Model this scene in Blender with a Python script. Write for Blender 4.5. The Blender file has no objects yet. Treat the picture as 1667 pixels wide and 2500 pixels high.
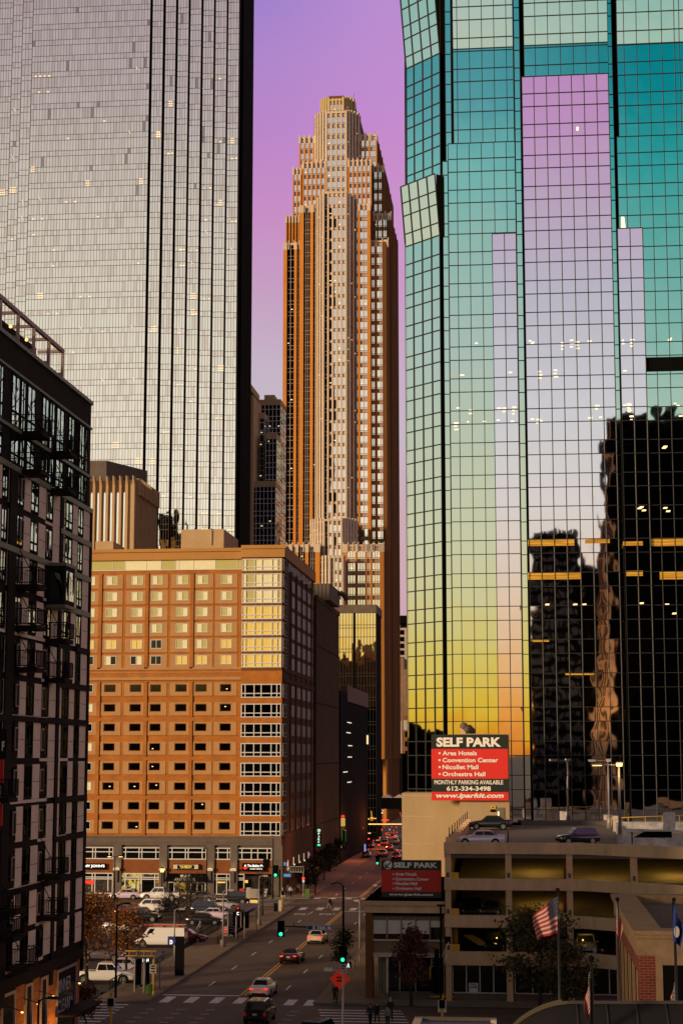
import bpy, math, random
from math import sin, cos, tan, atan, atan2, sqrt, radians as R, pi
from mathutils import Vector, Matrix
random.seed(7)
sc = bpy.context.scene
# ---------------------------------------------------------------- camera
F, CX, CY, H = 4200.0, 833.5, 1250.0, 20.5
HY, VX = 1850.0, 1290.0
PITCH = atan((HY-CY)/F)
YAW = atan(-(VX-CX)*cos(PITCH)/F)
cam = bpy.data.cameras.new('camera'); camo = bpy.data.objects.new('camera', cam); sc.collection.objects.link(camo)
cam.sensor_fit = 'HORIZONTAL'; cam.sensor_width = 24.0; cam.lens = F/1667.0*24.0
cam.clip_start = 0.5; cam.clip_end = 20000
camo.location = (0, 0, H); camo.rotation_euler = (pi/2+PITCH, 0, -YAW)
sc.camera = camo
sc.view_settings.view_transform = 'Standard'; sc.view_settings.look = 'None'
sc.view_settings.exposure = 0.0; sc.view_settings.gamma = 1.0
try:
    sc.cycles.max_bounces = 6; sc.cycles.glossy_bounces = 4; sc.cycles.transmission_bounces = 4
    sc.cycles.sample_clamp_indirect = 4.0
except Exception: pass
FW = Vector((sin(YAW)*cos(PITCH), cos(YAW)*cos(PITCH), sin(PITCH)))
RT = Vector((cos(YAW), -sin(YAW), 0)); UP = RT.cross(FW)
def ray(x, y): return FW+RT*((x-CX)/F)-UP*((y-CY)/F)
def G(x, y, z=0.0):            # where a sight line meets level z
    r = ray(x, y); t = (z-H)/r.z; return (r.x*t, r.y*t)
def A(x, y, Y):                # ... meets a wall plane at depth Y -> (X, Z)
    r = ray(x, y); t = Y/r.y; return (r.x*t, H+r.z*t)
def AX(x, y, X):               # ... meets a wall plane at X -> (Y, Z)
    r = ray(x, y); t = X/r.x; return (r.y*t, H+r.z*t)
# ---------------------------------------------------------------- sky
def lin(h):
    h = h.lstrip('#'); v = [int(h[i:i+2], 16)/255 for i in (0, 2, 4)]
    return tuple([(c/12.92 if c <= .04045 else ((c+.055)/1.055)**2.4) for c in v]+[1.0])
w = bpy.data.worlds.new('World'); sc.world = w; w.use_nodes = True
nt = w.node_tree; N = nt.nodes; L = nt.links; N.clear()
def wn(t, **k):
    n = N.new(t)
    for a, b in k.items(): setattr(n, a, b)
    return n
def mth(op, a, b=None, c=None):
    n = wn('ShaderNodeMath', operation=op)
    for i, v in enumerate((a, b, c)):
        if v is None: continue
        if isinstance(v, (int, float)): n.inputs[i].default_value = v
        else: L.new(v, n.inputs[i])
    return n.outputs[0]
def sstep(v, a, b, flip=False):
    n = wn('ShaderNodeMapRange', interpolation_type='SMOOTHSTEP')
    L.new(v, n.inputs[0]); n.inputs[1].default_value = a; n.inputs[2].default_value = b
    n.inputs[3].default_value = 1.0 if flip else 0.0; n.inputs[4].default_value = 0.0 if flip else 1.0
    return n.outputs[0]
tc = wn('ShaderNodeTexCoord'); sp = wn('ShaderNodeSeparateXYZ'); L.new(tc.outputs['Generated'], sp.inputs[0])
X_, Y_, Z_ = sp.outputs
def Zy(y):   # sin(elevation) of the sight line through picture row y (centre column)
    return ray(CX, y).normalized().z
def ramp(stops, gain=1.0):
    n = wn('ShaderNodeValToRGB'); cr = n.color_ramp; cr.interpolation = 'B_SPLINE' if False else 'EASE'
    cr.interpolation = 'LINEAR'
    st = sorted([(max(0.0, Zy(y) if y < 3000 else 0.0), c) for y, c in stops])
    while len(cr.elements) < len(st): cr.elements.new(0.5)
    for e, (p, c) in zip(cr.elements, st):
        e.position = min(1, p); cc = lin(c); e.color = (cc[0]*gain, cc[1]*gain, cc[2]*gain, 1)
    L.new(Z_, n.inputs[0]); return n.outputs[0]
top = [(-1500, '7a6a5c'), (-2600, '4c4038'), (-6000, '2e2620')]
fr1 = ramp([(-900, '7f70c0'), (0, '9f80cc'), (140, 'ae86cb'), (330, 'bb86c8'), (520, 'c78dc5'), (700, 'c69ec2'), (900, 'c4b4c5'), (1060, 'c3bcc6'), (1250, 'c8b0bc'), (1420, 'caa9b6'), (1700, 'cc9fa6'), (1850, 'b98878')]+top)
fr2 = ramp([(-900, '9578c4'), (0, 'ba8cd0'), (140, 'be8ccf'), (330, 'c58bcd'), (520, 'cb92c8'), (700, 'c99ac4'), (900, 'c8acc6'), (1060, 'c8b6c6'), (1250, 'ceaab2'), (1420, 'cfa8b4'), (1700, 'cc9fa6'), (1850, 'b98878')]+top)
LR = ramp([(0, 'b6aab0'), (250, 'c2b8b8'), (500, 'd8d0c6'), (850, 'ece4d2'), (1250, 'fff4de'), (1450, 'f2e4b0'), (1600, 'efd488'), (1740, 'eec05c'), (1800, 'e79e3c'), (1850, 'c46a22')]+top)
PR = ramp([(0, 'a587c4'), (190, 'c593c4'), (330, 'c79ac6'), (520, 'c3b0c6'), (740, 'c4c2cc'), (1000, 'd8d8d8'), (1250, 'e4dcd2'), (1480, 'eccfae'), (1640, 'efba78'), (1760, 'ee9e40'), (1850, 'd87c28')]+top)
TL = ramp([(60, '4a9aa6'), (250, '5aa4ae'), (420, '7cbfbc'), (600, '9cc4bc'), (850, 'b8ccc4'), (1050, 'c8d2bc'), (1300, 'dad8b6'), (1450, 'e0d6a0'), (1600, 'e6ce6c'), (1740, 'eabf3c'), (1800, 'e8a024'), (1850, 'd87c28')]+top)
TR = ramp([(60, '00808c'), (250, '058e98'), (420, '30a4a4'), (600, '62b2ac'), (850, '90c2b8'), (1050, 'bcd2c0'), (1300, 'dad8b6'), (1450, 'e0d6a0'), (1600, 'e6ce6c'), (1740, 'eabf3c'), (1800, 'e8a024'), (1850, 'd87c28')]+top)
ang = mth('MULTIPLY', mth('ARCTAN2', X_, mth('MULTIPLY', Y_, -1.0)), 180/pi)   # 0 = behind the camera, + to the right
def mixc(f, a, b):
    n = wn('ShaderNodeMix', data_type='RGBA'); L.new(f, n.inputs['Factor']); L.new(a, n.inputs[6]); L.new(b, n.inputs[7]); return n.outputs[2]
back = mixc(sstep(ang, -4.0, -2.9), LR, TL)
back = mixc(sstep(ang, -2.0, 5.0), back, TR)
back = mixc(sstep(ang, 9.0, 15.0), back, PR)
back = mixc(sstep(ang, -75.0, -52.0, True), back, TL)
front = mixc(sstep(X_, -0.16, -0.06), fr1, fr2)
dull = wn('ShaderNodeRGB'); dull.outputs[0].default_value = (.05, .033, .024, 1)
dullr = wn('ShaderNodeRGB'); dullr.outputs[0].default_value = (.34, .25, .22, 1)
duld = mixc(sstep(X_, -.1, .1), dull.outputs[0], dullr.outputs[0])
front = mixc(sstep(mth('ABSOLUTE', mth('ADD', X_, .06)), .22, .5), front, duld)
allc = mixc(sstep(Y_, 0.1, 0.45), back, front)
bg = wn('ShaderNodeBackground'); L.new(allc, bg.inputs[0]); bg.inputs[1].default_value = 1.0
SUN_EL, SUN_AZ = 8.5, -47.0    # the afterglow: low, behind the camera and to its left
sky = wn('ShaderNodeTexSky', sky_type='NISHITA'); sky.sun_disc = False
sky.sun_elevation = R(SUN_EL); sky.sun_rotation = R(180-SUN_AZ)
bg2 = wn('ShaderNodeBackground'); L.new(sky.outputs[0], bg2.inputs[0]); bg2.inputs[1].default_value = 0.0008
ad = wn('ShaderNodeAddShader'); L.new(bg.outputs[0], ad.inputs[0]); L.new(bg2.outputs[0], ad.inputs[1])
out = wn('ShaderNodeOutputWorld'); L.new(ad.outputs[0], out.inputs[0])
# ---------------------------------------------------------------- sun
sun = bpy.data.lights.new('sun', 'SUN'); sun.energy = 4.0; sun.angle = R(10); sun.color = (1.0, 0.72, 0.42)
suno = bpy.data.objects.new('sun', sun); sc.collection.objects.link(suno)
sd = Vector((sin(R(SUN_AZ))*cos(R(SUN_EL)), -cos(R(SUN_AZ))*cos(R(SUN_EL)), sin(R(SUN_EL))))
suno.rotation_euler = sd.to_track_quat('Z', 'Y').to_euler()
# ---------------------------------------------------------------- materials
MT = {}
def mat(name, col, rough=0.7, metal=0.0, noise=0.0, scale=1.0, bump=0.0, bscale=None, emit=0.0, ecol=None, spec=None, coat=0.0, stretch=None, distort=0.0, ior=None):
    if name in MT: return MT[name]
    m = bpy.data.materials.new(name); m.use_nodes = True
    t = m.node_tree; b = t.nodes['Principled BSDF']
    c = lin(col) if isinstance(col, str) else tuple(col)+((1.0,) if len(col) == 3 else ())
    b.inputs['Base Color'].default_value = c
    b.inputs['Roughness'].default_value = rough; b.inputs['Metallic'].default_value = metal
    if spec is not None: b.inputs['Specular IOR Level'].default_value = spec
    if ior: b.inputs['IOR'].default_value = ior
    if coat: b.inputs['Coat Weight'].default_value = coat; b.inputs['Coat Roughness'].default_value = 0.05
    if emit:
        b.inputs['Emission Color'].default_value = lin(ecol) if ecol else c
        b.inputs['Emission Strength'].default_value = emit
    co = None
    if noise or bump:
        g = t.nodes.new('ShaderNodeNewGeometry'); co = g.outputs['Position']
        if stretch:
            mp = t.nodes.new('ShaderNodeMapping'); mp.inputs['Scale'].default_value = stretch
            t.links.new(co, mp.inputs[0]); co = mp.outputs[0]
    if noise:
        n = t.nodes.new('ShaderNodeTexNoise'); n.inputs['Scale'].default_value = scale; n.inputs['Detail'].default_value = 8
        n.inputs['Roughness'].default_value = 0.65
        t.links.new(co, n.inputs['Vector'])
        mr = t.nodes.new('ShaderNodeMapRange'); mr.inputs[1].default_value = 0.28; mr.inputs[2].default_value = 0.72
        mr.inputs[3].default_value = 1-noise; mr.inputs[4].default_value = 1+noise
        t.links.new(n.outputs['Fac'], mr.inputs[0])
        mx = t.nodes.new('ShaderNodeVectorMath'); mx.operation = 'SCALE'; mx.inputs[0].default_value = c[:3]
        t.links.new(mr.outputs[0], mx.inputs['Scale']); t.links.new(mx.outputs[0], b.inputs['Base Color'])
    if bump:
        n = t.nodes.new('ShaderNodeTexNoise'); n.inputs['Scale'].default_value = bscale or scale; n.inputs['Detail'].default_value = 1.5
        t.links.new(co, n.inputs['Vector'])
        bp = t.nodes.new('ShaderNodeBump'); bp.inputs['Strength'].default_value = 1.0; bp.inputs['Distance'].default_value = bump
        t.links.new(n.outputs['Fac'], bp.inputs['Height']); t.links.new(bp.outputs[0], b.inputs['Normal'])
    MT[name] = m; return m
def brickmat(name, c1, c2, mortar, bw=0.42, bh=0.14, axis='XZ', var=0.25):
    m = bpy.data.materials.new(name); m.use_nodes = True; t = m.node_tree; b = t.nodes['Principled BSDF']
    g = t.nodes.new('ShaderNodeNewGeometry'); s = t.nodes.new('ShaderNodeSeparateXYZ'); t.links.new(g.outputs['Position'], s.inputs[0])
    ad_ = t.nodes.new('ShaderNodeMath'); t.links.new(s.outputs[0], ad_.inputs[0]); t.links.new(s.outputs[1], ad_.inputs[1])
    c = t.nodes.new('ShaderNodeCombineXYZ'); t.links.new(ad_.outputs[0], c.inputs[0]); t.links.new(s.outputs[2], c.inputs[1])
    br = t.nodes.new('ShaderNodeTexBrick'); t.links.new(c.outputs[0], br.inputs['Vector'])
    br.inputs['Scale'].default_value = 1.0; br.inputs['Brick Width'].default_value = bw; br.inputs['Row Height'].default_value = bh
    br.inputs['Mortar Size'].default_value = 0.012; br.inputs['Color1'].default_value = lin(c1); br.inputs['Color2'].default_value = lin(c2); br.inputs['Mortar'].default_value = lin(mortar)
    n = t.nodes.new('ShaderNodeTexNoise'); n.inputs['Scale'].default_value = 0.5; n.inputs['Detail'].default_value = 8; t.links.new(g.outputs['Position'], n.inputs['Vector'])
    mr = t.nodes.new('ShaderNodeMapRange'); mr.inputs[1].default_value = .3; mr.inputs[2].default_value = .7; mr.inputs[3].default_value = 1-var; mr.inputs[4].default_value = 1+var
    t.links.new(n.outputs['Fac'], mr.inputs[0])
    mx = t.nodes.new('ShaderNodeVectorMath'); mx.operation = 'SCALE'; t.links.new(br.outputs['Color'], mx.inputs[0]); t.links.new(mr.outputs[0], mx.inputs['Scale'])
    t.links.new(mx.outputs[0], b.inputs['Base Color']); b.inputs['Roughness'].default_value = .85
    MT[name] = m; return m
def mirror(name, col, rot=0.0, wob=0.0, wscale=0.5, rough=0.02, stretch=(1, 1, 0.45)):
    """coated reflective glass; rot turns the pane normals about Z (degrees), wob = roller-wave distortion"""
    m = bpy.data.materials.new(name); m.use_nodes = True; t = m.node_tree
    for n in list(t.nodes):
        if n.type != 'OUTPUT_MATERIAL': t.nodes.remove(n)
    o = [n for n in t.nodes][0]
    gl = t.nodes.new('ShaderNodeBsdfGlossy'); gl.inputs['Color'].default_value = lin(col); gl.inputs['Roughness'].default_value = rough
    nrm = None
    g = t.nodes.new('ShaderNodeNewGeometry')
    if rot:
        vr = t.nodes.new('ShaderNodeVectorRotate'); vr.rotation_type = 'Z_AXIS'; vr.inputs['Angle'].default_value = R(rot)
        t.links.new(g.outputs['Normal'], vr.inputs['Vector']); nrm = vr.outputs[0]
    if wob:
        mp = t.nodes.new('ShaderNodeMapping'); mp.inputs['Scale'].default_value = stretch; t.links.new(g.outputs['Position'], mp.inputs[0])
        n = t.nodes.new('ShaderNodeTexNoise'); n.inputs['Scale'].default_value = wscale; n.inputs['Detail'].default_value = 1.0
        t.links.new(mp.outputs[0], n.inputs['Vector'])
        bp = t.nodes.new('ShaderNodeBump'); bp.inputs['Distance'].default_value = wob; t.links.new(n.outputs['Fac'], bp.inputs['Height'])
        if nrm: t.links.new(nrm, bp.inputs['Normal'])
        nrm = bp.outputs[0]
    if nrm: t.links.new(nrm, gl.inputs['Normal'])
    t.links.new(gl.outputs[0], o.inputs['Surface'])
    MT[name] = m; return m
# ---------------------------------------------------------------- mesh helpers
class MB:
    def __init__(s, *mats): s.v = []; s.f = []; s.m = []; s.mats = list(mats); s.sm = []
    def mi(s, m):
        if isinstance(m, int): return m
        if m not in s.mats: s.mats.append(m)
        return s.mats.index(m)
    def poly(s, pts, m=0, smooth=False):
        i = len(s.v); s.v += [tuple(p) for p in pts]; s.f.append(tuple(range(i, i+len(pts)))); s.m.append(s.mi(m)); s.sm.append(smooth)
    def box(s, x0, x1, y0, y1, z0, z1, m=0):
        if x0 > x1: x0, x1 = x1, x0
        if y0 > y1: y0, y1 = y1, y0
        if z0 > z1: z0, z1 = z1, z0
        i = len(s.v); m = s.mi(m)
        s.v += [(x0, y0, z0), (x1, y0, z0), (x1, y1, z0), (x0, y1, z0), (x0, y0, z1), (x1, y0, z1), (x1, y1, z1), (x0, y1, z1)]
        for q in ((3, 2, 1, 0), (4, 5, 6, 7), (0, 1, 5, 4), (1, 2, 6, 5), (2, 3, 7, 6), (3, 0, 4, 7)):
            s.f.append(tuple(i+k for k in q)); s.m.append(m); s.sm.append(False)
        return s
    def obox(s, O, U, Nn, V, u0, u1, n0, n1, v0, v1, m=0):   # box in a local frame
        O = Vector(O); U = Vector(U); Nn = Vector(Nn); V = Vector(V); i = len(s.v); m = s.mi(m)
        for (a, b, c) in ((u0, n0, v0), (u1, n0, v0), (u1, n1, v0), (u0, n1, v0), (u0, n0, v1), (u1, n0, v1), (u1, n1, v1), (u0, n1, v1)):
            s.v.append(tuple(O+U*a+Nn*b+V*c))
        for q in ((3, 2, 1, 0), (4, 5, 6, 7), (0, 1, 5, 4), (1, 2, 6, 5), (2, 3, 7, 6), (3, 0, 4, 7)):
            s.f.append(tuple(i+k for k in q)); s.m.append(m); s.sm.append(False)
        return s
    def prism(s, pts, z0, z1, m=0, top=None):     # pts: list of (x,y)
        n = len(pts); i = len(s.v); m_ = s.mi(m); tp = top or pts
        s.v += [(x, y, z0) for x, y in pts]+[(x, y, z1) for x, y in tp]
        for k in range(n):
            j = (k+1) % n; s.f.append((i+k, i+j, i+n+j, i+n+k)); s.m.append(m_); s.sm.append(False)
        s.f.append(tuple(i+n+k for k in range(n))); s.m.append(m_); s.sm.append(False)
        s.f.append(tuple(i+k for k in reversed(range(n)))); s.m.append(m_); s.sm.append(False)
        return s
    def extr(s, prof, y0, y1, m=0, axis='Y', smooth=False):      # prof (a,z) polygon extruded along an axis
        n = len(prof); i = len(s.v); m_ = s.mi(m)
        for yy in (y0, y1):
            for a, z in prof: s.v.append((a, yy, z) if axis == 'Y' else (yy, a, z))
        for k in range(n):
            j = (k+1) % n; s.f.append((i+k, i+j, i+n+j, i+n+k)); s.m.append(m_); s.sm.append(smooth)
        s.f.append(tuple(i+k for k in range(n))); s.m.append(m_); s.sm.append(False)
        s.f.append(tuple(i+n+k for k in range(n))); s.m.append(m_); s.sm.append(False)
        return s
    def tube(s, p, q, r, r2=None, n=8, m=0, cap=True):
        p = Vector(p); q = Vector(q); r2 = r if r2 is None else r2; d = (q-p)
        if d.length < 1e-6: return s
        d.normalize(); a = d.cross(Vector((0, 0, 1)) if abs(d.z) < .9 else Vector((1, 0, 0))).normalized(); b = d.cross(a)
        i = len(s.v); m_ = s.mi(m)
        for c, rr in ((p, r), (q, r2)):
            for k in range(n):
                t = 2*pi*k/n; s.v.append(tuple(c+a*(cos(t)*rr)+b*(sin(t)*rr)))
        for k in range(n):
            j = (k+1) % n; s.f.append((i+k, i+j, i+n+j, i+n+k)); s.m.append(m_); s.sm.append(True)
        if cap:
            s.f.append(tuple(i+k for k in reversed(range(n)))); s.m.append(m_); s.sm.append(False)
            s.f.append(tuple(i+n+k for k in range(n))); s.m.append(m_); s.sm.append(False)
        return s
    def path(s, pts, r, n=8, m=0, r2=None):
        for k in range(len(pts)-1):
            ra = r if r2 is None else r+(r2-r)*k/(len(pts)-1); rb = r if r2 is None else r+(r2-r)*(k+1)/(len(pts)-1)
            s.tube(pts[k], pts[k+1], ra, rb, n, m)
        return s
    def ball(s, c, r, m=0, n=10, sz=1.0):
        i = len(s.v); m_ = s.mi(m); rows = n//2
        for a in range(rows+1):
            th = pi*a/rows
            for k in range(n):
                ph = 2*pi*k/n; s.v.append((c[0]+r*sin(th)*cos(ph), c[1]+r*sin(th)*sin(ph), c[2]+r*sz*cos(th)))
        for a in range(rows):
            for k in range(n):
                j = (k+1) % n; s.f.append((i+a*n+k, i+(a+1)*n+k, i+(a+1)*n+j, i+a*n+j)); s.m.append(m_); s.sm.append(True)
        return s
    def xform(s, M):
        s.v = [tuple(M @ Vector(p)) for p in s.v]; return s
    def build(s, name, parent=None, local=False, bevel=0.0):
        me = bpy.data.meshes.new(name); me.from_pydata(s.v, [], s.f)
        for m in s.mats: me.materials.append(m)
        me.polygons.foreach_set('material_index', s.m); me.polygons.foreach_set('use_smooth', s.sm)
        me.update(); o = bpy.data.objects.new(name, me); sc.collection.objects.link(o)
        if parent is not None:
            o.parent = parent
            if not local:
                root = parent; off = Vector(parent.location)
                while root.parent: root = root.parent; off += Vector(root.location)
                o.location = -off
        if bevel:
            b = o.modifiers.new('bevel', 'BEVEL'); b.width = bevel; b.segments = 2; b.limit_method = 'ANGLE'; b.angle_limit = R(40)
        return o
def tag(o, label=None, cat=None, group=None, kind=None):
    if label: o['label'] = label
    if cat: o['category'] = cat
    if group: o['group'] = group
    if kind: o['kind'] = kind
    return o
def thing(name, label, cat, loc=(0, 0, 0), rz=0.0, group=None):
    o = bpy.data.objects.new(name, None); sc.collection.objects.link(o); o.location = loc; o.rotation_euler = (0, 0, rz)
    return tag(o, label, cat, group)
def kids(o): return KID.get(o.name, None) or [c for c in o.children]
KID = {}
def copy_tree(o, parent=None):
    c = o.copy(); sc.collection.objects.link(c)
    if parent is not None: c.parent = parent; c.matrix_parent_inverse = o.matrix_parent_inverse
    for ch in list(o.children): copy_tree(ch, c)
    return c
def dup(o, loc, rz=None, label=None, group=None, scale=None):
    c = copy_tree(o); c.location = loc
    if rz is not None: c.rotation_euler = (0, 0, rz)
    if label: c['label'] = label
    if group: c['group'] = group
    if scale: c.scale = scale
    return c
def struct(mb, name):
    o = mb.build(name); o['kind'] = 'structure'; return o
def text_mesh(body, size, offset=0.0, align='CENTER', shear=0.0, extr=0.01, spacing=1.0):
    cu = bpy.data.curves.new('lettering', 'FONT'); cu.body = body; cu.size = size; cu.offset = offset; cu.align_x = align
    cu.align_y = 'CENTER'; cu.extrude = extr; cu.shear = shear; cu.space_character = spacing; cu.resolution_u = 3
    o = bpy.data.objects.new('lettering', cu); sc.collection.objects.link(o)
    dg = bpy.context.evaluated_depsgraph_get(); dg.update()
    me = bpy.data.meshes.new_from_object(o.evaluated_get(dg)); bpy.data.objects.remove(o); bpy.data.curves.remove(cu)
    return me
def text(body, size, pos, m, parent=None, face='-Y', offset=0.0, align='CENTER', width=None, height=None, shear=0.0, name='lettering', spacing=1.0, local=False, rot=None):
    """lettering standing in the plane that faces -Y (or +X); width stretches the line to that many metres"""
    me = text_mesh(body, size, offset, align, shear, spacing=spacing)
    xs = [v.co.x for v in me.vertices]; ys = [v.co.y for v in me.vertices]
    sx = (width/(max(xs)-min(xs))) if width and xs else 1.0
    sy = (height/(max(ys)-min(ys))) if height and ys else 1.0
    xc = (min(xs)+max(xs))/2 if align == 'CENTER' else min(xs); yc = (min(ys)+max(ys))/2
    M = Matrix.Rotation(pi/2, 4, 'X')
    if face == '+X': M = Matrix.Rotation(pi/2, 4, 'Z') @ M
    if face == '+Z': M = Matrix.Identity(4)
    if rot is not None: M = Matrix.Rotation(rot, 4, 'Z') @ M
    me.transform(M @ Matrix.Diagonal((sx, sy, 1, 1)) @ Matrix.Translation((-xc, -yc if height else 0, 0)))
    me.materials.clear(); me.materials.append(m); me.update()
    o = bpy.data.objects.new(name, me); sc.collection.objects.link(o); o.location = pos
    if parent is not None:
        o.parent = parent
        if not local:
            off = Vector(parent.location); r = parent
            while r.parent: r = r.parent; off += Vector(r.location)
            o.location = Vector(pos)-off
    return o
def panes(mb, O, U, Nn, us, vs, gm, V=(0, 0, 1), jit=0.0012, pick=None):
    """one quad per pane, each leaning by a few mm like real glazing"""
    O = Vector(O); U = Vector(U); Nn = Vector(Nn); V = Vector(V)
    for a in range(len(us)-1):
        for b in range(len(vs)-1):
            u0, u1, v0, v1 = us[a], us[a+1], vs[b], vs[b+1]
            ta = random.gauss(0, jit); tb = random.gauss(0, jit)
            P = []
            for (u, v, su, sv) in ((u0, v0, -1, -1), (u1, v0, 1, -1), (u1, v1, 1, 1), (u0, v1, -1, 1)):
                P.append(O+U*u+V*v+Nn*(su*ta*abs(u1-u0)*.5+sv*tb*abs(v1-v0)*.5))
            m = pick(a, b) if pick else gm
            if m is None: continue
            mb.poly(P, m)
def mull(mb, O, U, Nn, us, vs, m, wv=0.12, wh=0.1, d=0.08, V=(0, 0, 1), dv=None, skip_h=None):
    dv = d+0.006 if dv is None else dv
    for v in vs: mb.obox(O, U, Nn, V, min(us), max(us), 0.0, d, v-wh/2, v+wh/2, m)
    for u in us: mb.obox(O, U, Nn, V, u-wv/2, u+wv/2, -0.002, dv, min(vs), max(vs), m)
# ================================================================ materials used by the buildings
M = {}
M['mul'] = mat('dark_mullion', '15120f', .5)
M['mulb'] = mat('brown_mullion', '2a1c16', .5)
M['gap'] = mat('dark_reveal', '0d0c0c', .9, spec=.05)
M['teal'] = mirror('teal_reflective_glass', 'e8ebe8', 0, .010, .42, stretch=(1, 1, .7))
M['tealw'] = mirror('teal_wavy_glass', 'd8e2de', 0, .03, .45)
M['pinkg'] = mirror('silver_reflective_glass', 'f0eef2', 11, .010, .42, stretch=(1, 1, .7))
M['left1'] = mirror('grey_reflective_glass', 'f0eeea', 0, .02, .4)
M['left2'] = mirror('grey_reflective_glass_b', 'e9e5e0', 0, .02, .4)
M['left3'] = mirror('grey_reflective_glass_c', 'e2dad4', 0, .02, .4)
M['left4'] = mirror('grey_reflective_glass_d', 'a9a3a3', 0, .02, .4)
M['wfg'] = mirror('pale_reflective_glass', 'e8e6e2', 0, .012, .25)
M['wfg2'] = mirror('pale_wavy_glass', 'e0d8d4', 0.85, .014, .22)
M['blackg'] = mat('dark_window_glass', '050505', .06, 0, spec=.6)
M['gold'] = mirror('gold_reflective_glass', 'f0dcb0', 0, .03, .5)
M['lav'] = mirror('lavender_side_glass', 'c8bcc6', 0, .02, .4)
M['aptg'] = mirror('apartment_wavy_glass', 'd8e2da', 0, .09, .55, stretch=(1, 1, .5))
M['aptgd'] = mirror('apartment_dark_glass', '2a3030', 0, .2, .5)
M['ilight'] = mat('ceiling_light_glow', 'ffe6a8', .5, emit=1.0, ecol='ffe4a8')
M['ipale'] = mat('pale_ceiling_light', 'fff4d8', .5, emit=.85, ecol='f0e8c8')
M['ipeach'] = mat('peach_room_light', 'f0d8b8', .5, emit=.78, ecol='e8cda4')
M['orange'] = mat('orange_stone', (.58, .22, .03), .8, noise=.10, scale=.12)
M['orange2'] = mat('orange_precast', (.44, .21, .05), .8, noise=.12, scale=.1)
M['beige'] = mat('beige_stone', (.64, .50, .38), .8, noise=.10, scale=.2)
M['mauve'] = mat('mauve_spandrel', (.42, .32, .29), .7, noise=.12, scale=.3)
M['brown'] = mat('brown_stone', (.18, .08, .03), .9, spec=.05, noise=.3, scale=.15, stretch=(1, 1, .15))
M['glowst'] = mat('glow_tinted_crown_stone', (.60, .44, .22), .8)  # the glow on the crown is put into the stone colour
M['white'] = mat('white_frame', (.62, .60, .60), .5)
M['dkstone'] = mat('dark_base_stone', (.115, .085, .07), .8, noise=.25, scale=.8)
M['panelst'] = mat('tan_panel', (.44, .235, .095), .85, noise=.10, scale=.5)
M['tan'] = mat('tan_precast', (.46, .31, .17), .85, noise=.12, scale=.4)
M['curt'] = mat('drawn_curtain', (.80, .76, .50), .8, noise=.06, scale=2)
M['curt2'] = mat('olive_blind', (.50, .46, .17), .8, noise=.06, scale=2)
M['ysky'] = mat('yellow_sky_pane', (.80, .62, .16), .7, noise=.05, scale=2)  # yellow sky reflection painted as a flat pane colour
M['roofg'] = mat('roof_gravel', (.10, .08, .07), .95, noise=.5, scale=6)
brickmat('hotel_brick', 'ae6822', 'a05e1c', 'a66a2c', .5, .16, var=.16); M['hbrick'] = MT['hotel_brick']
brickmat('red_brick', '642216', '521a12', '8a5a48', .45, .15, var=.2); M['rbrick'] = MT['red_brick']
M['dbrick'] = mat('shade_side_brick', (.11, .06, .036), .9, spec=.05, noise=.25, scale=.5)  # hotel brick darkened: shade of the street side is in the colour
def zr(a, b, st):
    r = []; x = a
    while x < b-1e-6: r.append(x); x += st
    r.append(b); return r
def Xs(pxs, y, Y): return [A(p, y, Y)[0] for p in pxs]
NY = (0, -1, 0); UX = (1, 0, 0)
def lights(mb, n, x0, x1, z0, z1, Y, m, w=.5, h=.16, rows=None, slope=0.0):
    for _ in range(n):
        x = random.uniform(x0, x1); z = random.choice(rows)+random.uniform(-.2, .2) if rows else random.uniform(z0, z1)
        for k in range(random.choice((1, 1, 2, 3))):
            ww = w*random.uniform(.5, 1.2); mb.poly([(x, Y, z-k*.42), (x+ww, Y, z-k*.42), (x+ww+slope, Y, z-k*.42+h), (x+slope, Y, z-k*.42+h)], m)
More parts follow.
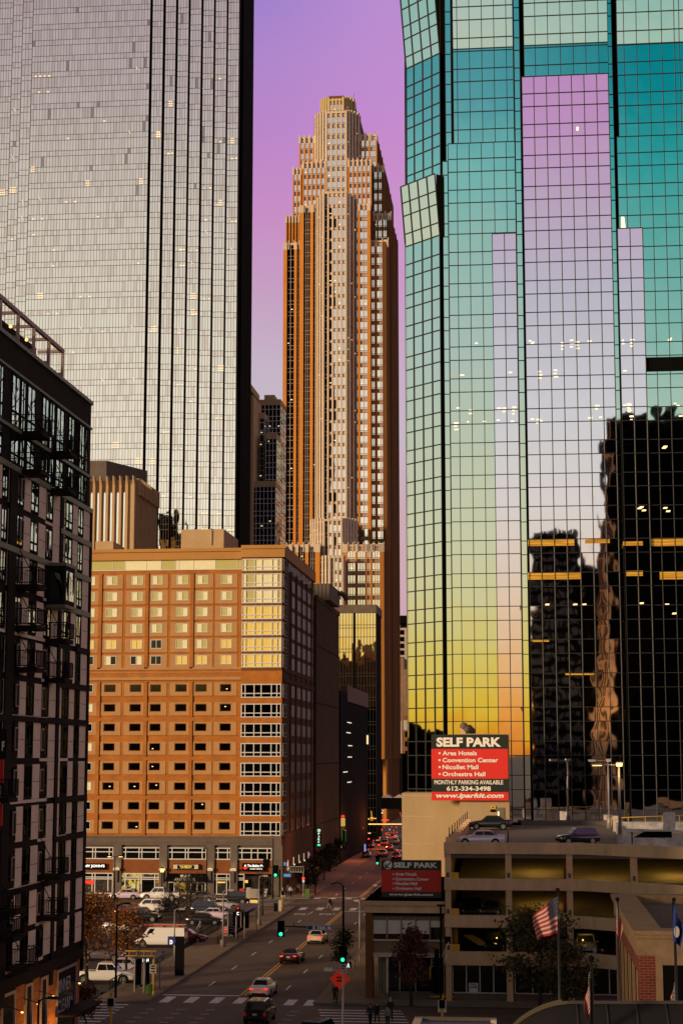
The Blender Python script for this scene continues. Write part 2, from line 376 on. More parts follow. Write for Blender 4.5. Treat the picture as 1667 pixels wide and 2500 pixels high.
# ================================================================ right glass tower
ZF0 = 95.74
def zlines(z0, z1):
    r = []; k = -8
    while True:
        a = ZF0-4.166*k; b = a-2.42
        for q in (a, b):
            if z0+.3 < q < z1-.3: r.append(q)
        k += 1
        if a < z0-5: break
    return sorted(r+[z0, z1])
rt_ = thing('glass_tower', 'tall teal and silver mirror glass tower with stepped bays behind the parking garage', 'tower', (4, 216, 0))
ZB, ZT = 12.6, 140.0
b = MB(M['gap']); b.prism([(-10.4, 216.9), (-15.3, 221.8), (-15.3, 250), (60, 250), (60, 216.9)], 0, 139.6); b.build('tower_core', rt_)
JT = .0009
def bay(name, us, z0, z1, Y, gm, pick=None, tilt=None, mwv=.09):
    mb = MB(gm, M['mul']); vs = zlines(z0, z1)
    if tilt:      # top part leans outward
        zt = tilt; lo = [v for v in vs if v <= zt+.01]; hi = [v-zt for v in vs if v >= zt-.01]
        if abs(lo[-1]-zt) > .01: lo.append(zt)
        if abs(hi[0]) > .01: hi.insert(0, 0.0)
        panes(mb, (0, Y, 0), UX, NY, us, lo, gm, pick=pick); mull(mb, (0, Y, 0), UX, NY, us, lo, M['mul'], mwv, .09)
        V = (0, -.1, 1)
        panes(mb, (0, Y, zt), UX, NY, us, hi, M['teal'], V=V); mull(mb, (0, Y, zt), UX, NY, us, hi, M['mul'], mwv, .11, V=V)
        for x in (us[0], us[-1]): mb.poly([(x, Y, zt), (x, Y-.1*hi[-1], zt+hi[-1]), (x, Y, zt+hi[-1])], M['gap'])
    else:
        panes(mb, (0, Y, 0), UX, NY, us, vs, gm, pick=pick); mull(mb, (0, Y, 0), UX, NY, us, vs, M['mul'], mwv, .09)
    for x in (us[0], us[-1]): mb.poly([(x, Y, z0), (x, 217, z0), (x, 217, z1), (x, Y, z1)], M['gap'])
    mb.poly([(us[0], Y, z1), (us[-1], Y, z1), (us[-1], 217, z1), (us[0], 217, z1)], M['gap'])
    mb.poly([(us[0], Y, z0), (us[-1], Y, z0), (us[-1], 217, z0), (us[0], 217, z0)], M['gap'])
    return mb
Z_A = A(1150, 348, 215)[1]; Z_T = A(1150, 113, 215)[1]
usL = Xs((1096, 1118, 1148, 1178, 1209, 1239, 1260.5), 640, 215)
mb = bay('x', usL, ZB, Z_A, 215.0, M['teal'])
rows = [ZF0-4.166*k-2.42-.7 for k in range(4, 20)]
R1 = [A(1150, y, 215)[1] for y in (842, 915, 1000, 1030)]
lights(mb, 9, usL[0]+.3, usL[-1]-.6, 0, 0, 214.98, M['ipale'], rows=R1)
mb.poly([(usL[2], 214.97, A(0, 335, 215)[1]), (usL[4]-.1, 214.97, A(0, 335, 215)[1]), (usL[4]-.1, 214.97, A(0, 317, 215)[1]), (usL[2], 214.97, A(0, 317, 215)[1])], M['ipeach']) if False else None
mb.build('window_bay', rt_)
usLu = Xs((1106.7, 1116.9, 1147, 1177.3, 1207.4, 1237.5, 1254), 250, 215.6)
mb = bay('x', usLu, Z_A+.15, ZT, 215.6, M['teal'], tilt=Z_T); mb.build('window_bay', rt_)
Z_P1 = A(1230, 569, 214.7)[1]
usP = Xs((1202, 1232, 1260.5), 640, 214.7)
mb = bay('x', usP, ZB, Z_P1, 214.7, M['pinkg']); lights(mb, 6, usP[0]+.2, usP[-1]-.8, 0, 0, 214.68, M['ipale'], rows=R1); mb.build('window_bay', rt_)
Z_C = A(1380, 182, 214.6)[1]
usC = Xs((1277.1, 1306.4, 1337.2, 1367.8, 1399, 1429.8, 1461, 1489.9), 416, 214.6)
mb = bay('x', usC, ZB, Z_C, 214.6, M['pinkg'])
lights(mb, 15, usC[0]+.3, usC[-1]-.8, 0, 0, 214.58, M['ipale'], rows=R1)
zz = A(1400, 318, 214.6)[1]; mb.poly([(usC[4]+.5, 214.57, zz), (usC[4]+.8, 214.57, zz), (usC[4]+.8, 214.57, zz+.5), (usC[4]+.5, 214.57, zz+.5)], M['ipale'])
mb.build('window_bay', rt_)
usCu = Xs((1279, 1306.4, 1337.2, 1367.8, 1399, 1429.8, 1461, 1484), 130, 215.4)
mb = bay('x', usCu, Z_C+.1, ZT, 215.4, M['teal'], tilt=Z_T); mb.build('window_bay', rt_)
Z_R = A(1560, 331, 215)[1]
usR = Xs((1507.4, 1528.5, 1559.8, 1591, 1622.3, 1653.7, 1685, 1716, 1747, 1778, 1809), 416, 215)
mb = bay('x', usR, ZB, Z_R, 215, M['teal'])
lights(mb, 7, usR[2]+.3, usR[6], 0, 0, 214.98, M['ipale'], rows=R1)
zz = A(1520, 545, 215)[1]; mb.poly([(usR[0]+.25, 214.97, zz-.6), (usR[1]-.25, 214.97, zz-.6), (usR[1]-.4, 214.97, zz+.9), (usR[0]+.3, 214.97, zz+.9)], M['ipale'])
mb.build('window_bay', rt_)
usRu = Xs((1509, 1526, 1557, 1588, 1619, 1650, 1662, 1690, 1721, 1752, 1780), 250, 215.6)
mb = bay('x', usRu, Z_R+.1, ZT, 215.6, M['teal'], tilt=Z_T-.4); mb.build('window_bay', rt_)
Z_P2 = A(1540, 556, 214.7)[1]
usP2 = Xs((1509, 1539.5, 1570.5), 640, 214.7)
mb = bay('x', usP2, ZB, Z_P2, 214.7, M['pinkg']); lights(mb, 8, usP2[0]+.2, usP2[-1]-.8, 0, 0, 214.68, M['ipale'], rows=R1); mb.build('window_bay', rt_)
for (pa, pb, z0, z1, Y) in ((1082, 1095, ZB, Z_A-2.0, 216.0), (1091, 1105, Z_A-2.0, ZT, 216.3), (1262, 1276, ZB, ZT, 216.0), (1491, 1506, ZB, ZT, 216.0)):
    us = Xs((pa, pb), 640, Y); mb = bay('x', us, z0, z1, Y, M['teal']); mb.build('narrow_bay', rt_)
# mechanical band across the right bay
us = Xs((1571, 1800), 925, 214.93); zb = A(0, 944, 215)[1]; zt = A(0, 911, 215)[1]
mb = MB(M['gap']); mb.box(us[0], us[1], 214.9, 214.96, zb, zt); mb.build('louvre_band', rt_)
# chamfered corner
mb = MB(M['teal'], M['mul'], M['gap']); s2 = .7071; U = (-s2, s2, 0); Nn = (-s2, -s2, 0)
ut = [0, 1.63, 3.43, 5.2, 6.77]
P0 = (-10.38, 215.4, 0)
zA, zBt, zCt = A(1073, 573, 215.4)[1], A(1073, 426, 215.4)[1], A(1073, 122, 215.4)[1]
def seg(P, zlo, zhi, lean=0.0):
    vs = [v-zlo for v in zlines(zlo, zhi)]; O = (P[0], P[1], zlo); V = (Nn[0]*lean, Nn[1]*lean, 1)
    panes(mb, O, U, Nn, ut, vs, M['teal'], V=V); mull(mb, O, U, Nn, ut, vs, M['mul'], .14, .13, V=V)
    if lean:
        h = zhi-zlo
        for u in (ut[0], ut[-1]):
            q = Vector(O)+Vector(U)*u; mb.poly([q, q+Vector(V)*h, q+Vector((0, 0, h))+Vector(Nn)*(-.9), q-Vector(Nn)*.9], M['tealw'])
        q0 = Vector(O)+Vector(V)*h; q1 = q0+Vector(U)*ut[-1]; mb.poly([q0, q1, q1-Vector(Nn)*1.8, q0-Vector(Nn)*1.8], M['gap'])
seg(P0, ZB, zA); seg(P0, zA, zBt, .098)
P1 = (P0[0]+.5-.35, P0[1]+.5+.35, 0)
seg(P1, zBt, zCt); seg(P1, zCt, ZT, .098)
qx = -10.38-4.787; mb.box(qx-.05, qx+.1, 220.1, 250, ZB, zBt, M['tealw'])
lights(mb, 0, 0, 0, 0, 0, 0, M['ipale'])
mb.build('corner_bay', rt_)
# floors left lit in the evening
M['strip'] = mat('lit_office_ceiling', 'b08020', .5, emit=.42, ecol='d09a28', noise=0)
t = M['strip'].node_tree; bs = t.nodes['Principled BSDF']; g = t.nodes.new('ShaderNodeNewGeometry'); mp = t.nodes.new('ShaderNodeMapping'); mp.inputs['Scale'].default_value = (.22, 1, 5.5)
nz = t.nodes.new('ShaderNodeTexNoise'); nz.inputs['Scale'].default_value = 1.4; nz.inputs['Detail'].default_value = 3; mr = t.nodes.new('ShaderNodeMapRange'); mr.inputs[1].default_value = .45; mr.inputs[2].default_value = .72; mr.inputs[4].default_value = .75
t.links.new(g.outputs['Position'], mp.inputs[0]); t.links.new(mp.outputs[0], nz.inputs['Vector']); t.links.new(nz.outputs['Fac'], mr.inputs[0]); t.links.new(mr.outputs[0], bs.inputs['Emission Strength'])
for (pa, pb, ya, yb, Y) in ((1288, 1402, 1318, 1332, 214.58), (1428, 1488, 1316, 1326, 214.58), (1520, 1569, 1322, 1332, 214.68), (1573, 1700, 1316, 1332, 214.97), (1288, 1420, 1398, 1414, 214.58), (1526, 1569, 1394, 1406, 214.68), (1610, 1700, 1396, 1414, 214.97), (1380, 1450, 1643, 1648, 214.58), (1300, 1340, 1563, 1567, 214.58)):
    x0, z1 = A(pa, ya, Y); x1, z0 = A(pb, yb, Y); mb = MB(M['strip']); mb.poly([(x0, Y, z0), (x1, Y, z0), (x1, Y, z1), (x0, Y, z1)], M['strip']); mb.build('lit_ceiling', rt_)
for (px, y, Y) in ((1560, 1240, 214.68), (1566, 1248, 214.68), (1618, 1242, 214.97), (1625, 1250, 214.97), (1420, 1478, 214.58), (1398, 1478, 214.58), (1330, 1478, 214.58), (1560, 1475, 214.68), (1622, 1478, 214.97), (1640, 1500, 214.97), (1615, 1095, 214.97), (1618, 1092, 214.97), (1555, 1243, 214.68)):
    x0, z0 = A(px, y, Y); mb = MB(M['ilight']); mb.poly([(x0, Y, z0), (x0+.5, Y, z0), (x0+.6, Y, z0+.2), (x0+.1, Y, z0+.2)], M['ilight']); mb.build('ceiling_light', rt_)
mb = MB(mat('grey_granite', (.13, .105, .085), .7, noise=.3, scale=3)); mb.box(-1.0, 28, 213.6, 214.55, 11.6, 12.9)
mb.build('granite_kerb', rt_)
# ================================================================ left striped tower
lt = thing('office_tower', 'very tall grey office tower with vertical black stripes rising behind the orange brick building', 'tower', (-105, 425, 0))
ys = [11+38.9*k for k in range(-3, 19)]+[751, 798, 847]+[847+39.2*k for k in range(1, 16)]
LZ = []
for y in ys: LZ += [A(300, y, 420)[1], A(300, y+13.2, 420)[1]]
LZ = sorted(LZ)
def pk(a, b_):
    r = random.random(); top_ = b_ > len(LZ)*.6
    return M['left1'] if r < (.42 if top_ else .62) else M['left2'] if r < .84 else M['left3'] if r < .985 or not top_ else M['left4']
b = MB(M['gap']); b.prism([(-139, 429), (-72.3, 429), (-72.3, 446), (-139, 446)], 0, 240); b.build('tower_core', lt)
M['mull'] = mat('tower_thin_mullion', '5a4638', .5)
def lbay(pa, pb, n, Y, name='window_bay', lamp=0):
    x0, x1 = Xs((pa, pb), 600, Y); us = [x0+(x1-x0)*k/n for k in range(n+1)]
    mb = MB(M['left1'], M['left2'], M['left3'], M['left4'], M['mulb']); panes(mb, (0, Y, 0), UX, NY, us, LZ, 0, pick=pk, jit=.0015)
    mull(mb, (0, Y, 0), UX, NY, us, LZ, M['mull'], .075, .11, .05)
    for _ in range(lamp):
        i = random.randrange(2, len(LZ)-14); i -= i % 2; z = LZ[i]+.25; x = random.uniform(x0+.3, x1-1.2); q = random.random()
        if q < .5:
            for k in range(random.choice((1, 2))): mb.poly([(x, Y-.09, z), (x+.55, Y-.09, z), (x+.55, Y-.09, z+.28), (x, Y-.09, z+.28)], M['ipeach']); x = min(x+2.4, x1-.7)
        elif q < .75:
            for k in range(random.choice((2, 3))):
                for j in range(3): mb.poly([(x+k*.55, Y-.09, z+j*.6), (x+k*.55+.4, Y-.09, z+j*.6), (x+k*.55+.4, Y-.09, z+j*.6+.25), (x+k*.55, Y-.09, z+j*.6+.25)], M['ipeach'])
        else: mb.poly([(x, Y-.09, z+.8), (x+.14, Y-.09, z+.8), (x-.35, Y-.09, z+1.6), (x-.49, Y-.09, z+1.6)], M['ipeach'])
    for x in (x0, x1): mb.poly([(x, Y, LZ[0]), (x, 429, LZ[0]), (x, 429, LZ[-1]), (x, Y, LZ[-1])], M['gap'])
    mb.build(name, lt)
    return x0, x1
lbay(66.5, 357.4, 41, 420, lamp=46)
lbay(41, 65.5, 3, 421.6, lamp=6); lbay(17, 40, 3, 423.2, lamp=6); lbay(-30, 16, 7, 424.8, lamp=6)
for k, (pa, pb) in enumerate(((363.8, 389.9), (396.3, 421.3), (427.1, 453.2), (458, 484.6), (489.9, 516), (520.7, 547.9), (552.1, 578.7))):
    lbay(pa, pb, 4, 421.1+1.1*k, lamp=9)
mb = MB(mat('dark_tower_side', (.018, .012, .012), .45, noise=.3, scale=.2))
xr = Xs((579.5,), 600, 427.8)[0]; mb.box(xr-.2, xr+.15, 427.8, 447, 0, 240)
for z in zr(60, 238, 3.9): mb.box(xr+.16, xr+.2, 427.9, 446.9, z, z+.12)
for y in zr(428.5, 446, 1.6): mb.box(xr+.16, xr+.24, y, y+.12, 0, 240)
mb.build('side_wall', lt)
# ================================================================ stepped orange tower (centre)
wf = thing('skyscraper', 'orange and cream stepped skyscraper with a rounded crown in the middle', 'tower', (-60, 570, 0))
def strip(x0, x1, Y, z0, z1, style, fl=3.87, n=2, U=UX, Nn=NY, O=(0, 0, 0), name='window_strip'):
    """one vertical run of windows: glass over spandrel, floor by floor"""
    O = Vector((0, Y, 0)) if U == UX else Vector(O)
    gm, spm, mm = {'bright': (M['wfg'], M['mauve'], M['mulb']), 'dark': (M['blackg'], M['blackg'], M['mulln']), 'wavy': (M['wfg2'], M['beige'], M['mulb']), 'pale': (M['wfg'], M['beige'], M['beige'])}[style]
    mb = MB(gm, spm, mm); us = [x0+(x1-x0)*k/n for k in range(n+1)]
    k = 0; zt_ = z1; zs = []
    sp_h = 1.25 if style != 'wavy' else 1.0
    while zt_ > z0+.5:
        zs.append(zt_); a = max(z0, zt_-sp_h); bb = max(z0, zt_-fl)
        for i in range(n):
            mb.poly([O+Vector(U)*us[i]+Vector((0, 0, a)), O+Vector(U)*us[i+1]+Vector((0, 0, a)), O+Vector(U)*us[i+1]+Vector((0, 0, zt_)), O+Vector(U)*us[i]+Vector((0, 0, zt_))], spm if style != 'dark' else gm)
            ta = random.gauss(0, .002)
            mb.poly([O+Vector(U)*us[i]+Vector(Nn)*ta+Vector((0, 0, bb)), O+Vector(U)*us[i+1]-Vector(Nn)*ta+Vector((0, 0, bb)), O+Vector(U)*us[i+1]-Vector(Nn)*ta+Vector((0, 0, a)), O+Vector(U)*us[i]+Vector(Nn)*ta+Vector((0, 0, a))], gm)
        zs.append(a)
        if style == 'bright' : zs.append(max(z0, bb+.45))
        zt_ -= fl
    for z in zs: mb.obox(O, U, Nn, (0, 0, 1), x0, x1, 0, .05, z-.07, z+.07, mm)
    for u in us[1:-1]: mb.obox(O, U, Nn, (0, 0, 1), u-.1, u+.1, 0, .09, z0, z1, M['orange'] if style == 'bright' else mm)
    if random.random() < .9:
        for _ in range(int((z1-z0)/28)):
            i = random.randrange(n); z = z1-fl*random.randrange(1, max(2, int((z1-z0)/fl)))+.8; u = us[i]+.2
            q = O+Vector(U)*u+Vector(Nn)*.03; mb.poly([q+Vector((0, 0, z)), q+Vector(U)*.6+Vector((0, 0, z)), q+Vector(U)*.6+Vector((0, 0, z+.25)), q+Vector((0, 0, z+.25))], M['ilight'])
    return mb.build(name, wf)
M['mulln'] = mat('tan_thin_mullion', (.34, .27, .24), .6)
def wing(pat, ytop, Y, style, z0=20, cap=True, pier='orange', deep=36.0, yref=700, capm='beige', body=True, sn=2, side=None):
    """pat: list of (px, kind) edges from left to right; kind of the stretch that starts at px: P pier, W window"""
    xs = Xs([p for p, _ in pat], yref, Y); z1 = A(pat[len(pat)//2][0], ytop, Y)[1]
    mb = MB(M[pier], M[capm], M['brown'], M['roofg']); x0, x1 = xs[0], xs[-1]
    if body: mb.box(x0+.15, x1-.05, Y+.45, Y+deep, z0, z1-.3, M['brown'])
    for i in range(len(pat)-1):
        if pat[i][1] == 'P':
            mb.box(xs[i], xs[i+1], Y-.35, Y+.4, z0, z1-(2.4 if cap else 0), M[pier])
            if cap: mb.box(xs[i]-.05, xs[i+1]+.05, Y-.45, Y+.4, z1-2.4, z1+.2, M[capm])
    nw = int((x1-x0)/1.6)
    for k in range(nw+1):
        x = x0+(x1-x0)*k/max(1, nw); mb.box(x-.16, x+.16, Y-.25, Y+.3, z1-2.2, z1+.9, M[capm])
    mb.box(x0, x1, Y+.01, Y+.42, z1-.5, z1+.1, M[capm])
    if side: mb.box(x1-.05, x1+.05, Y, Y+deep, z0, z1, M[side])
    for k in range(5): mb.box(x1-.05, x1+.12, Y+2+k*7, Y+2.9+k*7, z0, z1, M['brown'])
    mb.build('wing', wf)
    for i in range(len(pat)-1):
        if pat[i][1] != 'P':
            st = {'W': style, 'D': 'dark', 'B': 'bright', 'V': 'wavy', 'L': 'pale'}[pat[i][1]]
            strip(xs[i]+(.02), xs[i+1]-.02, Y+.2, z0, z1-.6, st, n=sn)
def alt(a, b_, n, w, first='P'):
    """n narrow piers between windows over px a..b"""
    r = []; stp = (b_-a)/n
    for k in range(n): r += [(a+k*stp, 'P'), (a+k*stp+w, 'W')]
    r.append((b_, 'P')); r.append((b_+w, 'E')); return r
wing([(731, 'P'), (741, 'W'), (757, 'P'), (764.5, 'W'), (780, 'P'), (790, 'E')], 502, 556, 'dark', sn=3)
wing([(691.5, 'P'), (700.5, 'W'), (718, 'P'), (724.5, 'W'), (731, 'E')], 593, 557, 'dark')
wing(alt(697, 727, 4, 3), 527, 562, 'dark')
wing(alt(714, 732, 2, 3), 411, 567, 'bright', sn=1)
wing(alt(737.5, 792, 5, 3.6), 395, 566, 'bright', sn=1)
wing(alt(729, 764, 3, 4), 334, 572, 'bright', sn=1)
wing([(847, 'P'), (856, 'B'), (873, 'P'), (879, 'B'), (896.5, 'P'), (904.5, 'E')], 498, 556, 'bright')
wing([(904.8, 'P'), (906.5, 'B'), (914, 'P'), (920, 'B'), (937.8, 'P'), (947.8, 'E')], 587, 558, 'bright', deep=42)
wing([(912, 'P'), (914, 'B'), (920, 'P'), (924, 'B'), (932, 'P'), (936, 'B'), (944, 'P'), (957, 'E')][:7]+[(946, 'P'), (955, 'E')], 522, 566, 'bright', deep=34, pier='brown')
wing([(912, 'P'), (914, 'B'), (921, 'P'), (925, 'B'), (932, 'P'), (938, 'E')], 405, 570, 'bright', pier='brown', deep=44)
wing(alt(850, 904, 5, 3.6), 390, 566, 'bright', sn=1, deep=10)
wing([(880, 'P'), (883, 'B'), (890, 'P'), (893.5, 'B'), (901, 'P'), (904.5, 'B'), (918, 'P'), (921, 'E')], 328, 572, 'bright', sn=1, deep=54)
def bow(pxs, ys_, Yf, depth, z0, style_c, style_s, pier='beige', ncen=4, capm='beige', crown=False, side_n=5):
    """rounded front: flat centre plus faceted flanks"""
    xl, xc0, xc1, xr_ = Xs(pxs, 500, Yf); zc = A(pxs[1], ys_[0], Yf)[1]; zs_ = A(pxs[0], ys_[1], Yf+depth)[1]
    xl = A(pxs[0], 500, Yf+depth)[0]; xr_ = A(pxs[3], 500, Yf+depth)[0]
    body_ = MB(M[pier], M['brown'], M['blackg'], M[capm]); body_.prism([(xl+.3, Yf+depth), (xc0, Yf+.5), (xc1, Yf+.5), (xr_-.3, Yf+depth), (xr_-.3, Yf+depth+46 if crown or side_n > 4 else Yf+depth+6), (xl+.3, Yf+depth+6)], z0, zs_-.6, M['brown'])
    body_.build('shaft', wf)
    pm = MB(M[pier], M[capm])
    for k in range(ncen+1):
        x = xc0+(xc1-xc0)*k/ncen; pm.box(x-.28, x+.28, Yf-.3, Yf+.4, z0, zc+.4, M[pier])
    def pt(sd, t):   # along a flank
        a0 = (xc0, Yf) if sd < 0 else (xc1, Yf); a1 = (xl, Yf+depth) if sd < 0 else (xr_, Yf+depth)
        tt = t; bul = sin(pi*t)*depth*.16; return (a0[0]+(a1[0]-a0[0])*tt, a0[1]+(a1[1]-a0[1])*tt-bul)
    for sd in (-1, 1):
        for k in range(side_n):
            p = pt(sd, k/side_n); q = pt(sd, (k+1)/side_n)
            if sd > 0: pass
            Uv = Vector((q[0]-p[0], q[1]-p[1], 0)); ln = Uv.length; Uv.normalize(); Nv = Vector((Uv.y, -Uv.x, 0))
            if Nv.y > 0: Nv = -Nv
            zt_ = zs_+(zc-zs_)*(1-(k+1)/side_n)
            pm.obox((p[0], p[1], 0), Uv, Nv, (0, 0, 1), -.25, ln*.36, -.3, .35, z0, zt_+.5, M[pier])
            strip(ln*.36, ln, 0, z0, zt_-.2, style_s, n=1, U=tuple(Uv), Nn=tuple(Nv), O=(p[0], p[1], 0))
    pm.box(xc0, xc1, Yf-.28, Yf+.5, zc-.4, zc+.2, M[capm]); pm.build('pier_front', wf)
    for k in range(ncen):
        xa = xc0+(xc1-xc0)*k/ncen+.28; xb = xc0+(xc1-xc0)*(k+1)/ncen-.28
        strip(xa, xb, Yf+.15, z0, zc-.4, style_c if not isinstance(style_c, (list, tuple)) else style_c[k], n=1)
bow((767, 797, 845, 881), (274, 287), 566, 7, 150, 'bright', 'dark', ncen=4)
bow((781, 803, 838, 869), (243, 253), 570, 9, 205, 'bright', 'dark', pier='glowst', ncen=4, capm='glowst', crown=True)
bow((768, 790, 845, 877), (470, 496), 553, 5, 20, ['dark', 'wavy', 'wavy', 'wavy', 'wavy'], 'dark', ncen=5, side_n=4)
bow((758, 792, 834, 874), (1269, 1274), 538, 7, 20, ['dark', 'wavy', 'bright', 'bright'], 'wavy', ncen=4, side_n=6)
bow((784, 806, 836, 842), (1360, 1362), 530, 3, 20, ['dark', 'wavy', 'bright'], 'dark', ncen=3, side_n=3)
wing([(686, 'W'), (706, 'P'), (713, 'W'), (722, 'P'), (728, 'W'), (745, 'P'), (753, 'W'), (769, 'P'), (781, 'E')], 1331, 536, 'dark', yref=1400, sn=3, deep=20)
wing([(837, 'P'), (848, 'B'), (867, 'P'), (873, 'B'), (891, 'P'), (896, 'B'), (904, 'P'), (909, 'B'), (927, 'P'), (937.5, 'E')], 1330, 536, 'bright', yref=1400, deep=20, sn=3)
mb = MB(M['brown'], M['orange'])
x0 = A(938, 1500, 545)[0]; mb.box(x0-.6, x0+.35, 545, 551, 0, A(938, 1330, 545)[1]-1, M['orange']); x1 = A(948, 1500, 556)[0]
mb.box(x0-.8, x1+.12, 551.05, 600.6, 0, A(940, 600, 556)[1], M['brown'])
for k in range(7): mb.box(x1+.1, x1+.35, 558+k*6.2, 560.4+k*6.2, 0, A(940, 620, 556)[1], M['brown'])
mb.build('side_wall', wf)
mb = MB(M['mul'])
for px, y, h in ((812, 240, 1.2), (864, 250, 3.6)):
    x, z = A(px, y, 574); mb.tube((x, 574, z-4), (x, 574, z+h), .05, n=5)
mb.build('antenna_mast', wf)
# ================================================================ distant grid towers left of it
gt = thing('glass_highrise', 'stepped dark highrise with a pale grid between the striped tower and orange skyscraper', 'building', (-90, 480, 0))
M['gridm'] = mat('pale_grid_frame', (.48, .46, .48), .5)
def gridbox(parent, pa, pb, yt, Y, deep, zb, nx, fz=3.5, side='lav', cap=1.6, mm='gridm', gl='blackg', yref=1100, name='tower_block'):
    x0, x1 = Xs((pa, pb), yref, Y); z1 = A(pa, yt, Y)[1]
    mb = MB(M[gl], M[mm], M['tan'], M[side]); mb.box(x0+.05, x1-.15, Y+.1, Y+deep, zb, z1-.1, M['gap'])
    us = [x0+(x1-x0)*k/nx for k in range(nx+1)]; vs = []
    z = z1-cap
    while z > zb: vs += [z, z-fz*.38]; z -= fz
    vs = sorted(v for v in vs if v > zb)
    panes(mb, (0, Y, 0), UX, NY, us, vs, M[gl], jit=.01); mull(mb, (0, Y, 0), UX, NY, us, vs, M[mm], .2, .17, .1)
    mb.box(x0-.1, x1+.1, Y-.15, Y+deep, z1-cap, z1, M['tan'])
    vv = vs; uu = [0, deep*.33, deep*.66, deep]
    panes(mb, (x1, Y, 0), (0, 1, 0), (1, 0, 0), uu, vv, M[side], jit=.004); mull(mb, (x1, Y, 0), (0, 1, 0), (1, 0, 0), uu, vv, M['mulb'], .15, .12, .05)
    for _ in range(int(nx*2.5)):
        x = random.uniform(x0, x1-.6); zz_ = random.choice(vs)+.5; mb.poly([(x, Y-.1, zz_), (x+.5, Y-.1, zz_), (x+.5, Y-.1, zz_+.25), (x, Y-.1, zz_+.25)], M['ilight'])
    return mb.build(name, parent)
gridbox(gt, 618, 684, 976, 490, 12, 40, 7)
gridbox(gt, 622, 645, 1008, 484, 8, 40, 2, side='tealw')
gridbox(gt, 649, 675, 1058, 480, 8, 40, 3, side='tealw')
gridbox(gt, 617, 673, 1175, 476, 10, 40, 6)
mb = MB(M['tan']); x0, x1 = Xs((611, 618), 1100, 474); z = A(611, 965, 474)[1]; mb.box(x0, x1, 474, 488, 30, z)
x0, x1 = Xs((645, 670), 1000, 492); z = A(650, 964, 492)[1]; mb.box(x0, x1, 492, 498, 120, z); x0, x1 = Xs((606, 612), 1000, 474); mb.box(x0-4, x1, 473.5, 490, A(0, 966, 474)[1], A(0, 951, 474)[1])
mb.build('stone_pier', gt)
# ================================================================ far buildings in the right gap
fb = thing('distant_building', 'pale gridded building with a dark flat cap far down the street in the narrow gap', 'building', (-50, 760, 0))
mb = MB(M['gridm'], M['gap'], M['blackg']); x0, x1 = Xs((973, 1003), 1600, 760); z1 = A(980, 1533, 760)[1]
mb.box(x0, x1+6, 760.4, 790, 0, z1, M['mauve']); mb.box(x0, x1+6, 760, 790, z1+2, A(980, 1503, 760)[1], M['gap']); mb.box(x0+.6, x1+6, 762, 788, z1, z1+2.01, M['gap'])
us = [x0+.2+k*3.0 for k in range(5)]
for k in range(10):
    zz = z1-1-k*3.0
    for u in us: mb.box(u+.5, u+2.2, 760.2, 760.5, zz-2.0, zz, M['blackg'])
mb.build('facade', fb)
fc = thing('brick_midrise', 'narrow brown brick midrise with small dark windows low in the gap beside the glass tower', 'building', (-45, 640, 0))
mb = MB(mat('brown_brick', (.22, .10, .05), .85, noise=.25, scale=.4), M['blackg'], M['gridm']); x0, x1 = Xs((983, 1003), 1800, 640); z1 = A(990, 1747, 640)[1]
mb.box(x0, x1+3, 640, 660, 0, z1, 0)
for k in range(6):
    zz = z1-2.5-k*3.5; mb.box(x0+.8, x0+2.2, 639.9, 640.2, zz-2, zz, 1)
mb.box(x0+.3, x0+2.6, 639.85, 640.05, z1-5.4, z1-1.8, 2)
mb.box(x0-2.6, x0-.3, 641, 660, 0, z1-2, M['mauve']); mb.build('facade', fc)
fd = thing('concrete_midrise', 'weathered tan concrete building with a stepped roof behind the brick midrise', 'building', (-50, 690, 0))
mb = MB(mat('weathered_concrete', (.22, .13, .08), .9, noise=.4, scale=.25)); x0, x1 = Xs((972, 1003), 1650, 690)
mb.box(x0, x1, 690, 715, 0, A(0, 1640, 690)[1]); mb.box(x0, x0+(x1-x0)*.45, 690.2, 714, 0, A(0, 1612, 690)[1]); mb.build('facade', fd)
# ================================================================ black glass block + low dark block left of the street
bg_ = thing('black_glass_block', 'black framed block whose upper glass mirrors the yellow sky above the street', 'building', (-41, 425, 0))
x0, x1 = Xs((815, 917.5), 1560, 420); xm = A(865, 1560, 420)[0]; zt = A(850, 1497, 420)[1]; zc = A(850, 1477, 420)[1]
mb = MB(M['gold'], M['mul'], M['gap'], M['brown'])
mb.box(x0, x1-.05, 420.2, 436, 0, zt, M['gap']); mb.box(x0-.1, x1+.15, 419.7, 436.2, zt, zc, M['dkstone'])
us = [x0+(x1-x0)*k/14 for k in range(15)]; vs = sorted([zt-k*2.95 for k in range(19)]+[zt-k*2.95-.75 for k in range(1, 19, 2)])
panes(mb, (0, 420, 0), UX, NY, us, vs, M['gold'], jit=.003); mull(mb, (0, 420, 0), UX, NY, us, vs, M['mul'], .1, .13, .06)
mb.box(xm-.3, xm+.3, 419.8, 420.1, 0, zt, M['gap'])
mb.build('facade', bg_)
ld = thing('dark_office_block', 'low dark office block with a slanting pale parapet beside the street', 'building', (-37, 368, 0))
mb = MB(M['gap'], M['beige'], M['ipale']); mb.box(-60, -36.5, 337, 396, 0, 33.5, 0); mb.box(-37.5, -36.3, 349, 395, 31.8, 35.0, mat('dull_parapet', (.16, .10, .08), .9))
for k in range(6):
    y_, z_ = AX((848, 846, 850, 849, 838, 848)[k], (1765, 1790, 1822, 1850, 1887, 1912)[k], -36.4); mb.box(-36.45, -36.38, y_, y_+8, z_, z_+.18, M['ipale'])
mb.box(-36.45, -36.38, 392, 395.5, 23.5, 25.5, M['ilight'])
mb.build('wall', ld)
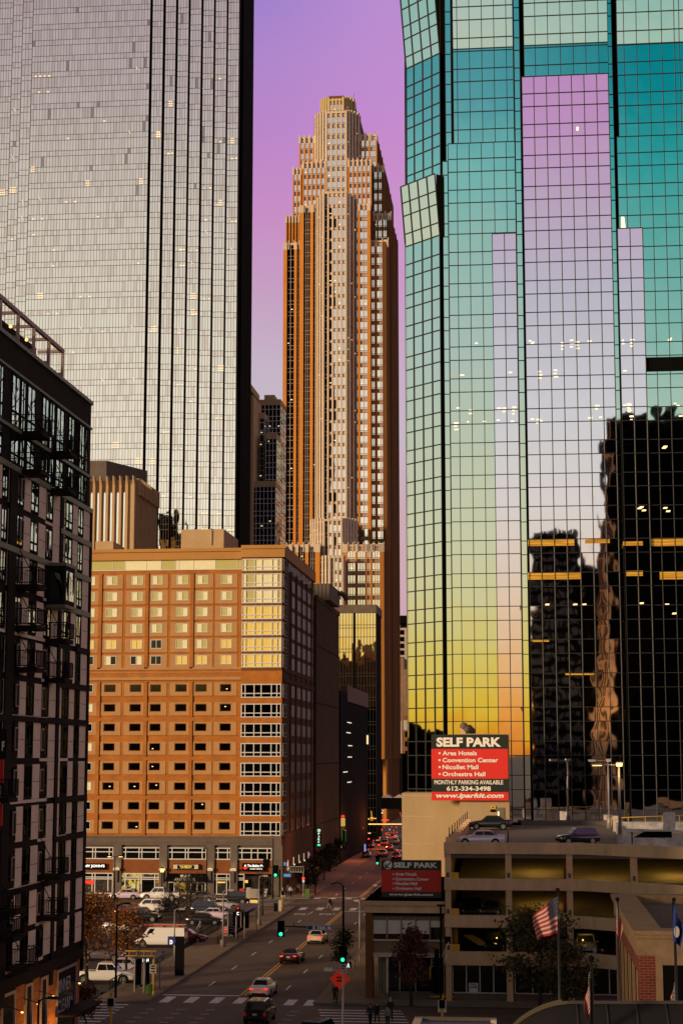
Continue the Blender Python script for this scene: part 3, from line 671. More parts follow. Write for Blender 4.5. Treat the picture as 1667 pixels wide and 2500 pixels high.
# ================================================================ ribbed concrete building behind the hotel
rb = thing('ribbed_concrete_building', 'tan concrete building with tall scalloped ribs between the apartment block and the striped tower', 'building', (-75, 311, 0))
x0, x1 = Xs((215, 327), 1250, 302); z1 = A(300, 1172, 302)[1]
mb = MB(M['tan'], M['gap'], M['blackg']); mb.box(x0, x1, 302.3, 320, 0, z1, M['tan']); mb.box(x1-.02, x1+.05, 302.3, 320, 0, z1-3, M['mauve'])
nr = 7; st_ = (x1-x0)/nr
for k in range(nr+1):
    x = x0+k*st_; mb.box(x-.22, x+.22, 301.2, 302.3, 0, z1-1.0); mb.prism([(x-.22, 301.2), (x+.22, 301.2), (x+.22, 302.3), (x-.22, 302.3)], z1-1, z1+.6, 0, top=[(x-.1, 300.6), (x+.1, 300.6), (x+.1, 302.3), (x-.1, 302.3)])
mb.box(x1-1.6, x1+.1, 301.6, 302.4, 0, z1)
for k in range(13):
    y_ = 303+k*1.35; mb.box(x1+.05, x1+.4, y_, y_+.35, 0, z1-1.2, M['tan']); mb.box(x1+.05, x1+.9, y_-.05, y_+.4, z1-2.6, z1+.4, M['tan'])
mb.build('ribbed_wall', rb)
for k in range(nr):
    xa = x0+k*st_+.35; xb = x0+(k+1)*st_-.35; w_ = MB(M['left1'], M['gap'], M['mul'])
    zz = z1-1.8
    arc = [(xa, zz-1.2), (xb, zz-1.2)]; pts = [(xb, zz-.8), (xb-.25, zz-.35), ((xa+xb)/2, zz-.1), (xa+.25, zz-.35), (xa, zz-.8)]
    w_.poly([(a, 302.1, c) for a, c in [(xa, zz-10.5), (xb, zz-10.5)]+pts], M['left1'])
    for (a, c, m_) in ((10.5, 16.4, 'gap'), (16.4, 21, 'left1'), (21, 36, 'gap'), (36, 41, 'left2')): w_.poly([(xa, 302.1, zz-c), (xb, 302.1, zz-c), (xb, 302.1, zz-a), (xa, 302.1, zz-a)], M[m_])
    w_.build('window_strip', rb)
mb = MB(M['dkstone']); xp0, xp1 = Xs((214, 266), 1150, 308); zz = A(250, 1129, 308)[1]; mb.prism([(xp0, 306), (xp1, 306), (xp1+5, 318), (xp0, 318)], z1, zz); mb.build('penthouse', rb)
# ================================================================ hotel block (orange brick, left of the street)
HYp = 260.0
hb = thing('brick_building', 'broad orange brick building with rows of square windows and shops at street level', 'building', (-53, 262, 0))
def hz(y, px=400): return A(px, y, HYp)[1]
hx0 = -76.0; hxc = A(690, 1420, HYp)[0]; hxb = A(590, 1500, HYp)[0]
z_top = hz(1338); z_base = hz(2043)
mb = MB(M['hbrick'], M['orange2'], M['dkstone'], M['roofg'])
mb.box(hx0, hxb, HYp, HYp+38, z_base, z_top-1.2, M['hbrick'])
mb.box(hxb, hxc, HYp-.3, HYp+38, z_base, z_top-1.2, M['hbrick'])
mb.box(hx0, hxb, HYp-.5, HYp+38.2, z_top-1.9, z_top-.2, M['orange2']); mb.box(hxb-.0, hxc+.4, HYp-.8, HYp+38.2, z_top-1.7, z_top+.15, M['orange2'])
mb.box(hx0, hxb, HYp-.75, HYp-.5, z_top-.7, z_top-.2, M['orange2']); mb.box(hxb, hxc+.6, HYp-1.05, HYp-.8, z_top-.4, z_top+.15, M['orange2'])
for (ya, yb, pr) in ((1630, 1636, .22), (1641, 1643, .12), (1654, 1661, .3)):
    mb.box(hx0, hxb-.02, HYp-pr, HYp+.1, hz(yb), hz(ya), M['panelst'])
mb.build('wall', hb)
# side wall (faces the street)
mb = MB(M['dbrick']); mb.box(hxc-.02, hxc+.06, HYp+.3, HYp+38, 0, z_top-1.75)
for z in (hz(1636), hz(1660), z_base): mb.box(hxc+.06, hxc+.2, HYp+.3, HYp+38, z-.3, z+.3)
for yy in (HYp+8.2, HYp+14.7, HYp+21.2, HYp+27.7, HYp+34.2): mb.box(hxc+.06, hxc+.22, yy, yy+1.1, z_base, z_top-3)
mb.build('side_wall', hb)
M['hvac'] = mat('aluminium', (.45, .43, .42), .4)
cols = [(204, 236), (261.0, 286.0), (323, 348), (372, 396), (433, 458), (481.5, 506.5), (541, 565.5)]
rows_u = [1407+39.1*k for k in range(6)]           # window head rows (picture y at the wall plane)
rows_l = [1672+47.95*k for k in range(8)]
wn_ = 0
XC = [(A(a, 1420, HYp)[0], A(b_, 1420, HYp)[0]) for a, b_ in cols]
XC[0] = (XC[0][1]-1.9, XC[0][1]-.3)
def window(parent, x0, x1, z0, z1, Y, style, name='window', frame=.09):
    """frame, panes and what hangs behind them; one mesh frame with the glass as its child"""
    mb = MB(M['white'], M['blackg'], M['curt'], M['curt2'], M['ysky']); xm = (x0+x1)/2
    if style != 'dark':
        mb.box(x0-frame, x0, Y-.09, Y+.03, z0-frame, z1+frame, 0); mb.box(x1, x1+frame, Y-.09, Y+.03, z0-frame, z1+frame, 0)
        mb.box(x0, x1, Y-.088, Y+.03, z0-frame, z0, 0); mb.box(x0, x1, Y-.088, Y+.03, z1, z1+frame, 0); mb.box(xm-.04, xm+.04, Y-.085, Y+.03, z0, z1, 0)
    fl = random.random() < .5
    ca, cb = {'light': ('curt', 'curt2'), 'yellow': ('ysky', 'ysky'), 'mix': ('curt', 'blackg'), 'night': ('blackg', 'blackg'), 'dark': ('blackg', 'blackg')}[style]
    if fl: ca, cb = cb, ca
    mb.poly([(x0, Y-.03, z0), (xm, Y-.03, z0), (xm, Y-.03, z1), (x0, Y-.03, z1)], M[ca]); mb.poly([(xm, Y-.03, z0), (x1, Y-.03, z0), (x1, Y-.03, z1), (xm, Y-.03, z1)], M[cb])
    if style == 'dark' and random.random() < .14:
        x = random.uniform(x0+.1, x1-.3); z = random.uniform(z0+.1, z1-.3); mb.poly([(x, Y-.04, z), (x+.25, Y-.04, z), (x+.25, Y-.04, z+.12), (x, Y-.04, z+.12)], M['ipale'])
    return mb.build(name, parent)
pn = MB(M['panelst'], M['hbrick'], M['gap'])
for r, y in enumerate(rows_u+rows_l):
    up_ = r < 6
    for c, (x0, x1) in enumerate(XC):
        z1 = hz(y); z0 = z1-(1.2 if up_ else 1.05)
        pr = .035
        pl, pr_ = (.62, .62) if c in (0, 2, 4, 6) else (.62, .62)
        # lighter panel round each window: four strips so the window sits back in it
        yo = HYp-.06
        pn.box(x0-.95, x0-.1, yo, HYp+.02, z0-.62, z1+.28, 0); pn.box(x1+.1, x1+.95, yo, HYp+.02, z0-.62, z1+.28, 0)
        pn.box(x0-.1, x1+.1, yo, HYp+.02, z0-.62, z0-.1, 0); pn.box(x0-.1, x1+.1, yo, HYp+.02, z1+.1, z1+.28, 0)
        pn.box(x0-1.0, x1+1.0, yo-.05, HYp, z0-.72, z0-.62, 1)
        if up_: style = 'light' if r < 4 or c in (4, 5) and r == 4 else random.choice(('yellow', 'mix', 'night')) if c < 4 else 'yellow'
        else: style = 'mix' if c == 0 else 'dark'
        window(hb, x0, x1, z0, z1, HYp, style)
for c in (0, 2, 4):           # slim piers between paired windows
    xm = (XC[c][1]+XC[c+1][0])/2
    for g0 in range(0, 6, 2): pn.box(xm-.28, xm+.28, HYp-.22, HYp+.02, hz(rows_u[g0+1])-1.9, hz(rows_u[g0])+.45, 1)
    for g0 in range(0, 8, 2): pn.box(xm-.28, xm+.28, HYp-.22, HYp+.02, hz(rows_l[g0+1])-1.9, hz(rows_l[g0])+.45, 1)
pn.build('window_surround', hb)
# ribbon of curtained windows under the cornice
mb = MB(M['curt'], M['curt2'], M['white']); z1, z0 = hz(1367), hz(1391); x = hx0
while x < hxb-.4:
    wd = random.choice((1.9, 2.3, 3.4, .5)); m_ = random.choice((M['curt'], M['curt2'], M['curt'])); x2 = min(hxb, x+wd); mb.box(x, x2, HYp-.05, HYp+.02, z0, z1, m_); mb.box(x-.04, x+.04, HYp-.09, HYp+.02, z0, z1, M['white']); x = x2
mb.box(hx0, hxb, HYp-.1, HYp+.02, z0-.1, z0, M['white']); mb.box(hx0, hxb, HYp-.1, HYp+.02, z1, z1+.08, M['white']); mb.build('ribbon_window', hb)
# glazed corner bay
bx0, bx1 = hxb+.15, hxc-.15; fr = [0, .09, .32, .5, .76, .9, 1.0]
M['oglass'] = mirror('orange_reflection_pane', 'd08038', 0, .06, .5)  # orange reflection is put into the glass tint
def bayrow(y1, y0, style):
    z1, z0 = A(640, y1, HYp)[1], A(640, y0, HYp)[1]; mb = MB(M['white'])
    gl = {'curt': ['curt', 'curt2', 'curt', 'curt', 'curt', 'curt2'], 'yel': ['ysky']*6, 'oran': ['oglass']*6, 'dark': ['blackg']*6}[style]
    us = [bx0+(bx1-bx0)*f for f in fr]
    for k in range(6): mb.poly([(us[k], HYp-.34, z0), (us[k+1], HYp-.34, z0), (us[k+1], HYp-.34, z1), (us[k], HYp-.34, z1)], M[gl[k]])
    for x in us: mb.box(x-.07, x+.07, HYp-.45, HYp-.3, z0-.1, z1+.1, 0)
    for z in (z0, z0+(z1-z0)*.3, z1): mb.box(us[0], us[-1], HYp-.445, HYp-.3, z-.07, z+.07, 0)
    mb.build('bay_window', hb)
    sb = MB(M['white'], M['blackg'], M['lav'])      # the same band turns the corner
    ys_ = [HYp-.2, HYp+1.3, HYp+2.8, HYp+4.2]
    for k in range(3): sb.poly([(hxc+.1, ys_[k], z0), (hxc+.1, ys_[k+1], z0), (hxc+.1, ys_[k+1], z1), (hxc+.1, ys_[k], z1)], M['sidew'])
    for y_ in ys_: sb.box(hxc+.06, hxc+.2, y_-.05, y_+.05, z0, z1, M['mauve'])
    for z in (z0, z0+(z1-z0)*.3, z1): sb.box(hxc+.06, hxc+.19, ys_[0], ys_[-1], z-.05, z+.05, M['mauve'])
    sb.build('corner_window', hb)
M['sidew'] = mirror('side_wavy_glass', '706c66', 0, .25, .9)
bayrow(1366, 1393, 'curt')
for k in range(6): bayrow(1402+39.2*k, 1433+39.2*k, 'yel' if k > 1 else 'curt')
for k in range(8): bayrow(1671.5+48.1*k, 1703+48.1*k, 'oran' if k < 2 else 'dark')
mb = MB(M['beige'], M['brown'])
for k in range(7): z = A(640, 1394.5+39.2*k, HYp)[1]; mb.box(bx0-.1, bx1+.1, HYp-.36, HYp-.28, z-.5, z-.05, M['brown'])
mb.build('spandrel', hb)
# dark punched windows of the side wall
mb = MB(mat('dull_dark_pane', (.018, .012, .010), .35, spec=.25), M['brown'])
for r in range(14):
    z1 = (hz(rows_u[r]) if r < 6 else hz(rows_l[r-6]))
    for c in range(5):
        for k in (0, 1, 2):
            y0 = HYp+9.6+c*6.5+k*1.75-(1.2 if c == 0 else 0)
            if y0 < HYp+36.5: mb.box(hxc+.05, hxc+.1, y0, y0+1.15, z1-1.7, z1+.1, 0)
tag(mb.build('windows', hb), kind='stuff')
mb = MB(M['aptg'], M['mauve']); z1, z0 = hz(1367), hz(1391)
for k in range(22): y0 = HYp+5+k*1.35; mb.box(hxc+.06, hxc+.12, y0, y0+1.1, z0, z1, M['sidew'])
mb.build('ribbon_window', hb)
# base storeys
gx = [(-70.5, 260, 0), ]
brickmat('base_brick', '84481a', '764016', '7c4c28', .5, .16, var=.2); M['bbrick'] = MT['base_brick']; mb = MB(M['dkstone'], M['bbrick']); zg = .14
def BX(px, y=2100): return A(px, y, HYp)[0]
piers = [(180, 200), (277.5, 297.5), (390, 409), (504, 524), (563, 580), (664, 690)]
mb.box(hx0, hxc+.05, HYp-.35, HYp+.1, hz(2064), z_base, M['dkstone']); mb.box(hx0, hxc+.05, HYp-.42, HYp-.3, hz(2058), hz(2056.5), M['dkstone']); mb.box(hx0, hxc+.08, HYp-.5, HYp-.3, z_base-.15, z_base+.1, M['dkstone'])
for a, b_ in piers: mb.box(BX(a), BX(b_), HYp-.35, HYp+.1, 0, hz(2064), M['dkstone'])
mb.box(hx0, hxc, HYp+.9, HYp+38, 0, z_base, M['gap'])
mb.box(hx0, BX(664), HYp-.05, HYp+1.0, hz(2133), hz(2099), M['bbrick']); mb.box(hx0, BX(664), HYp+.1, HYp+1.0, hz(2070), hz(2063), M['dkstone'])
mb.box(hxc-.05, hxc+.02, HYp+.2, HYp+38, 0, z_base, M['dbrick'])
mb.build('base_wall', hb)
def framed(name, pa, pb, ya, yb, vf, hf, fill, Y=HYp-.02, parent=hb, fm='white', th=.14, lamps=0):
    x0, x1 = BX(pa), BX(pb); z1, z0 = hz(ya), hz(yb); mb = MB(M[fm])
    us = [x0+(x1-x0)*f for f in vf]; vs = [z0+(z1-z0)*f for f in hf]
    for a in range(len(us)-1):
        for c in range(len(vs)-1):
            m_ = fill(a, c) if callable(fill) else fill
            if m_ is not None: mb.poly([(us[a], Y, vs[c]), (us[a+1], Y, vs[c]), (us[a+1], Y, vs[c+1]), (us[a], Y, vs[c+1])], m_)
    for u in us: mb.box(u-th/2, u+th/2, Y-.1, Y+.05, z0-th/2, z1+th/2)
    for v in vs: mb.box(x0, x1, Y-.096, Y+.05, v-th/2, v+th/2)
    return mb.build(name, parent)
VF = [0, .1, .455, .53, .9, 1]
framed('upper_window', 185, 276, 2071, 2098, VF, [0, .62, 1], M['blackg']); framed('upper_window', 297.5, 390, 2071, 2098, VF, [0, .62, 1], M['blackg'])
framed('upper_window', 411, 503, 2071, 2098, VF, [0, .62, 1], M['blackg']); framed('upper_window', 524.5, 562.5, 2071, 2098, [0, .2, .82, 1], [0, .62, 1], M['blackg'])
framed('upper_window', 581, 663, 2071, 2098, [0, .12, .4, .59, .87, 1], [0, .62, 1], M['blackg'])
# shop fronts
def glow(name, c, e, sc_=3.0, lo=.1):
    m = mat(name, (.02, .02, .02), .3); t = m.node_tree; bs = t.nodes['Principled BSDF']
    g = t.nodes.new('ShaderNodeNewGeometry'); n = t.nodes.new('ShaderNodeTexVoronoi'); n.inputs['Scale'].default_value = sc_; t.links.new(g.outputs['Position'], n.inputs['Vector'])
    nz = t.nodes.new('ShaderNodeTexNoise'); nz.inputs['Scale'].default_value = sc_*.7; t.links.new(g.outputs['Position'], nz.inputs['Vector'])
    s = t.nodes.new('ShaderNodeSeparateColor'); t.links.new(n.outputs['Color'], s.inputs[0])
    mm_ = t.nodes.new('ShaderNodeMath'); mm_.operation = 'MULTIPLY'; t.links.new(s.outputs[0], mm_.inputs[0]); t.links.new(nz.outputs['Fac'], mm_.inputs[1])
    mr = t.nodes.new('ShaderNodeMapRange'); mr.inputs[1].default_value = lo; mr.inputs[2].default_value = .5; mr.inputs[4].default_value = e
    t.links.new(mm_.outputs[0], mr.inputs[0]); t.links.new(mr.outputs[0], bs.inputs['Emission Strength']); bs.inputs['Emission Color'].default_value = lin(c); M[name] = m; return m
glow('lit_shop_goods', 'e8c848', .9, 2.6, .12); glow('lit_shop_amber', 'd89428', .55, 1.2, .05); glow('lit_shop_dim', '8a4a20', .25, 1.6, .2); glow('lit_lobby', 'e0b040', .8, 1.6, .04)
SFV = [0, .1, .455, .53, .88, 1]; SH = [0, .72, .81, 1]
framed('shop_window', 297.5, 390, 2134, 2183, SFV, SH, lambda a, c: M['lit_shop_goods'] if a < 3 and c != 1 else (M['lit_shop_amber'] if a > 3 or c == 2 else M['blackg']))
framed('shop_window', 185, 276, 2134, 2183, SFV, SH, lambda a, c: M['lit_shop_dim'] if c == 0 else M['blackg'])
framed('shop_window', 523, 562, 2134, 2183, [0, .18, .8, 1], SH, lambda a, c: M['lit_shop_dim'] if c == 0 and a == 1 else M['blackg'])
framed('shop_window', 580, 596, 2134, 2183, [0, 1], SH, M['blackg'])
framed('entrance_door', 412, 502, 2151, 2183, [0, .16, .32, .62, .78, .92, 1], [0, .88, 1], lambda a, c: M['lit_lobby'] if a in (1, 2) else M['blackg'])
framed('entrance_door', 598, 660, 2140, 2183, [0, .3, .55, .8, 1], [0, .9, 1], lambda a, c: M['lit_shop_dim'] if a == 1 else M['gap'], fm='mulb', th=.1)
mb = MB(M['gap']); x0, x1 = BX(409.5), BX(504); mb.extr([(HYp-1.6, hz(2151)), (HYp, hz(2151)), (HYp, hz(2133)), (HYp-.3, hz(2133))], x0, x1, M['gap'], axis='X'); mb.build('awning', hb)
text('APARTMENTS', .9, ((x0+x1)/2, HYp-1.62, hz(2146)), M['white'], hb, width=3.1, height=.42)
mb = MB(M['white']); xm = (x0+x1)/2
mb.box(xm-.75, xm+.75, HYp-1.2, HYp-1.1, hz(2141), hz(2135)); mb.build('emblem', hb); text('M', .9, (xm, HYp-1.22, hz(2138)), M['gap'], hb, width=.9, height=.5, shear=.3)
# wall lamps
M['lampglow'] = mat('lamp_glow', 'ffd890', .5, emit=2.2, ecol='ffc870')
for px in (287, 399, 514, 571):
    x = BX(px); z = hz(2120); mb = MB(M['dkstone'], M['white'], M['lampglow']); mb.prism([(x-.5, HYp-.75), (x+.5, HYp-.75), (x+.35, HYp-.36), (x-.35, HYp-.36)], z-.35, z, 1)
    mb.box(x-.16, x+.16, HYp-.6, HYp-.36, z-2.1, z-.35, 0); mb.poly([(x-.35, HYp-.6, z+.02), (x+.35, HYp-.6, z+.02), (x+.3, HYp-.38, z+.02), (x-.3, HYp-.38, z+.02)], 2); mb.build('wall_lamp', hb)
    l = bpy.data.lights.new('wall_lamp_light', 'POINT'); l.energy = 9; l.color = (1, .72, .35); l.shadow_soft_size = .2; lo = bpy.data.objects.new('wall_lamp_light', l); sc.collection.objects.link(lo); lo.location = (x, HYp-.85, z+.55)
# shop signs
def signbox(pa, pb, ya, yb, m, Y=HYp-.3, dep=.25): x0, x1 = BX(pa), BX(pb); mb = MB(M[m], M['gap']); mb.box(x0, x1, Y-dep, Y+.25, hz(yb), hz(ya), M[m]); return mb, x0, x1
M['letw'] = mat('backlit_white_letters', 'ffffff', .5, emit=.95, ecol='dfeef0'); M['letr'] = mat('backlit_red_letters', 'e02010', .5, emit=.8, ecol='e03020'); M['lety'] = mat('lit_yellow_letters', 'e8c850', .5, emit=.6, ecol='e0c060')
mb, x0, x1 = signbox(196, 259, 2110, 2124, 'gap'); o = thing('shop_sign', "black shop sign with lit white JIMMY JOHN'S lettering beside the apartment block", 'sign', ((x0+x1)/2, HYp-.5, 6)); mb.build('panel', o); text("JIMMY JOHN'S", 1, ((BX(195)+BX(258))/2, HYp-.57, hz(2116.5)), M['letw'], o, width=BX(258)-BX(195), height=.5, offset=.03)
mb, x0, x1 = signbox(424, 487, 2110, 2123, 'gap'); o = thing('name_sign', 'pale framed name sign reading THE METRO above the black awning', 'sign', ((x0+x1)/2, HYp-.5, 6)); mb.build('panel', o)
mb = MB(M['beige']); mb.box(x0+.06, x1-.06, HYp-.6, HYp-.54, hz(2121.5), hz(2111)); mb.build('face', o); mb = MB(M['gap']); mb.box(x0+.7, x1-.7, HYp-.63, HYp-.59, hz(2121), hz(2112)); mb.build('name_plate', o)
text('THE METRO', 1, ((x0+x1)/2, HYp-.65, hz(2115)), M['lety'], o, width=1.9, height=.26, offset=.02); text('APARTMENTS', 1, ((x0+x1)/2, HYp-.65, hz(2118.6)), M['lety'], o, width=1.6, height=.13, offset=.02)
mb, x0, x1 = signbox(593, 648, 2107, 2126, 'gap'); o = thing('restaurant_sign', 'black restaurant sign with white THE MELTING POT lettering and a red pot emblem', 'sign', ((x0+x1)/2, HYp-.5, 6)); mb.build('panel', o)
text('The Melting Pot', 1, (x0+2.05, HYp-.57, hz(2113.5)), M['letw'], o, width=2.55, height=.48, offset=.02); text('a fondue restaurant', 1, (x0+2.1, HYp-.57, hz(2120)), M['letw'], o, width=1.9, height=.17, offset=.02)
mb = MB(M['letr']); mb.poly([(x0+.1+.7*(.5+.5*cos(pi+pi*k/8)), HYp-.57, hz(2116)-.35*sin(pi*k/8)) for k in range(9)]); mb.build('emblem', o)
mb = MB(M['letw']); mb.tube((x0+.45, HYp-.55, hz(2112.5)), (x0+.45, HYp-.58, hz(2112.5)), .14, n=8); mb.build('emblem_flame', o)
for (px, y, w_, h_, m_, lab) in ((212, 2155, 2.3, .55, 'letr', 'small red lit window sign behind the autumn tree'), (327, 2164, .6, .7, 'white', 'small white notice board in the lit shop window'), (541, 2155, 1.2, .2, 'lety', 'small amber neon word in the narrow shop window'), (602, 2153, .45, .4, 'lety', 'small yellow bell shaped neon by the dark entrance')):
    o = MB(M[m_]); x, z = A(px, y, HYp); o.box(x-w_/2, x+w_/2, HYp-.2, HYp-.14, z-h_/2, z+h_/2); tag(o.build('window_sign'), lab, 'sign')
# plant boxes on the roof
def roofbox(lab, pa, pb, yt, Y, dep, zb):
    x0, x1 = Xs((pa, pb), yt+20, Y); z1 = A(pa, yt, Y)[1]; o = thing('roof_enclosure', lab, 'enclosure', ((x0+x1)/2, Y, zb))
    mb = MB(M['tan']); mb.box(x0, x1, Y, Y+dep, zb, z1)
    k = zb+.2
    while k < z1: mb.box(x0-.03, x1+.03, Y-.03, Y+dep+.03, k, k+.09); k += .42
    mb.build('cladding', o); 
    if pb-pa > 60: mb = MB(M['hvac']); mb.tube((x1-2, Y-.2, z1-.2), (x1-2, Y-.2, z1-2.6), .08, n=6); mb.tube((x1-2.2, Y-.2, z1), (x1-1.9, Y-.2, z1), .12, n=6); mb.build('pipe', o)
zr_ = z_top-1.2
roofbox('long tan louvred enclosure on the roof of the orange brick building', 442, 546, 1293, 272, 14, zr_)
roofbox('short tan louvred box on the roof beside the ribbed building', 233, 276, 1322, 268, 6, zr_)
# ================================================================ blank walled block behind the hotel
bw = thing('blank_wall_building', 'tall blank brown building with a windowless side wall along the street', 'building', (-45, 318, 0))
mb = MB(mat('blank_brown_wall', (.11, .07, .042), .95, spec=.05, noise=.14, scale=.25)); mb.box(-64, -36.6, 299, 335.5, 0, 48.4)
for z in (9, 19.5, 30, 40): mb.box(-36.6, -36.53, 299, 335.5, z-.12, z+.02, M['gap'])
for k in range(22): mb.box(-36.6, -36.56, 299.3+k*1.65, 299.4+k*1.65, 0, 48.3, M['dkstone'])
mb.box(-36.9, -36.45, 298.8, 335.6, 48.0, 48.8); mb.build('wall', bw)
pt_ = thing('rooftop_plant', 'dark ribbed plant room with a round duct on the blank walled building', 'enclosure', (-39, 312, 48.8))
mb = MB(M['dkstone']); x0 = A(766, 1440, 310)[0]; x1 = A(806, 1440, 310)[0]; zt = A(780, 1425, 310)[1]; mb.box(x0, x1, 310, 326, 48.9, zt)
k = x0
while k < x1: mb.box(k, k+.08, 309.9, 310, 49, zt-.1); k += .7
mb.build('housing', pt_); mb = MB(M['dkstone']); mb.path([(x1+.2, 322, 50.5+1.2*sin(pi*t/8)) if False else (x1-1+2.6*t/8, 324, 50.2+1.3*sin(pi*t/8)) for t in range(9)], .5, 8); mb.build('duct', pt_)
# ================================================================ apartment block on the left edge
AXp = -33.0
ap = thing('apartment_block', 'dark framed apartment block with lavender panels and black balconies at the left edge', 'building', (-38, 115, 0))
def AY(px, y=1700): return AX(px, y, AXp)[0]
def AZ(y): return H+(A(212, y, 127.0)[1]-H)
M['apanel'] = mat('lavender_grey_panel', (.70, .56, .45), .75, noise=.10, scale=.7)
M['aframe'] = mat('black_metal_cladding', (.016, .011, .011), .8, spec=.08, noise=.2, scale=.5)
M['agreen'] = mat('bronze_green_band', (.13, .14, .08), .5, noise=.2, scale=.6)
M['awhite'] = mat('vent_grille', (.30, .22, .20), .6)
yN, yF = 96.0, 127.0
zroof = AZ(989)
mb = MB(M['aframe'], M['agreen'], M['roofg']); mb.box(-58, AXp, yN, yF, 4.5, zroof, M['aframe']); mb.box(-58.1, AXp+.15, yN, yF+.1, zroof-.02, zroof+.25, M['agreen'])
mb.box(AXp-.01, AXp+.12, yN, yF, AZ(1050), AZ(1045), M['agreen']); mb.build('body', ap)
edges = [212, 208.3, 193.5, 183, 167, 160, 146, 134, 118, 101, 82, 61, 45, 25, 6, -10, -30]
#        trim  panel  dark  panel win  panel ...
kinds = ['D', 'P', 'W', 'P', 'W', 'P', 'D', 'P', 'W', 'P', 'W', 'P', 'W', 'P', 'W', 'P']
edges = [212, 208.3, 193.5, 179, 167, 148, 140, 134, 118, 99, 82, 61, 45, 25, 6, -12, -30]
fl_z = [AZ(y) for y in (1243, 1326, 1412, 1498, 1589, 1678, 1763, 1855, 1945, 2034, 2130, 2221, 2301)]
YS = [AY(p) for p in edges]
pm = MB(M['apanel'])
for i, k in enumerate(kinds):
    if k != 'P': continue
    for f in range(len(fl_z)-1):
        if i in (1,) and False: continue
        zt, zb = fl_z[f]-(.3 if f % 2 == 0 or i > 7 else .12), fl_z[f+1]+.12
        pm.box(AXp, AXp+.07, YS[i+1]-.05, YS[i]-.02, zb, zt); pm.box(AXp+.07, AXp+.075, YS[i+1]+.02, YS[i]-.02, (zb+zt)/2-.015, (zb+zt)/2+.015, M['gap'])
for f in range(len(fl_z)-1):        # pale sills between storeys on the near part
    if f % 2: pm.box(AXp, AXp+.06, YS[-1], YS[8], fl_z[f+1]-.1, fl_z[f+1]+.1)
    else: pm.box(AXp, AXp+.06, YS[9], YS[4], fl_z[f+1]-.1, fl_z[f+1]+.1)
pm.build('facade_panel', ap)
bm_ = MB(M['agreen'], M['aframe'])
for f, (i0, i1) in ((0, (0, 16)), (1, (0, 7)), (2, (0, 16)), (3, (0, 8)), (4, (0, 3)), (5, (0, 7)), (6, (0, 16)), (8, (0, 6)), (9, (0, 7)), (10, (0, 16))):
    z = fl_z[f]; bm_.box(AXp, AXp+.2, YS[i1], YS[i0], z-.32, z+.05, M['agreen'] if f < 4 else M['aframe'])
for i in (0, 6, 13): bm_.box(AXp, AXp+.18, YS[i+1], YS[i], 5, fl_z[0], M['aframe'])
bm_.build('trim_band', ap)
def awin(y0, y1, z0, z1, mg, name='window'):
    mb = MB(mg, M['aframe']); mb.poly([(AXp+.03, y0, z0), (AXp+.03, y1, z0), (AXp+.03, y1, z1), (AXp+.03, y0, z1)], mg)
    for y in (y0, (y0+y1)/2, y1): mb.box(AXp+.02, AXp+.07, y-.035, y+.035, z0, z1, 1)
    for z in (z0, z0+(z1-z0)*.28, z1): mb.box(AXp+.02, AXp+.095, y0, y1, z-.05, z+.05, 1)
    return mb.build(name, ap)
for i, k in enumerate(kinds):
    if k != 'W': continue
    for f in range(len(fl_z)-1):
        z1, z0 = fl_z[f]-.4, fl_z[f+1]+.3; y0, y1 = YS[i+1]+.15, YS[i]-.15
        awin(y0, y1, z0, z1, M['aptg'] if f < 4 else M['aptgd'])
for i in (5, 6):
    for f in range(0, 4): awin(YS[i+1]+.05, YS[i]-.05, fl_z[f+1]+.4, fl_z[f]-.5, M['aptg'])
# the two dark top storeys with tall panes
for (ya, yb) in ((1054, 1160), (1172, 1236)):
    for (pa, pb) in ((213, 207), (205, 195), (191, 186), (181, 168), (155, 138), (132, 121), (117, 103), (84, 66), (60, 50), (45, 27), (4, -8)):
        y0, y1 = AX(pb, 1050, AXp)[0], AX(pa, 1050, AXp)[0]; awin(y0-.1, y1, AZ(yb), AZ(ya), M['aptg'], 'tall_window')
mb = MB(M['agreen']); mb.box(AXp, AXp+.16, yN, yF, AZ(1170), AZ(1163)); mb.build('trim_band', ap)
for (p, fs) in ((26, range(0, 11)), (98, range(0, 11))):     # wall vents
    for f in fs:
        if f in (2, 3) and p > 50: continue
        y0 = AY(p)+(.1 if p > 50 else .8); mb = MB(M['awhite'], M['aframe']); z = fl_z[f+1]+.6; mb.box(AXp+.07, AXp+.16, y0, y0+.62, z, z+1.5, 0); mb.box(AXp+.16, AXp+.17, y0+.08, y0+.54, z+.1, z+1.4, 1); mb.build('vent', ap)
# balconies
def balcony(yc, z, depth=1.5, wid=2.0):
    o = MB(M['aframe']); x0, x1 = AXp, AXp+depth; y0, y1 = yc, yc+wid
    o.box(x0, x1, y0, y1, z-.28, z); bo = o.build('balcony', ap)
    r = MB(M['aframe'])
    for (a, b_) in (((x0, y0), (x1, y0)), ((x1, y0), (x1, y1)), ((x1, y1), (x0, y1))):
        L_ = math.hypot(b_[0]-a[0], b_[1]-a[1]); n = int(L_/.14)
        for zz in (z+.12, z+1.1): r.tube((a[0], a[1], zz), (b_[0], b_[1], zz), .035, n=4)
        for k in range(n+1): t = k/n; x = a[0]+(b_[0]-a[0])*t; y = a[1]+(b_[1]-a[1])*t; r.tube((x, y, z+.1), (x, y, z+1.1), .016 if k % n else .04, n=4, cap=False)
    r.tube((x1-.1, y0+.1, z+.1), (AXp+.05, y0+.1, z+2.5), .03, n=4)
    ro = r.build('railing', bo)
YA, YB = 108.6, 115.6

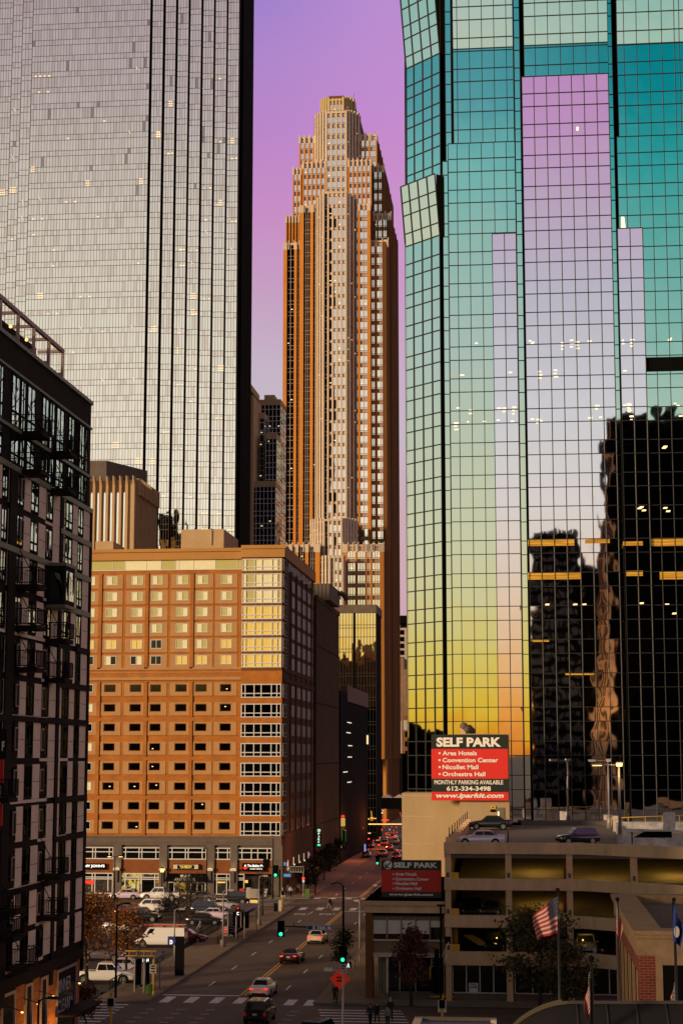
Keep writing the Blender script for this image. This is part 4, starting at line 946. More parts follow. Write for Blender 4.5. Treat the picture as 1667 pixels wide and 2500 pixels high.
def zB(px, y, X=-31.5): return AX(px, y, X)[1]
apb = []
for (Yc, px, y) in ((YA, 60, 1022), (YA, 60, 1120), (YA, 60, 1414), (YA, 60, 1518), (YA, 60, 1624), (YA, 30, 2380)): balcony(Yc, zB(px, y))
for (Yc, px, y) in ((YB, 130, 1072), (YB, 130, 1168), (YB, 125, 1550), (YB, 125, 1650), (YB, 115, 2147), (YB, 110, 2252)): balcony(Yc, zB(px, y))
balcony(105.2, zB(8, 2300)); balcony(103.3, zB(8, 1950)); balcony(105.4, zB(5, 2285-50))
# glazed box bay
zb1, zb0 = zB(120, 1362), zB(120, 1462); mb = MB(M['aframe'], M['agreen']); mb.box(AXp, AXp+1.35, YB, YB+2.6, zb0, zb1); mb.box(AXp, AXp+1.45, YB-.08, YB+2.7, zb1-.02, zb1+.2, 1); mb.box(AXp, AXp+1.45, YB-.08, YB+2.7, zb0-.2, zb0, 1); mb.build('box_bay', ap)
mb = MB(M['aptgd'], M['aptg']); mb.box(AXp+.35, AXp+1.15, YB-.03, YB+.01, zb0+.4, zb1-.4, 0); mb.box(AXp+1.34, AXp+1.38, YB+.3, YB+2.3, zb0+.35, zb1-.35, 1); mb.build('bay_glass', ap)
# wall lights
mb = MB(M['white'])
# street storey with warm lit brick piers
brickmat('lit_brick', 'a05a20', '8a4a1a', '3a2412', .8, .5, var=.2)
mb = MB(M['aframe']); mb.box(-58, AXp-.4, yN, yF-.3, 0, 4.6); z6 = fl_z[-1]; mb.box(AXp-.2, AXp+.25, yN, yF+.02, z6-1.1, z6-.35); mb.build('base', ap)
def SX(px, y=2400): return AX(px, y, AXp)[0]
pr = [(-2, 2), (42, 60), (80, 95), (119, 134)]
for (pa, pb) in ((-14, 2), (38, 60), (80, 97), (117, 136), (186, 193)):
    mb = MB(MT['lit_brick']); y0, y1 = SX(pa), SX(pb); mb.box(AXp-.3, AXp+.02, y0, y1, 0, z6-1.1); mb.build('brick_pier', ap)
for (ya_, pa) in ((0, 0), (0, 50), (0, 88), (0, 127), (0, 189)):
    y = SX(pa); l = bpy.data.lights.new('uplight', 'SPOT'); l.energy = 1100; l.color = (1, .52, .12); l.spot_size = R(80); l.spot_blend = .8; l.shadow_soft_size = .1
    lo = bpy.data.objects.new('uplight', l); sc.collection.objects.link(lo); lo.location = (AXp+.75, y, .4 if pa < 180 else 1.2); lo.rotation_euler = Vector((.28, 0, -1)).to_track_quat('Z', 'Y').to_euler(); lo.rotation_euler = (Vector(lo.location)-Vector((AXp, y, 4.6))).to_track_quat('Z', 'Y').to_euler()
for k, (pa, pb) in enumerate(((5, 36), (63, 78), (100, 114), (139, 184))):
    y0, y1 = SX(pa), SX(pb); mb = MB(M['blackg'], M['tan']); mb.poly([(AXp-.02, y0, .3), (AXp-.02, y1, .3), (AXp-.02, y1, z6-1.4), (AXp-.02, y0, z6-1.4)], 0)
    for y in (y0, y1): mb.box(AXp-.05, AXp+.1, y-.09, y+.09, .2, z6-1.3, M['awhite'])
    mb.box(AXp-.05, AXp+.09, y0, y1, z6-1.5, z6-1.3, M['awhite']); mb.build('shop_window', ap)
text('DINNER', 1, (AXp+.02, (SX(140)+SX(172))/2, z6-2.5), M['hvac'], ap, face='+X', width=3.6, height=.9); text('CLEAN', 1, (AXp+.02, (SX(140)+SX(172))/2, z6-3.9), M['hvac'], ap, face='+X', width=3.2, height=.9)
mb = MB(M['aframe']); mb.box(AXp, AXp+1.5, SX(136), yF+1, 2.6, 2.75); mb.build('canopy', ap)
for px, y in ((54, 2473), (93, 2453), (130, 2434), (194, 2402)):
    yy, zz = AX(px, y, AXp+1.0); mb = MB(M['lampglow'], M['aframe']); mb.ball((AXp+1.0, yy, zz), .1, 0, 8, .6); mb.tube((AXp+1.0, yy, zz+.08), (AXp+.0, yy, zz+.35), .03, n=5, m=1); mb.build('canopy_light', ap)
# roof terrace frame
pg = thing('roof_pergola', 'pinkish steel terrace frame with cross beams on the apartment block roof', 'pergola', (-34, 112, zroof))
mb = MB(mat('pink_grey_steel', (.36, .24, .22), .6)); X0, X1 = AXp-.15, AXp-.15
pts = [AX(p, y, AXp-.15) for p, y in ((2, 716), (45, 760), (83, 798), (119, 832), (153, 860))]
zf = pts[-1][1]
yy = [p[0] for p in pts]
for y in yy: mb.box(AXp-.25, AXp-.05, y-.1, y+.1, zroof+.2, zf)
mb.box(AXp-.27, AXp-.03, 98, yy[-1]+.1, zf-.05, zf+.22)
for y in yy: mb.box(AXp-2.0, AXp-.27, y-.07, y+.07, zf-1.75, zf-1.5); mb.box(AXp-2.0, AXp-.27, y-.09, y+.09, zf-.02, zf+.18)
mb.build('frame', pg)
mb = MB(M['aframe']); mb.box(-50, AXp-1.2, 98, yy[-1]-3.2, zroof+.2, zf-.4); mb.build('screen_wall', pg)
for k in (1, 2): mb = MB(M['lampglow']); mb.ball((AXp-.5, yy[k]-.5, zroof+1.3), .12, 0, 8); mb.build('terrace_lamp', pg)
# ================================================================ parking garage
gp = thing('parking_garage', 'tan concrete parking garage with open lit decks below the glass tower', 'garage', (10, 160, 0))
M['conc'] = mat('garage_concrete', (.66, .42, .25), .9, noise=.2, scale=.9, stretch=(1, 1, .35))
M['conc2'] = mat('garage_beige_wall', (.44, .31, .17), .9, noise=.14, scale=.35, stretch=(1, 1, .25))
M['deck'] = mat('garage_deck', (.16, .125, .11), .9, noise=.22, scale=.5, stretch=(.25, 1, 1))
M['gint'] = mat('garage_interior', (.16, .12, .06), .9, noise=.3, scale=.5, stretch=(.3, .3, 3))
gx0 = -7.3; gxb = 4.4; gx1 = 30.0; YG = 150.0
bend = lambda x: YG if x < gxb else YG-(x-gxb)*.75
beams = [(12.36, 13.31), (9.33, 10.28), (6.22, 7.24), (3.1, 4.23)]
mb = MB(M['conc'])
for (z0, z1) in beams:
    mb.prism([(gx0, YG-.45), (gxb, YG-.45), (gx1, bend(gx1)-.45), (gx1, bend(gx1)-.1), (gxb, YG-.08), (gx0, YG-.08)], z0, z1)
mb.build('parapet_beam', gp)
for (pa, pb) in ((1087, 1101), (1234.6, 1249.5), (1383.5, 1398.5), (1536, 1552)):
    x0, x1 = Xs((pa, pb), 2200, YG); y = bend(x0); mb = MB(M['conc'], M['dkstone']); mb.box(x0, x1, y-.28, y+.5, 0, 12.9)
    for (z0, z1) in beams[1:]: mb.box((x0+x1)/2-.12, (x0+x1)/2+.12, y-.31, y-.27, z1+.1, z1+.5, 1)
    mb.build('column', gp)
mb = MB(M['deck'], M['gint'], M['conc'])
zd = 12.35
mb.box(gx0, gx1+20, YG-.05, 213, zd-.35, zd, 0)
for (z0, z1) in beams[1:]: mb.box(gx0, gx1+20, YG, 212, z0, z0+.25, 1)
mb.box(gx0+.1, gx0+.4, YG+1, 212, 0, zd-.4, 1); mb.build('deck_slab', gp)
mb = MB(M['gint']); mb.box(gx0+.4, gx1+20, 168, 168.3, 4.3, zd-.4); mb.build('inner_wall', gp)
# ramps seen inside
mb = MB(M['gint']); mb.poly([(gx0+1, YG+4, 9.7), (gx1, YG+4, 9.7), (gx1, 167.8, 11.4), (gx0+1, 167.8, 11.4)]); mb.poly([(gx0+1, YG+4, 6.6), (gx1, YG+4, 6.6), (gx1, 167.8, 8.4), (gx0+1, 167.8, 8.4)]); mb.build('ramp', gp)
for (x, z, e, y) in ((-5.2, 11.6, 30, 154), (.6, 11.8, 240, 158), (6.5, 11.8, 130, 156), (1, 8.8, 170, 159), (8, 8.8, 20, 156), (12.5, 11.6, 240, 157), (-3, 5.6, 10, 156), (4.5, 5.6, 10, 155)):
    l = bpy.data.lights.new('deck_lamp', 'POINT'); l.energy = e; l.energy = e*.7; l.color = (1, .66, .16); l.shadow_soft_size = .04; lo = bpy.data.objects.new('deck_lamp', l); sc.collection.objects.link(lo); lo.location = (x, y, z)
mb = MB(M['lampglow']); x, z = A(1161, 2085, YG+.6); mb.box(x-1.0, x+1.0, YG+.3, YG+.6, z-.14, z+.1); mb.build('deck_light', gp)
# left side parapet of the roof deck stepping back, end wall
mb = MB(M['conc'])
for k in range(9): y0 = YG+.5+k*5.6; mb.box(gx0-.05, gx0+.45, y0, y0+4.9, zd, zd+.85); mb.box(gx0-.12, gx0+.6, y0+4.9, y0+5.5, zd, zd+1.15)
mb.build('side_parapet', gp)
mb = MB(M['mul'])
for k in range(9): y0 = YG+.5+k*5.6; mb.tube((gx0+.2, y0+5.2, zd+1.1), (gx0+.2, y0+5.2, zd+2.0), .05, n=5)
for px in (1240, 1543): x = A(px, 2050, YG)[0]; mb.tube((x, YG+.2, zd+.9), (x, YG+.2, zd+1.9), .07, n=6)
mb.build('guard_post', gp)
# yellow stair seen at the left end
M['yel'] = mat('yellow_paint', (.62, .36, .03), .6, noise=.1, scale=2)
mb = MB(M['yel'])
for px in (1104, 1110, 1115): x = A(px, 2300, YG+1)[0]; mb.tube((x, YG+1, 4.3), (x, YG+1, 6.4), .07, n=6)
for k in range(6): x, z = A(1132+k*6.5, 2286+k*4.2, YG+5); mb.box(x, x+.9, YG+5, YG+5.4, z-.08, z+.08)
mb.build('stair_rail', gp)
for (px, y) in ((1107, 2141), (1108, 2229), (1109, 2316)): x, z = A(px, y, YG+.1); mb = MB(M['yel']); mb.box(x-.45, x+.45, YG-.04, YG+.1, z-.35, z+.35); mb.build('clearance_panel', gp)
# red downpipes
mb = MB(mat('red_pipe', (.22, .03, .015), .6))
for (ya, yb) in ((2086, 2143), (2175, 2218)): x = A(1380, ya, YG+.4)[0]; z1, z0 = A(0, ya, YG)[1], A(0, yb, YG)[1]; mb.tube((x, YG+.7, z0), (x, YG+.7, z1), .16, n=8)
mb.build('downpipe', gp)
# shop fronts under the garage
mb = MB(M['gap'], M['blackg'], M['white'], M['conc']); mb.box(gx0+.6, gx1, YG+.9, YG+18, 0, 3.1, 0)
mb.box(gx0+.4, gx1, YG+.4, YG+.9, 0, .75, M['dkstone']); mb.build('ground_wall', gp)
for (pa, pb, n) in ((1105, 1238, 4), (1257, 1386, 3), (1404, 1530, 3)):
    x0, x1 = Xs((pa, pb), 2400, YG); us = [x0+(x1-x0)*k/n for k in range(n+1)]; mb = MB(M['blackg'], M['hvac']); Y = YG+.3
    mb.box(x0, x1, Y, Y+.05, .75, 3.1, 0)
    for u in us: mb.box(u-.05, u+.05, Y-.06, Y+.06, .7, 3.1, 1)
    mb.box(x0, x1, Y-.055, Y+.06, .7, .8, 1); mb.build('shop_window', gp)
o = thing('lease_sign', 'small white FOR LEASE notice in the garage shop window', 'sign', (0, YG, 1.5)); x, z = A(1155.5, 2413, YG+.2); mb = MB(M['white']); mb.box(x-.38, x+.38, YG+.18, YG+.22, z-.4, z+.4); mb.build('board', o)
text('FOR', .3, (x, YG+.17, z+.28), M['gap'], o, width=.5, height=.17, offset=.01); text('LEASE', .3, (x, YG+.17, z+.06), M['gap'], o, width=.64, height=.17, offset=.01)
# stair tower and beige walls
stt = thing('stair_tower', 'plain beige stair tower carrying the larger parking sign on the garage roof', 'building', (-6, 206, 0))
x0 = A(981, 2000, 206)[0]; x1 = A(1124, 1980, 206)[0]; mb = MB(M['conc2'], M['gap']); mb.box(x0, x1, 206, 213, 0, A(1000, 1937, 206)[1])
x2, x3 = A(1122, 1975, 204)[0], A(1243, 1975, 204)[0]; zr2 = A(1100, 1792, 204)[1]; mb.box(x2, x3, 204, 211, 0, zr2); mb.box(A(1060, 1980, 205.8)[0], x2, 205.8, 212, 0, zr2-.3)
for z in zr(4, 16, 3.2): mb.box(x0, x1-.4, 205.96, 206, z, z+.05, M['conc'])
mb.build('wall', stt)
mb = MB(mat('grey_steel_door', (.16, .13, .10), .6), M['ipeach']); xa, xb = A(1212, 1980, 204)[0], A(1231, 1980, 204)[0]; z0 = zd+.02; mb.box(xa, xb, 203.9, 204.02, z0, z0+2.35, 0); mb.box(xa+.12, xa+.3, 203.87, 203.91, z0+.8, z0+1.9, M['ipale']); mb.build('door', stt)
o = thing('warning_sign', 'small yellow and black notice beside the door on the garage roof', 'sign', (0, 204, zd)); mb = MB(M['yel'], M['gap']); xa, za = A(1196, 1968, 203.9); xb, zb_ = A(1210, 1976, 203.9); mb.box(xa, xb, 203.84, 203.9, zb_, za, 0); mb.box(xa+.03, xb-.02, 203.84, 203.9, zb_-.33, zb_-.06, 1); mb.build('panel', o)
mb = MB(M['gap']); mb.tube(((xa+xb)/2, 203.8, zb_+.2), ((xa+xb)/2, 203.84, zb_+.2), .08, n=8); mb.build('symbol', o)
# white painted ramp house at the right of the roof
wr = thing('ramp_wall', 'peeling white painted ramp wall with yellow rails at the right end of the roof deck', 'wall', (12, 180, zd))
M['peel'] = mat('peeling_white_paint', (.50, .46, .44), .85, noise=.5, scale=1.1)
mb = MB(M['peel'], M['gap'])
def onD(px, y, z=zd): return G(px, y, z)
p0 = onD(1496, 2000); p1 = onD(1515, 2057)
for k in range(7):
    t = k/6; px = 1488+(1512-1488)*t; y_ = 1996+(2056-1996)*t; X, Yq = onD(px, y_, zd); mb.box(X, X+.75, Yq-1.6, Yq+.7, zd, zd+1.15)
xs0, ys0 = onD(1500, 2050)
def wallseg(Y, pa, pb, yt_l, yt_r, zb): 
    x0, zt0 = A(pa, yt_l, Y); x1, zt1 = A(pb, yt_r, Y); mb.poly([(x0, Y, zb), (x1, Y, zb), (x1, Y, zt1), (x0, Y, zt0)]); mb.poly([(x0, Y, zt0), (x1, Y, zt1), (x1, Y+.35, zt1), (x0, Y+.35, zt0)])
wallseg(196, 1496, 1700, 2007, 2009, zd); wallseg(176, 1508, 1700, 2023, 2030, zd); wallseg(158, 1516, 1700, 2047, 2053, zd)
mb.box(A(1620, 2000, 170)[0], A(1635, 2000, 170)[0], 169, 171, zd, A(0, 2018, 170)[1]+.4)
x0, z1 = A(1619, 1984, 184); x1, z0 = A(1649, 2036, 184); mb.box(x0, x1, 184, 184.4, z0, z1); mb.build('wall', wr)
mb = MB(M['gap']); xa, za = A(1545, 2046, 157.9); xb = A(1640, 2046, 157.9)[0]; mb.poly([(xa, 157.9, za), (xb, 157.9, za), (xb, 157.9, za+.55), (xa+1.0, 157.9, za+.55)]); mb.build('opening', wr)
mb = MB(M['yel'])
for (Y, pa, pb, y1, y2) in ((197, 1492, 1700, 1998, 1990), (176, 1524, 1700, 2034, 2040)):
    x0, z0 = A(pa, y1, Y); x1, z1 = A(pb, y2, Y); mb.tube((x0, Y, z0), (x1, Y, z1), .05, n=5)
    for k in range(6): t = k/5; mb.tube((x0+(x1-x0)*t, Y, z0+(z1-z0)*t-1.1), (x0+(x1-x0)*t, Y, z0+(z1-z0)*t), .05, n=5)
mb.build('rail', wr)
# ================================================================ two storey corner building
cb = thing('corner_building', 'two storey tan office with a flat overhanging roof on the street corner', 'building', (-10, 158, 0))
YC = 151.0
def CXx(px, y=2230, Y=YC): return A(px, y, Y)[0]
def CZ(y, Y=YC): return A(950, y, Y)[1]
xl, xr2 = CXx(893), CXx(1086)
mb = MB(M['conc'], M['gap'], M['dkstone'])
mb.box(xl-.1, xr2, YC-.7, YC+30, CZ(2228), CZ(2199), 0); mb.box(xl-.2, xr2, YC-.85, YC+30.1, CZ(2210), CZ(2199), mat('roof_fascia', (.58, .37, .21), .85)); mb.box(xl+.2, xr2, YC-.4, YC+29.8, CZ(2235), CZ(2228), 1)
mb.box(CXx(911), xr2, YC, YC+29.5, CZ(2298), CZ(2236)-.2, 2)
mb.box(CXx(911), xr2, YC-.05, YC+29.6, CZ(2327), CZ(2298), mat('olive_spandrel', (.26, .18, .10), .85, noise=.1, scale=1)); mb.box(CXx(911), xr2, YC-.3, YC+29.6, CZ(2337), CZ(2327), M['beige']); mb.box(CXx(911), xr2, YC-.25, YC, CZ(2298), CZ(2294), M['beige'])
mb.box(CXx(893), CXx(911), YC-.5, YC+.6, 0, CZ(2228), M['brown']); mb.box(CXx(1083), xr2, YC-.45, YC+.5, 0, CZ(2232), M['brown'])
mb.box(CXx(945), xr2, YC+.6, YC+29, 0, CZ(2330), M['gap']); mb.box(CXx(945), xr2, YC-.05, YC+.6, 0, CZ(2426), M['dkstone'])
mb.box(xl+.6, xl+1.2, YC+6, YC+29, 0, CZ(2232), M['dkstone']); mb.build('wall', cb)
M['blind'] = mat('roller_blind', (.74, .66, .60), .8, noise=.04, scale=3)
for k in range(5):
    pa = 912+34.8*k; x0, x1 = CXx(pa), CXx(pa+31 if k < 4 else 1075); z1, z0 = CZ(2236), CZ(2293); mb = MB(M['blackg'], M['blind'], M['tan'])
    mb.box(x0, x1, YC-.02, YC+.03, z0, z1, 0); mb.box(x0, x1, YC-.05, YC-.02, z0+(.42 if k < 4 else 1.0), z1-.4, 1); mb.box(x0, x1, YC-.06, YC-.02, z1-.4, z1, mat('dull_curtain_head', (.22, .18, .11), .8))
    mb.box(x1, x1+.12, YC-.14, YC+.05, z0, z1, 2); mb.box(x0-.06, x0, YC-.14, YC+.05, z0, z1, 2); mb.build('window', cb)
x0, x1 = CXx(945), CXx(1083); z1, z0 = CZ(2340), CZ(2425); mb = MB(M['blackg'], M['hvac'], M['beige']); mb.box(x0, x1, YC-.08, YC-.04, z0, z1, 0)
for f in (0, .22, .5, .78, 1): mb.box(x0+(x1-x0)*f-(.1 if f == 0 else .04), x0+(x1-x0)*f+(.1 if f == 0 else .04), YC-.2, YC-.02, z0-.05, z1, M['beige'] if f in (0, 1) else 1)
mb.box(x0, x1, YC-.19, YC-.02, z0-.08, z0+.04, M['beige']); mb.build('shop_window', cb)
mb = MB(M['blackg'], M['mauve']); mb.poly([(CXx(912), YC+5, .3), (CXx(945), YC, .3), (CXx(945), YC, 3.4), (CXx(912), YC+5, 3.4)], 0)
for t_ in (0, .3, .62, .95): xq = CXx(912)+(CXx(945)-CXx(912))*t_; yq = YC+5-5*t_; mb.box(xq-.05, xq+.05, yq-.12, yq, 0, 3.5, M['mauve'])
mb.build('entrance', cb)
# ================================================================ parking signs
M['sred'] = mat('red_sign_face', (.70, .025, .016), .45, noise=.05, scale=1); M['sred2'] = mat('dark_red_sign_face', (.62, .012, .012), .45, noise=.05, scale=1)
M['sblk'] = mat('black_green_sign_face', (.012, .016, .012), .45); M['swht'] = mat('white_lettering', (.88, .84, .78), .5)
def psign(lab, pa, pb, Y, rows_, name, red):
    x0, x1 = A(pa, (rows_[0][0]+rows_[-1][1])/2, Y)[0], A(pb, (rows_[0][0]+rows_[-1][1])/2, Y)[0]; zt, zb = A(pa, rows_[0][0], Y)[1], A(pa, rows_[-1][1], Y)[1]
    o = thing('parking_sign', lab, 'sign', ((x0+x1)/2, Y, zb)); mb = MB(M['gap']); mb.box(x0, x1, Y, Y+.5, zb, zt); mb.build('box', o)
    for (ya, yb, m_) in rows_: mb = MB(M[m_]); mb.box(x0, x1, Y-.03, Y-.001, A(pa, yb, Y)[1], A(pa, ya, Y)[1]); mb.build('face_panel', o)
    return o
S1 = 203.2
o1 = psign('large black and red SELF PARK sign fixed to the stair tower', 1053, 1240, S1, ((1794, 1829, 'sblk'), (1829, 1902, 'sred'), (1902, 1934, 'sblk'), (1934, 1955, 'sred')), 'a', 'sred')
def tx(o, s, pa, pb, yt, yb, Y, m='swht', **k):
    x0, zt = A(pa, yt, Y); x1, zb = A(pb, yb, Y); return text(s, 1, ((x0+x1)/2, Y-.06, (zt+zb)/2), M[m], o, width=x1-x0, height=zt-zb, **k)
tx(o1, 'SELF PARK', 1065, 1223, 1801, 1824, S1, offset=.045); tx(o1, 'Area Hotels', 1080, 1164, 1834, 1845, S1, offset=.03); tx(o1, 'Convention Center', 1080, 1216, 1851, 1862, S1, offset=.03)
tx(o1, 'Nicollet Mall', 1080, 1168, 1868, 1879, S1, offset=.03); tx(o1, 'Orchestra Hall', 1080, 1185, 1885, 1896, S1, offset=.03); tx(o1, 'MONTHLY PARKING AVAILABLE', 1060, 1228, 1905, 1916, S1, offset=.02)
tx(o1, '612-334-3498', 1090, 1198, 1920, 1932, S1, offset=.03); tx(o1, 'www.iparkit.com', 1064, 1230, 1937, 1952, S1, offset=.04, shear=.25)
def dot(o, px, y, Y, r): x, z = A(px, y, Y); mb = MB(M['swht']); mb.tube((x, Y-.07, z), (x, Y-.04, z), r, n=10); mb.build('bullet', o)
for y in (1839.5, 1856.5, 1873.5, 1890.5): dot(o1, 1073, y, S1, .13)
S2 = 151.5
o2 = psign('small red SELF PARK sign with an arrow emblem on the corner building roof', 931, 1077, S2, ((2101, 2125, 'sblk'), (2125, 2178, 'sred2'), (2178, 2192, 'sblk')), 'b', 'sred2')
tx(o2, 'SELF PARK', 961, 1068, 2106, 2120, S2, offset=.045); tx(o2, 'Area Hotels', 965, 1017, 2131, 2139, S2, offset=.03); tx(o2, 'Convention Center', 965, 1047, 2143, 2151, S2, offset=.03)
tx(o2, 'Nicollet Mall', 965, 1018, 2154, 2162, S2, offset=.03); tx(o2, 'Orchestra Hall', 965, 1028, 2166, 2174, S2, offset=.03); tx(o2, 'www.iparkit.com', 950, 1057, 2181, 2190, S2, offset=.04, shear=.25)
for y in (2135, 2147, 2158, 2170): dot(o2, 960, y, S2, .06)
x, z = A(947, 2112.5, S2); mb = MB(M['swht']); mb.tube((x, S2-.07, z), (x, S2-.04, z), .37, n=20); mb.build('emblem_disc', o2)
mb = MB(M['sblk']); mb.obox((x, S2-.075, z), (.7, 0, .7), NY, (-.7, 0, .7), -.26, .3, -.0, .02, -.05, .05); mb.obox((x, S2-.075, z), (1, 0, 0), NY, (0, 0, 1), -.24, .12, 0, .02, -.27, -.17); mb.obox((x, S2-.075, z), (1, 0, 0), NY, (0, 0, 1), -.26, -.16, 0, .021, -.25, .1); mb.build('emblem_arrow', o2)
mb = MB(M['gap'])
for k in range(9): xx = A(903+k*22, 2195, S2+.8)[0]; mb.box(xx, xx+.5, S2+.6, S2+1.4, CZ(2199), CZ(2199)+random.uniform(.2, .6))
mb.box(A(896, 2196, S2)[0], A(1090, 2196, S2)[0], S2+.3, S2+.55, CZ(2199), CZ(2199)+.22); mb.tube((A(900, 2190, S2)[0], S2+.5, CZ(2199)), (A(930, 2180, S2)[0], S2+1.2, CZ(2178)), .06, n=6); mb.build('support_frame', o2)
o = thing('satellite_dishes', 'pair of dark dishes and a vent on the roof above the larger parking sign', 'antenna', (-6, 207, zr2)); 
for px, y in ((1132, 1774), (1139, 1781)): mb = MB(M['dkstone']); x, z = A(px, y, 206); mb.ball((x, 206, z), .5, 0, 10); mb.build('dish', o)
mb = MB(M['conc']); x, z = A(1130, 1785, 206); mb.box(x-.3, x+.3, 205.7, 206.3, zr2, z+.4); mb.build('mount', o)
# ================================================================ brick pavilion at the lower right
bp_ = thing('brick_pavilion', 'low red brick building with heavy stone cornice and gravel roof at lower right', 'building', (12, 110, 0))
px0, py0, zc0 = 5.75, 98.8, 11.0
M['tan2'] = mat('shade_toned_cornice_stone', (.22, .14, .08), .9, noise=.25, scale=1.5)  # shade over the pavilion stone is mixed into its colour
mb = MB(M['rbrick'], M['tan2'], M['roofg']); X1 = 34; Y1 = 125
mb.box(px0+.12, X1, py0+.12, Y1-.4, 0, zc0-1.2, 0); mb.box(px0+1.5, X1, py0+1.5, Y1-1.2, zc0-.7, zc0-.55, 2); mb.build('wall', bp_)
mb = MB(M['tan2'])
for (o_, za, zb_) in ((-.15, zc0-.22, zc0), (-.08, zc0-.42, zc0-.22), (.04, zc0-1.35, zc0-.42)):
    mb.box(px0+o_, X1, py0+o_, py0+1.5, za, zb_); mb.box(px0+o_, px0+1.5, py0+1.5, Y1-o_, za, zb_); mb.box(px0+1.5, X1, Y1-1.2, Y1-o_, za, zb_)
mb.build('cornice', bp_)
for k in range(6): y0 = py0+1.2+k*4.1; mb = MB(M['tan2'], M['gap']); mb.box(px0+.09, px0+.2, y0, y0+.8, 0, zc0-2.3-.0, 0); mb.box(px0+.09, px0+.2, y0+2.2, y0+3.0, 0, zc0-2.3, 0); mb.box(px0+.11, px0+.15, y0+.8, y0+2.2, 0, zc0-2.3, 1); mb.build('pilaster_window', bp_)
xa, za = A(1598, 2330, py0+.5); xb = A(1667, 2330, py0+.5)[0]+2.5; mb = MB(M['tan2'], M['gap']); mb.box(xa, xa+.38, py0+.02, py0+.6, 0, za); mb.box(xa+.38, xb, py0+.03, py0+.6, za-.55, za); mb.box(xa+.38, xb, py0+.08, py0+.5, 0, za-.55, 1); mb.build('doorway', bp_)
# ================================================================ skyway and the dark end of the street
sw = thing('skyway_bridge', 'dark enclosed footbridge crossing the street far away with small peaked roof lights', 'bridge', (-30, 462, 0))
mb = MB(M['gap'], M['mauve']); x0, z1 = A(800, 1948, 460); x1, z0 = A(1020, 1976, 460); mb.box(x0, x1, 460, 466, z0, z1, 0)
for k in range(4): x = A(912+k*31, 1950, 460)[0]; mb.poly([(x-1.6, 459.9, z1), (x+1.6, 459.9, z1), (x, 459.9, z1+.9)], 1); mb.poly([(x-1.6, 459.9, z1), (x, 459.9, z1+.9), (x, 466, z1+.9), (x-1.6, 466, z1)], 1); mb.poly([(x+1.6, 459.9, z1), (x, 459.9, z1+.9), (x, 466, z1+.9), (x+1.6, 466, z1)], 1)
mb.build('span', sw)
sk2 = thing('street_end_block', 'dark block closing the view under the footbridge with scattered glowing squares', 'building', (-40, 640, 0)); mb = MB(M['gap']); mb.box(-140, -36, 640, 655, 0, 22)
mb.build('wall', sk2)
# ================================================================ ground, roads, kerbs, markings
RL, RR = -32.2, -18.3        # kerbs of the street
M['asph'] = mat('asphalt', (.115, .078, .055), .8, noise=.30, scale=.35)
M['asph2'] = mat('asphalt_lot', (.055, .038, .030), .8, noise=.28, scale=.4)
M['walk'] = mat('concrete_walk', (.26, .17, .105), .85, noise=.18, scale=.8)
M['kerb'] = mat('kerb_stone', (.17, .14, .12), .8, noise=.2, scale=2)
M['paint'] = mat('white_road_paint', (.82, .80, .80), .6, noise=.16, scale=3)
M['ypaint'] = mat('yellow_road_paint', (.80, .42, .04), .6, noise=.2, scale=3)
mb = MB(mat('ground_earth', (.05, .045, .04), .95, noise=.2, scale=.05)); mb.poly([(-9000, -9000, -.02), (9000, -9000, -.02), (9000, 9000, -.02), (-9000, 9000, -.02)]); struct(mb, 'ground')
mb = MB(M['asph']); mb.poly([(RL, 60, 0), (RR, 60, 0), (RR, 1200, 0), (RL, 1200, 0)]); struct(mb, 'road')
C0, C1 = 131.0, 146.6       # 10th street
D0, D1 = 241.5, 255.0       # next cross street
E0, E1 = 372.0, 386.0
for i, (a, b_) in enumerate(((C0, C1), (D0, D1), (E0, E1))):
    mb = MB(M['asph']); mb.poly([(-220, a, .004), (RL, a, .004), (RL, b_, .004), (-220, b_, .004)]); mb.poly([(RR, a, .004), (200, a, .004), (200, b_, .004), (RR, b_, .004)]); struct(mb, 'cross_road')
def walk(x0, x1, y0, y1):
    mb = MB(M['walk']); mb.box(x0, x1, y0, y1, -.5, .14); struct(mb, 'pavement')
    mk = MB(M['kerb'])
    mk.box(x0-.15, x1+.15, y0-.15, y0, -.5, .13); mk.box(x0-.15, x1+.15, y1, y1+.15, -.5, .13); mk.box(x0-.15, x0, y0, y1, -.5, .13); mk.box(x1, x1+.15, y0, y1, -.5, .13); struct(mk, 'kerb')
walk(-36.9, RL-.15, C1+1.0, D0-.2); walk(-58, RL-.15, D1+.2, E0-.2); walk(-200, -58.3, D1+.2, 300)
walk(RR+.15, 30, C1+1.0, D0-.2); walk(RR+.15, 0, D1+.2, E0-.2); walk(-60, RL-.15, 60, C0-.2); walk(RR+.15, 60, 60, C0-.2)
walk(-60, RL-.15, E1+.2, 700); walk(RR+.15, 0, E1+.2, 700)
mb = MB(M['asph2']); mb.poly([(-200, C1+1.0, .008), (-37.1, C1+1.0, .008), (-37.1, D0, .008), (-200, D0, .008)]); struct(mb, 'parking_lot')
mb = MB(mat('grass_verge', (.05, .05, .02), .95, noise=.4, scale=4)); mb.box(-160, -37.3, C1+1.3, C1+6, -.3, .10); struct(mb, 'verge')
mb = MB(M['paint'])
def q(x0, x1, y0, y1, z=.009): mb.poly([(x0, y0, z), (x1, y0, z), (x1, y1, z), (x0, y1, z)])
dl = [(549, 2377.6), (599, 2342.5), (638, 2315.4), (675.4, 2290.2), (707.3, 2269.5), (735.3, 2250.4), (761, 2233.8)]
for y0 in zr(158, 238, 12.2): q(-29.15, -29.0, y0, y0+3.1); q(-21.83, -21.68, y0-2, y0+1.1)
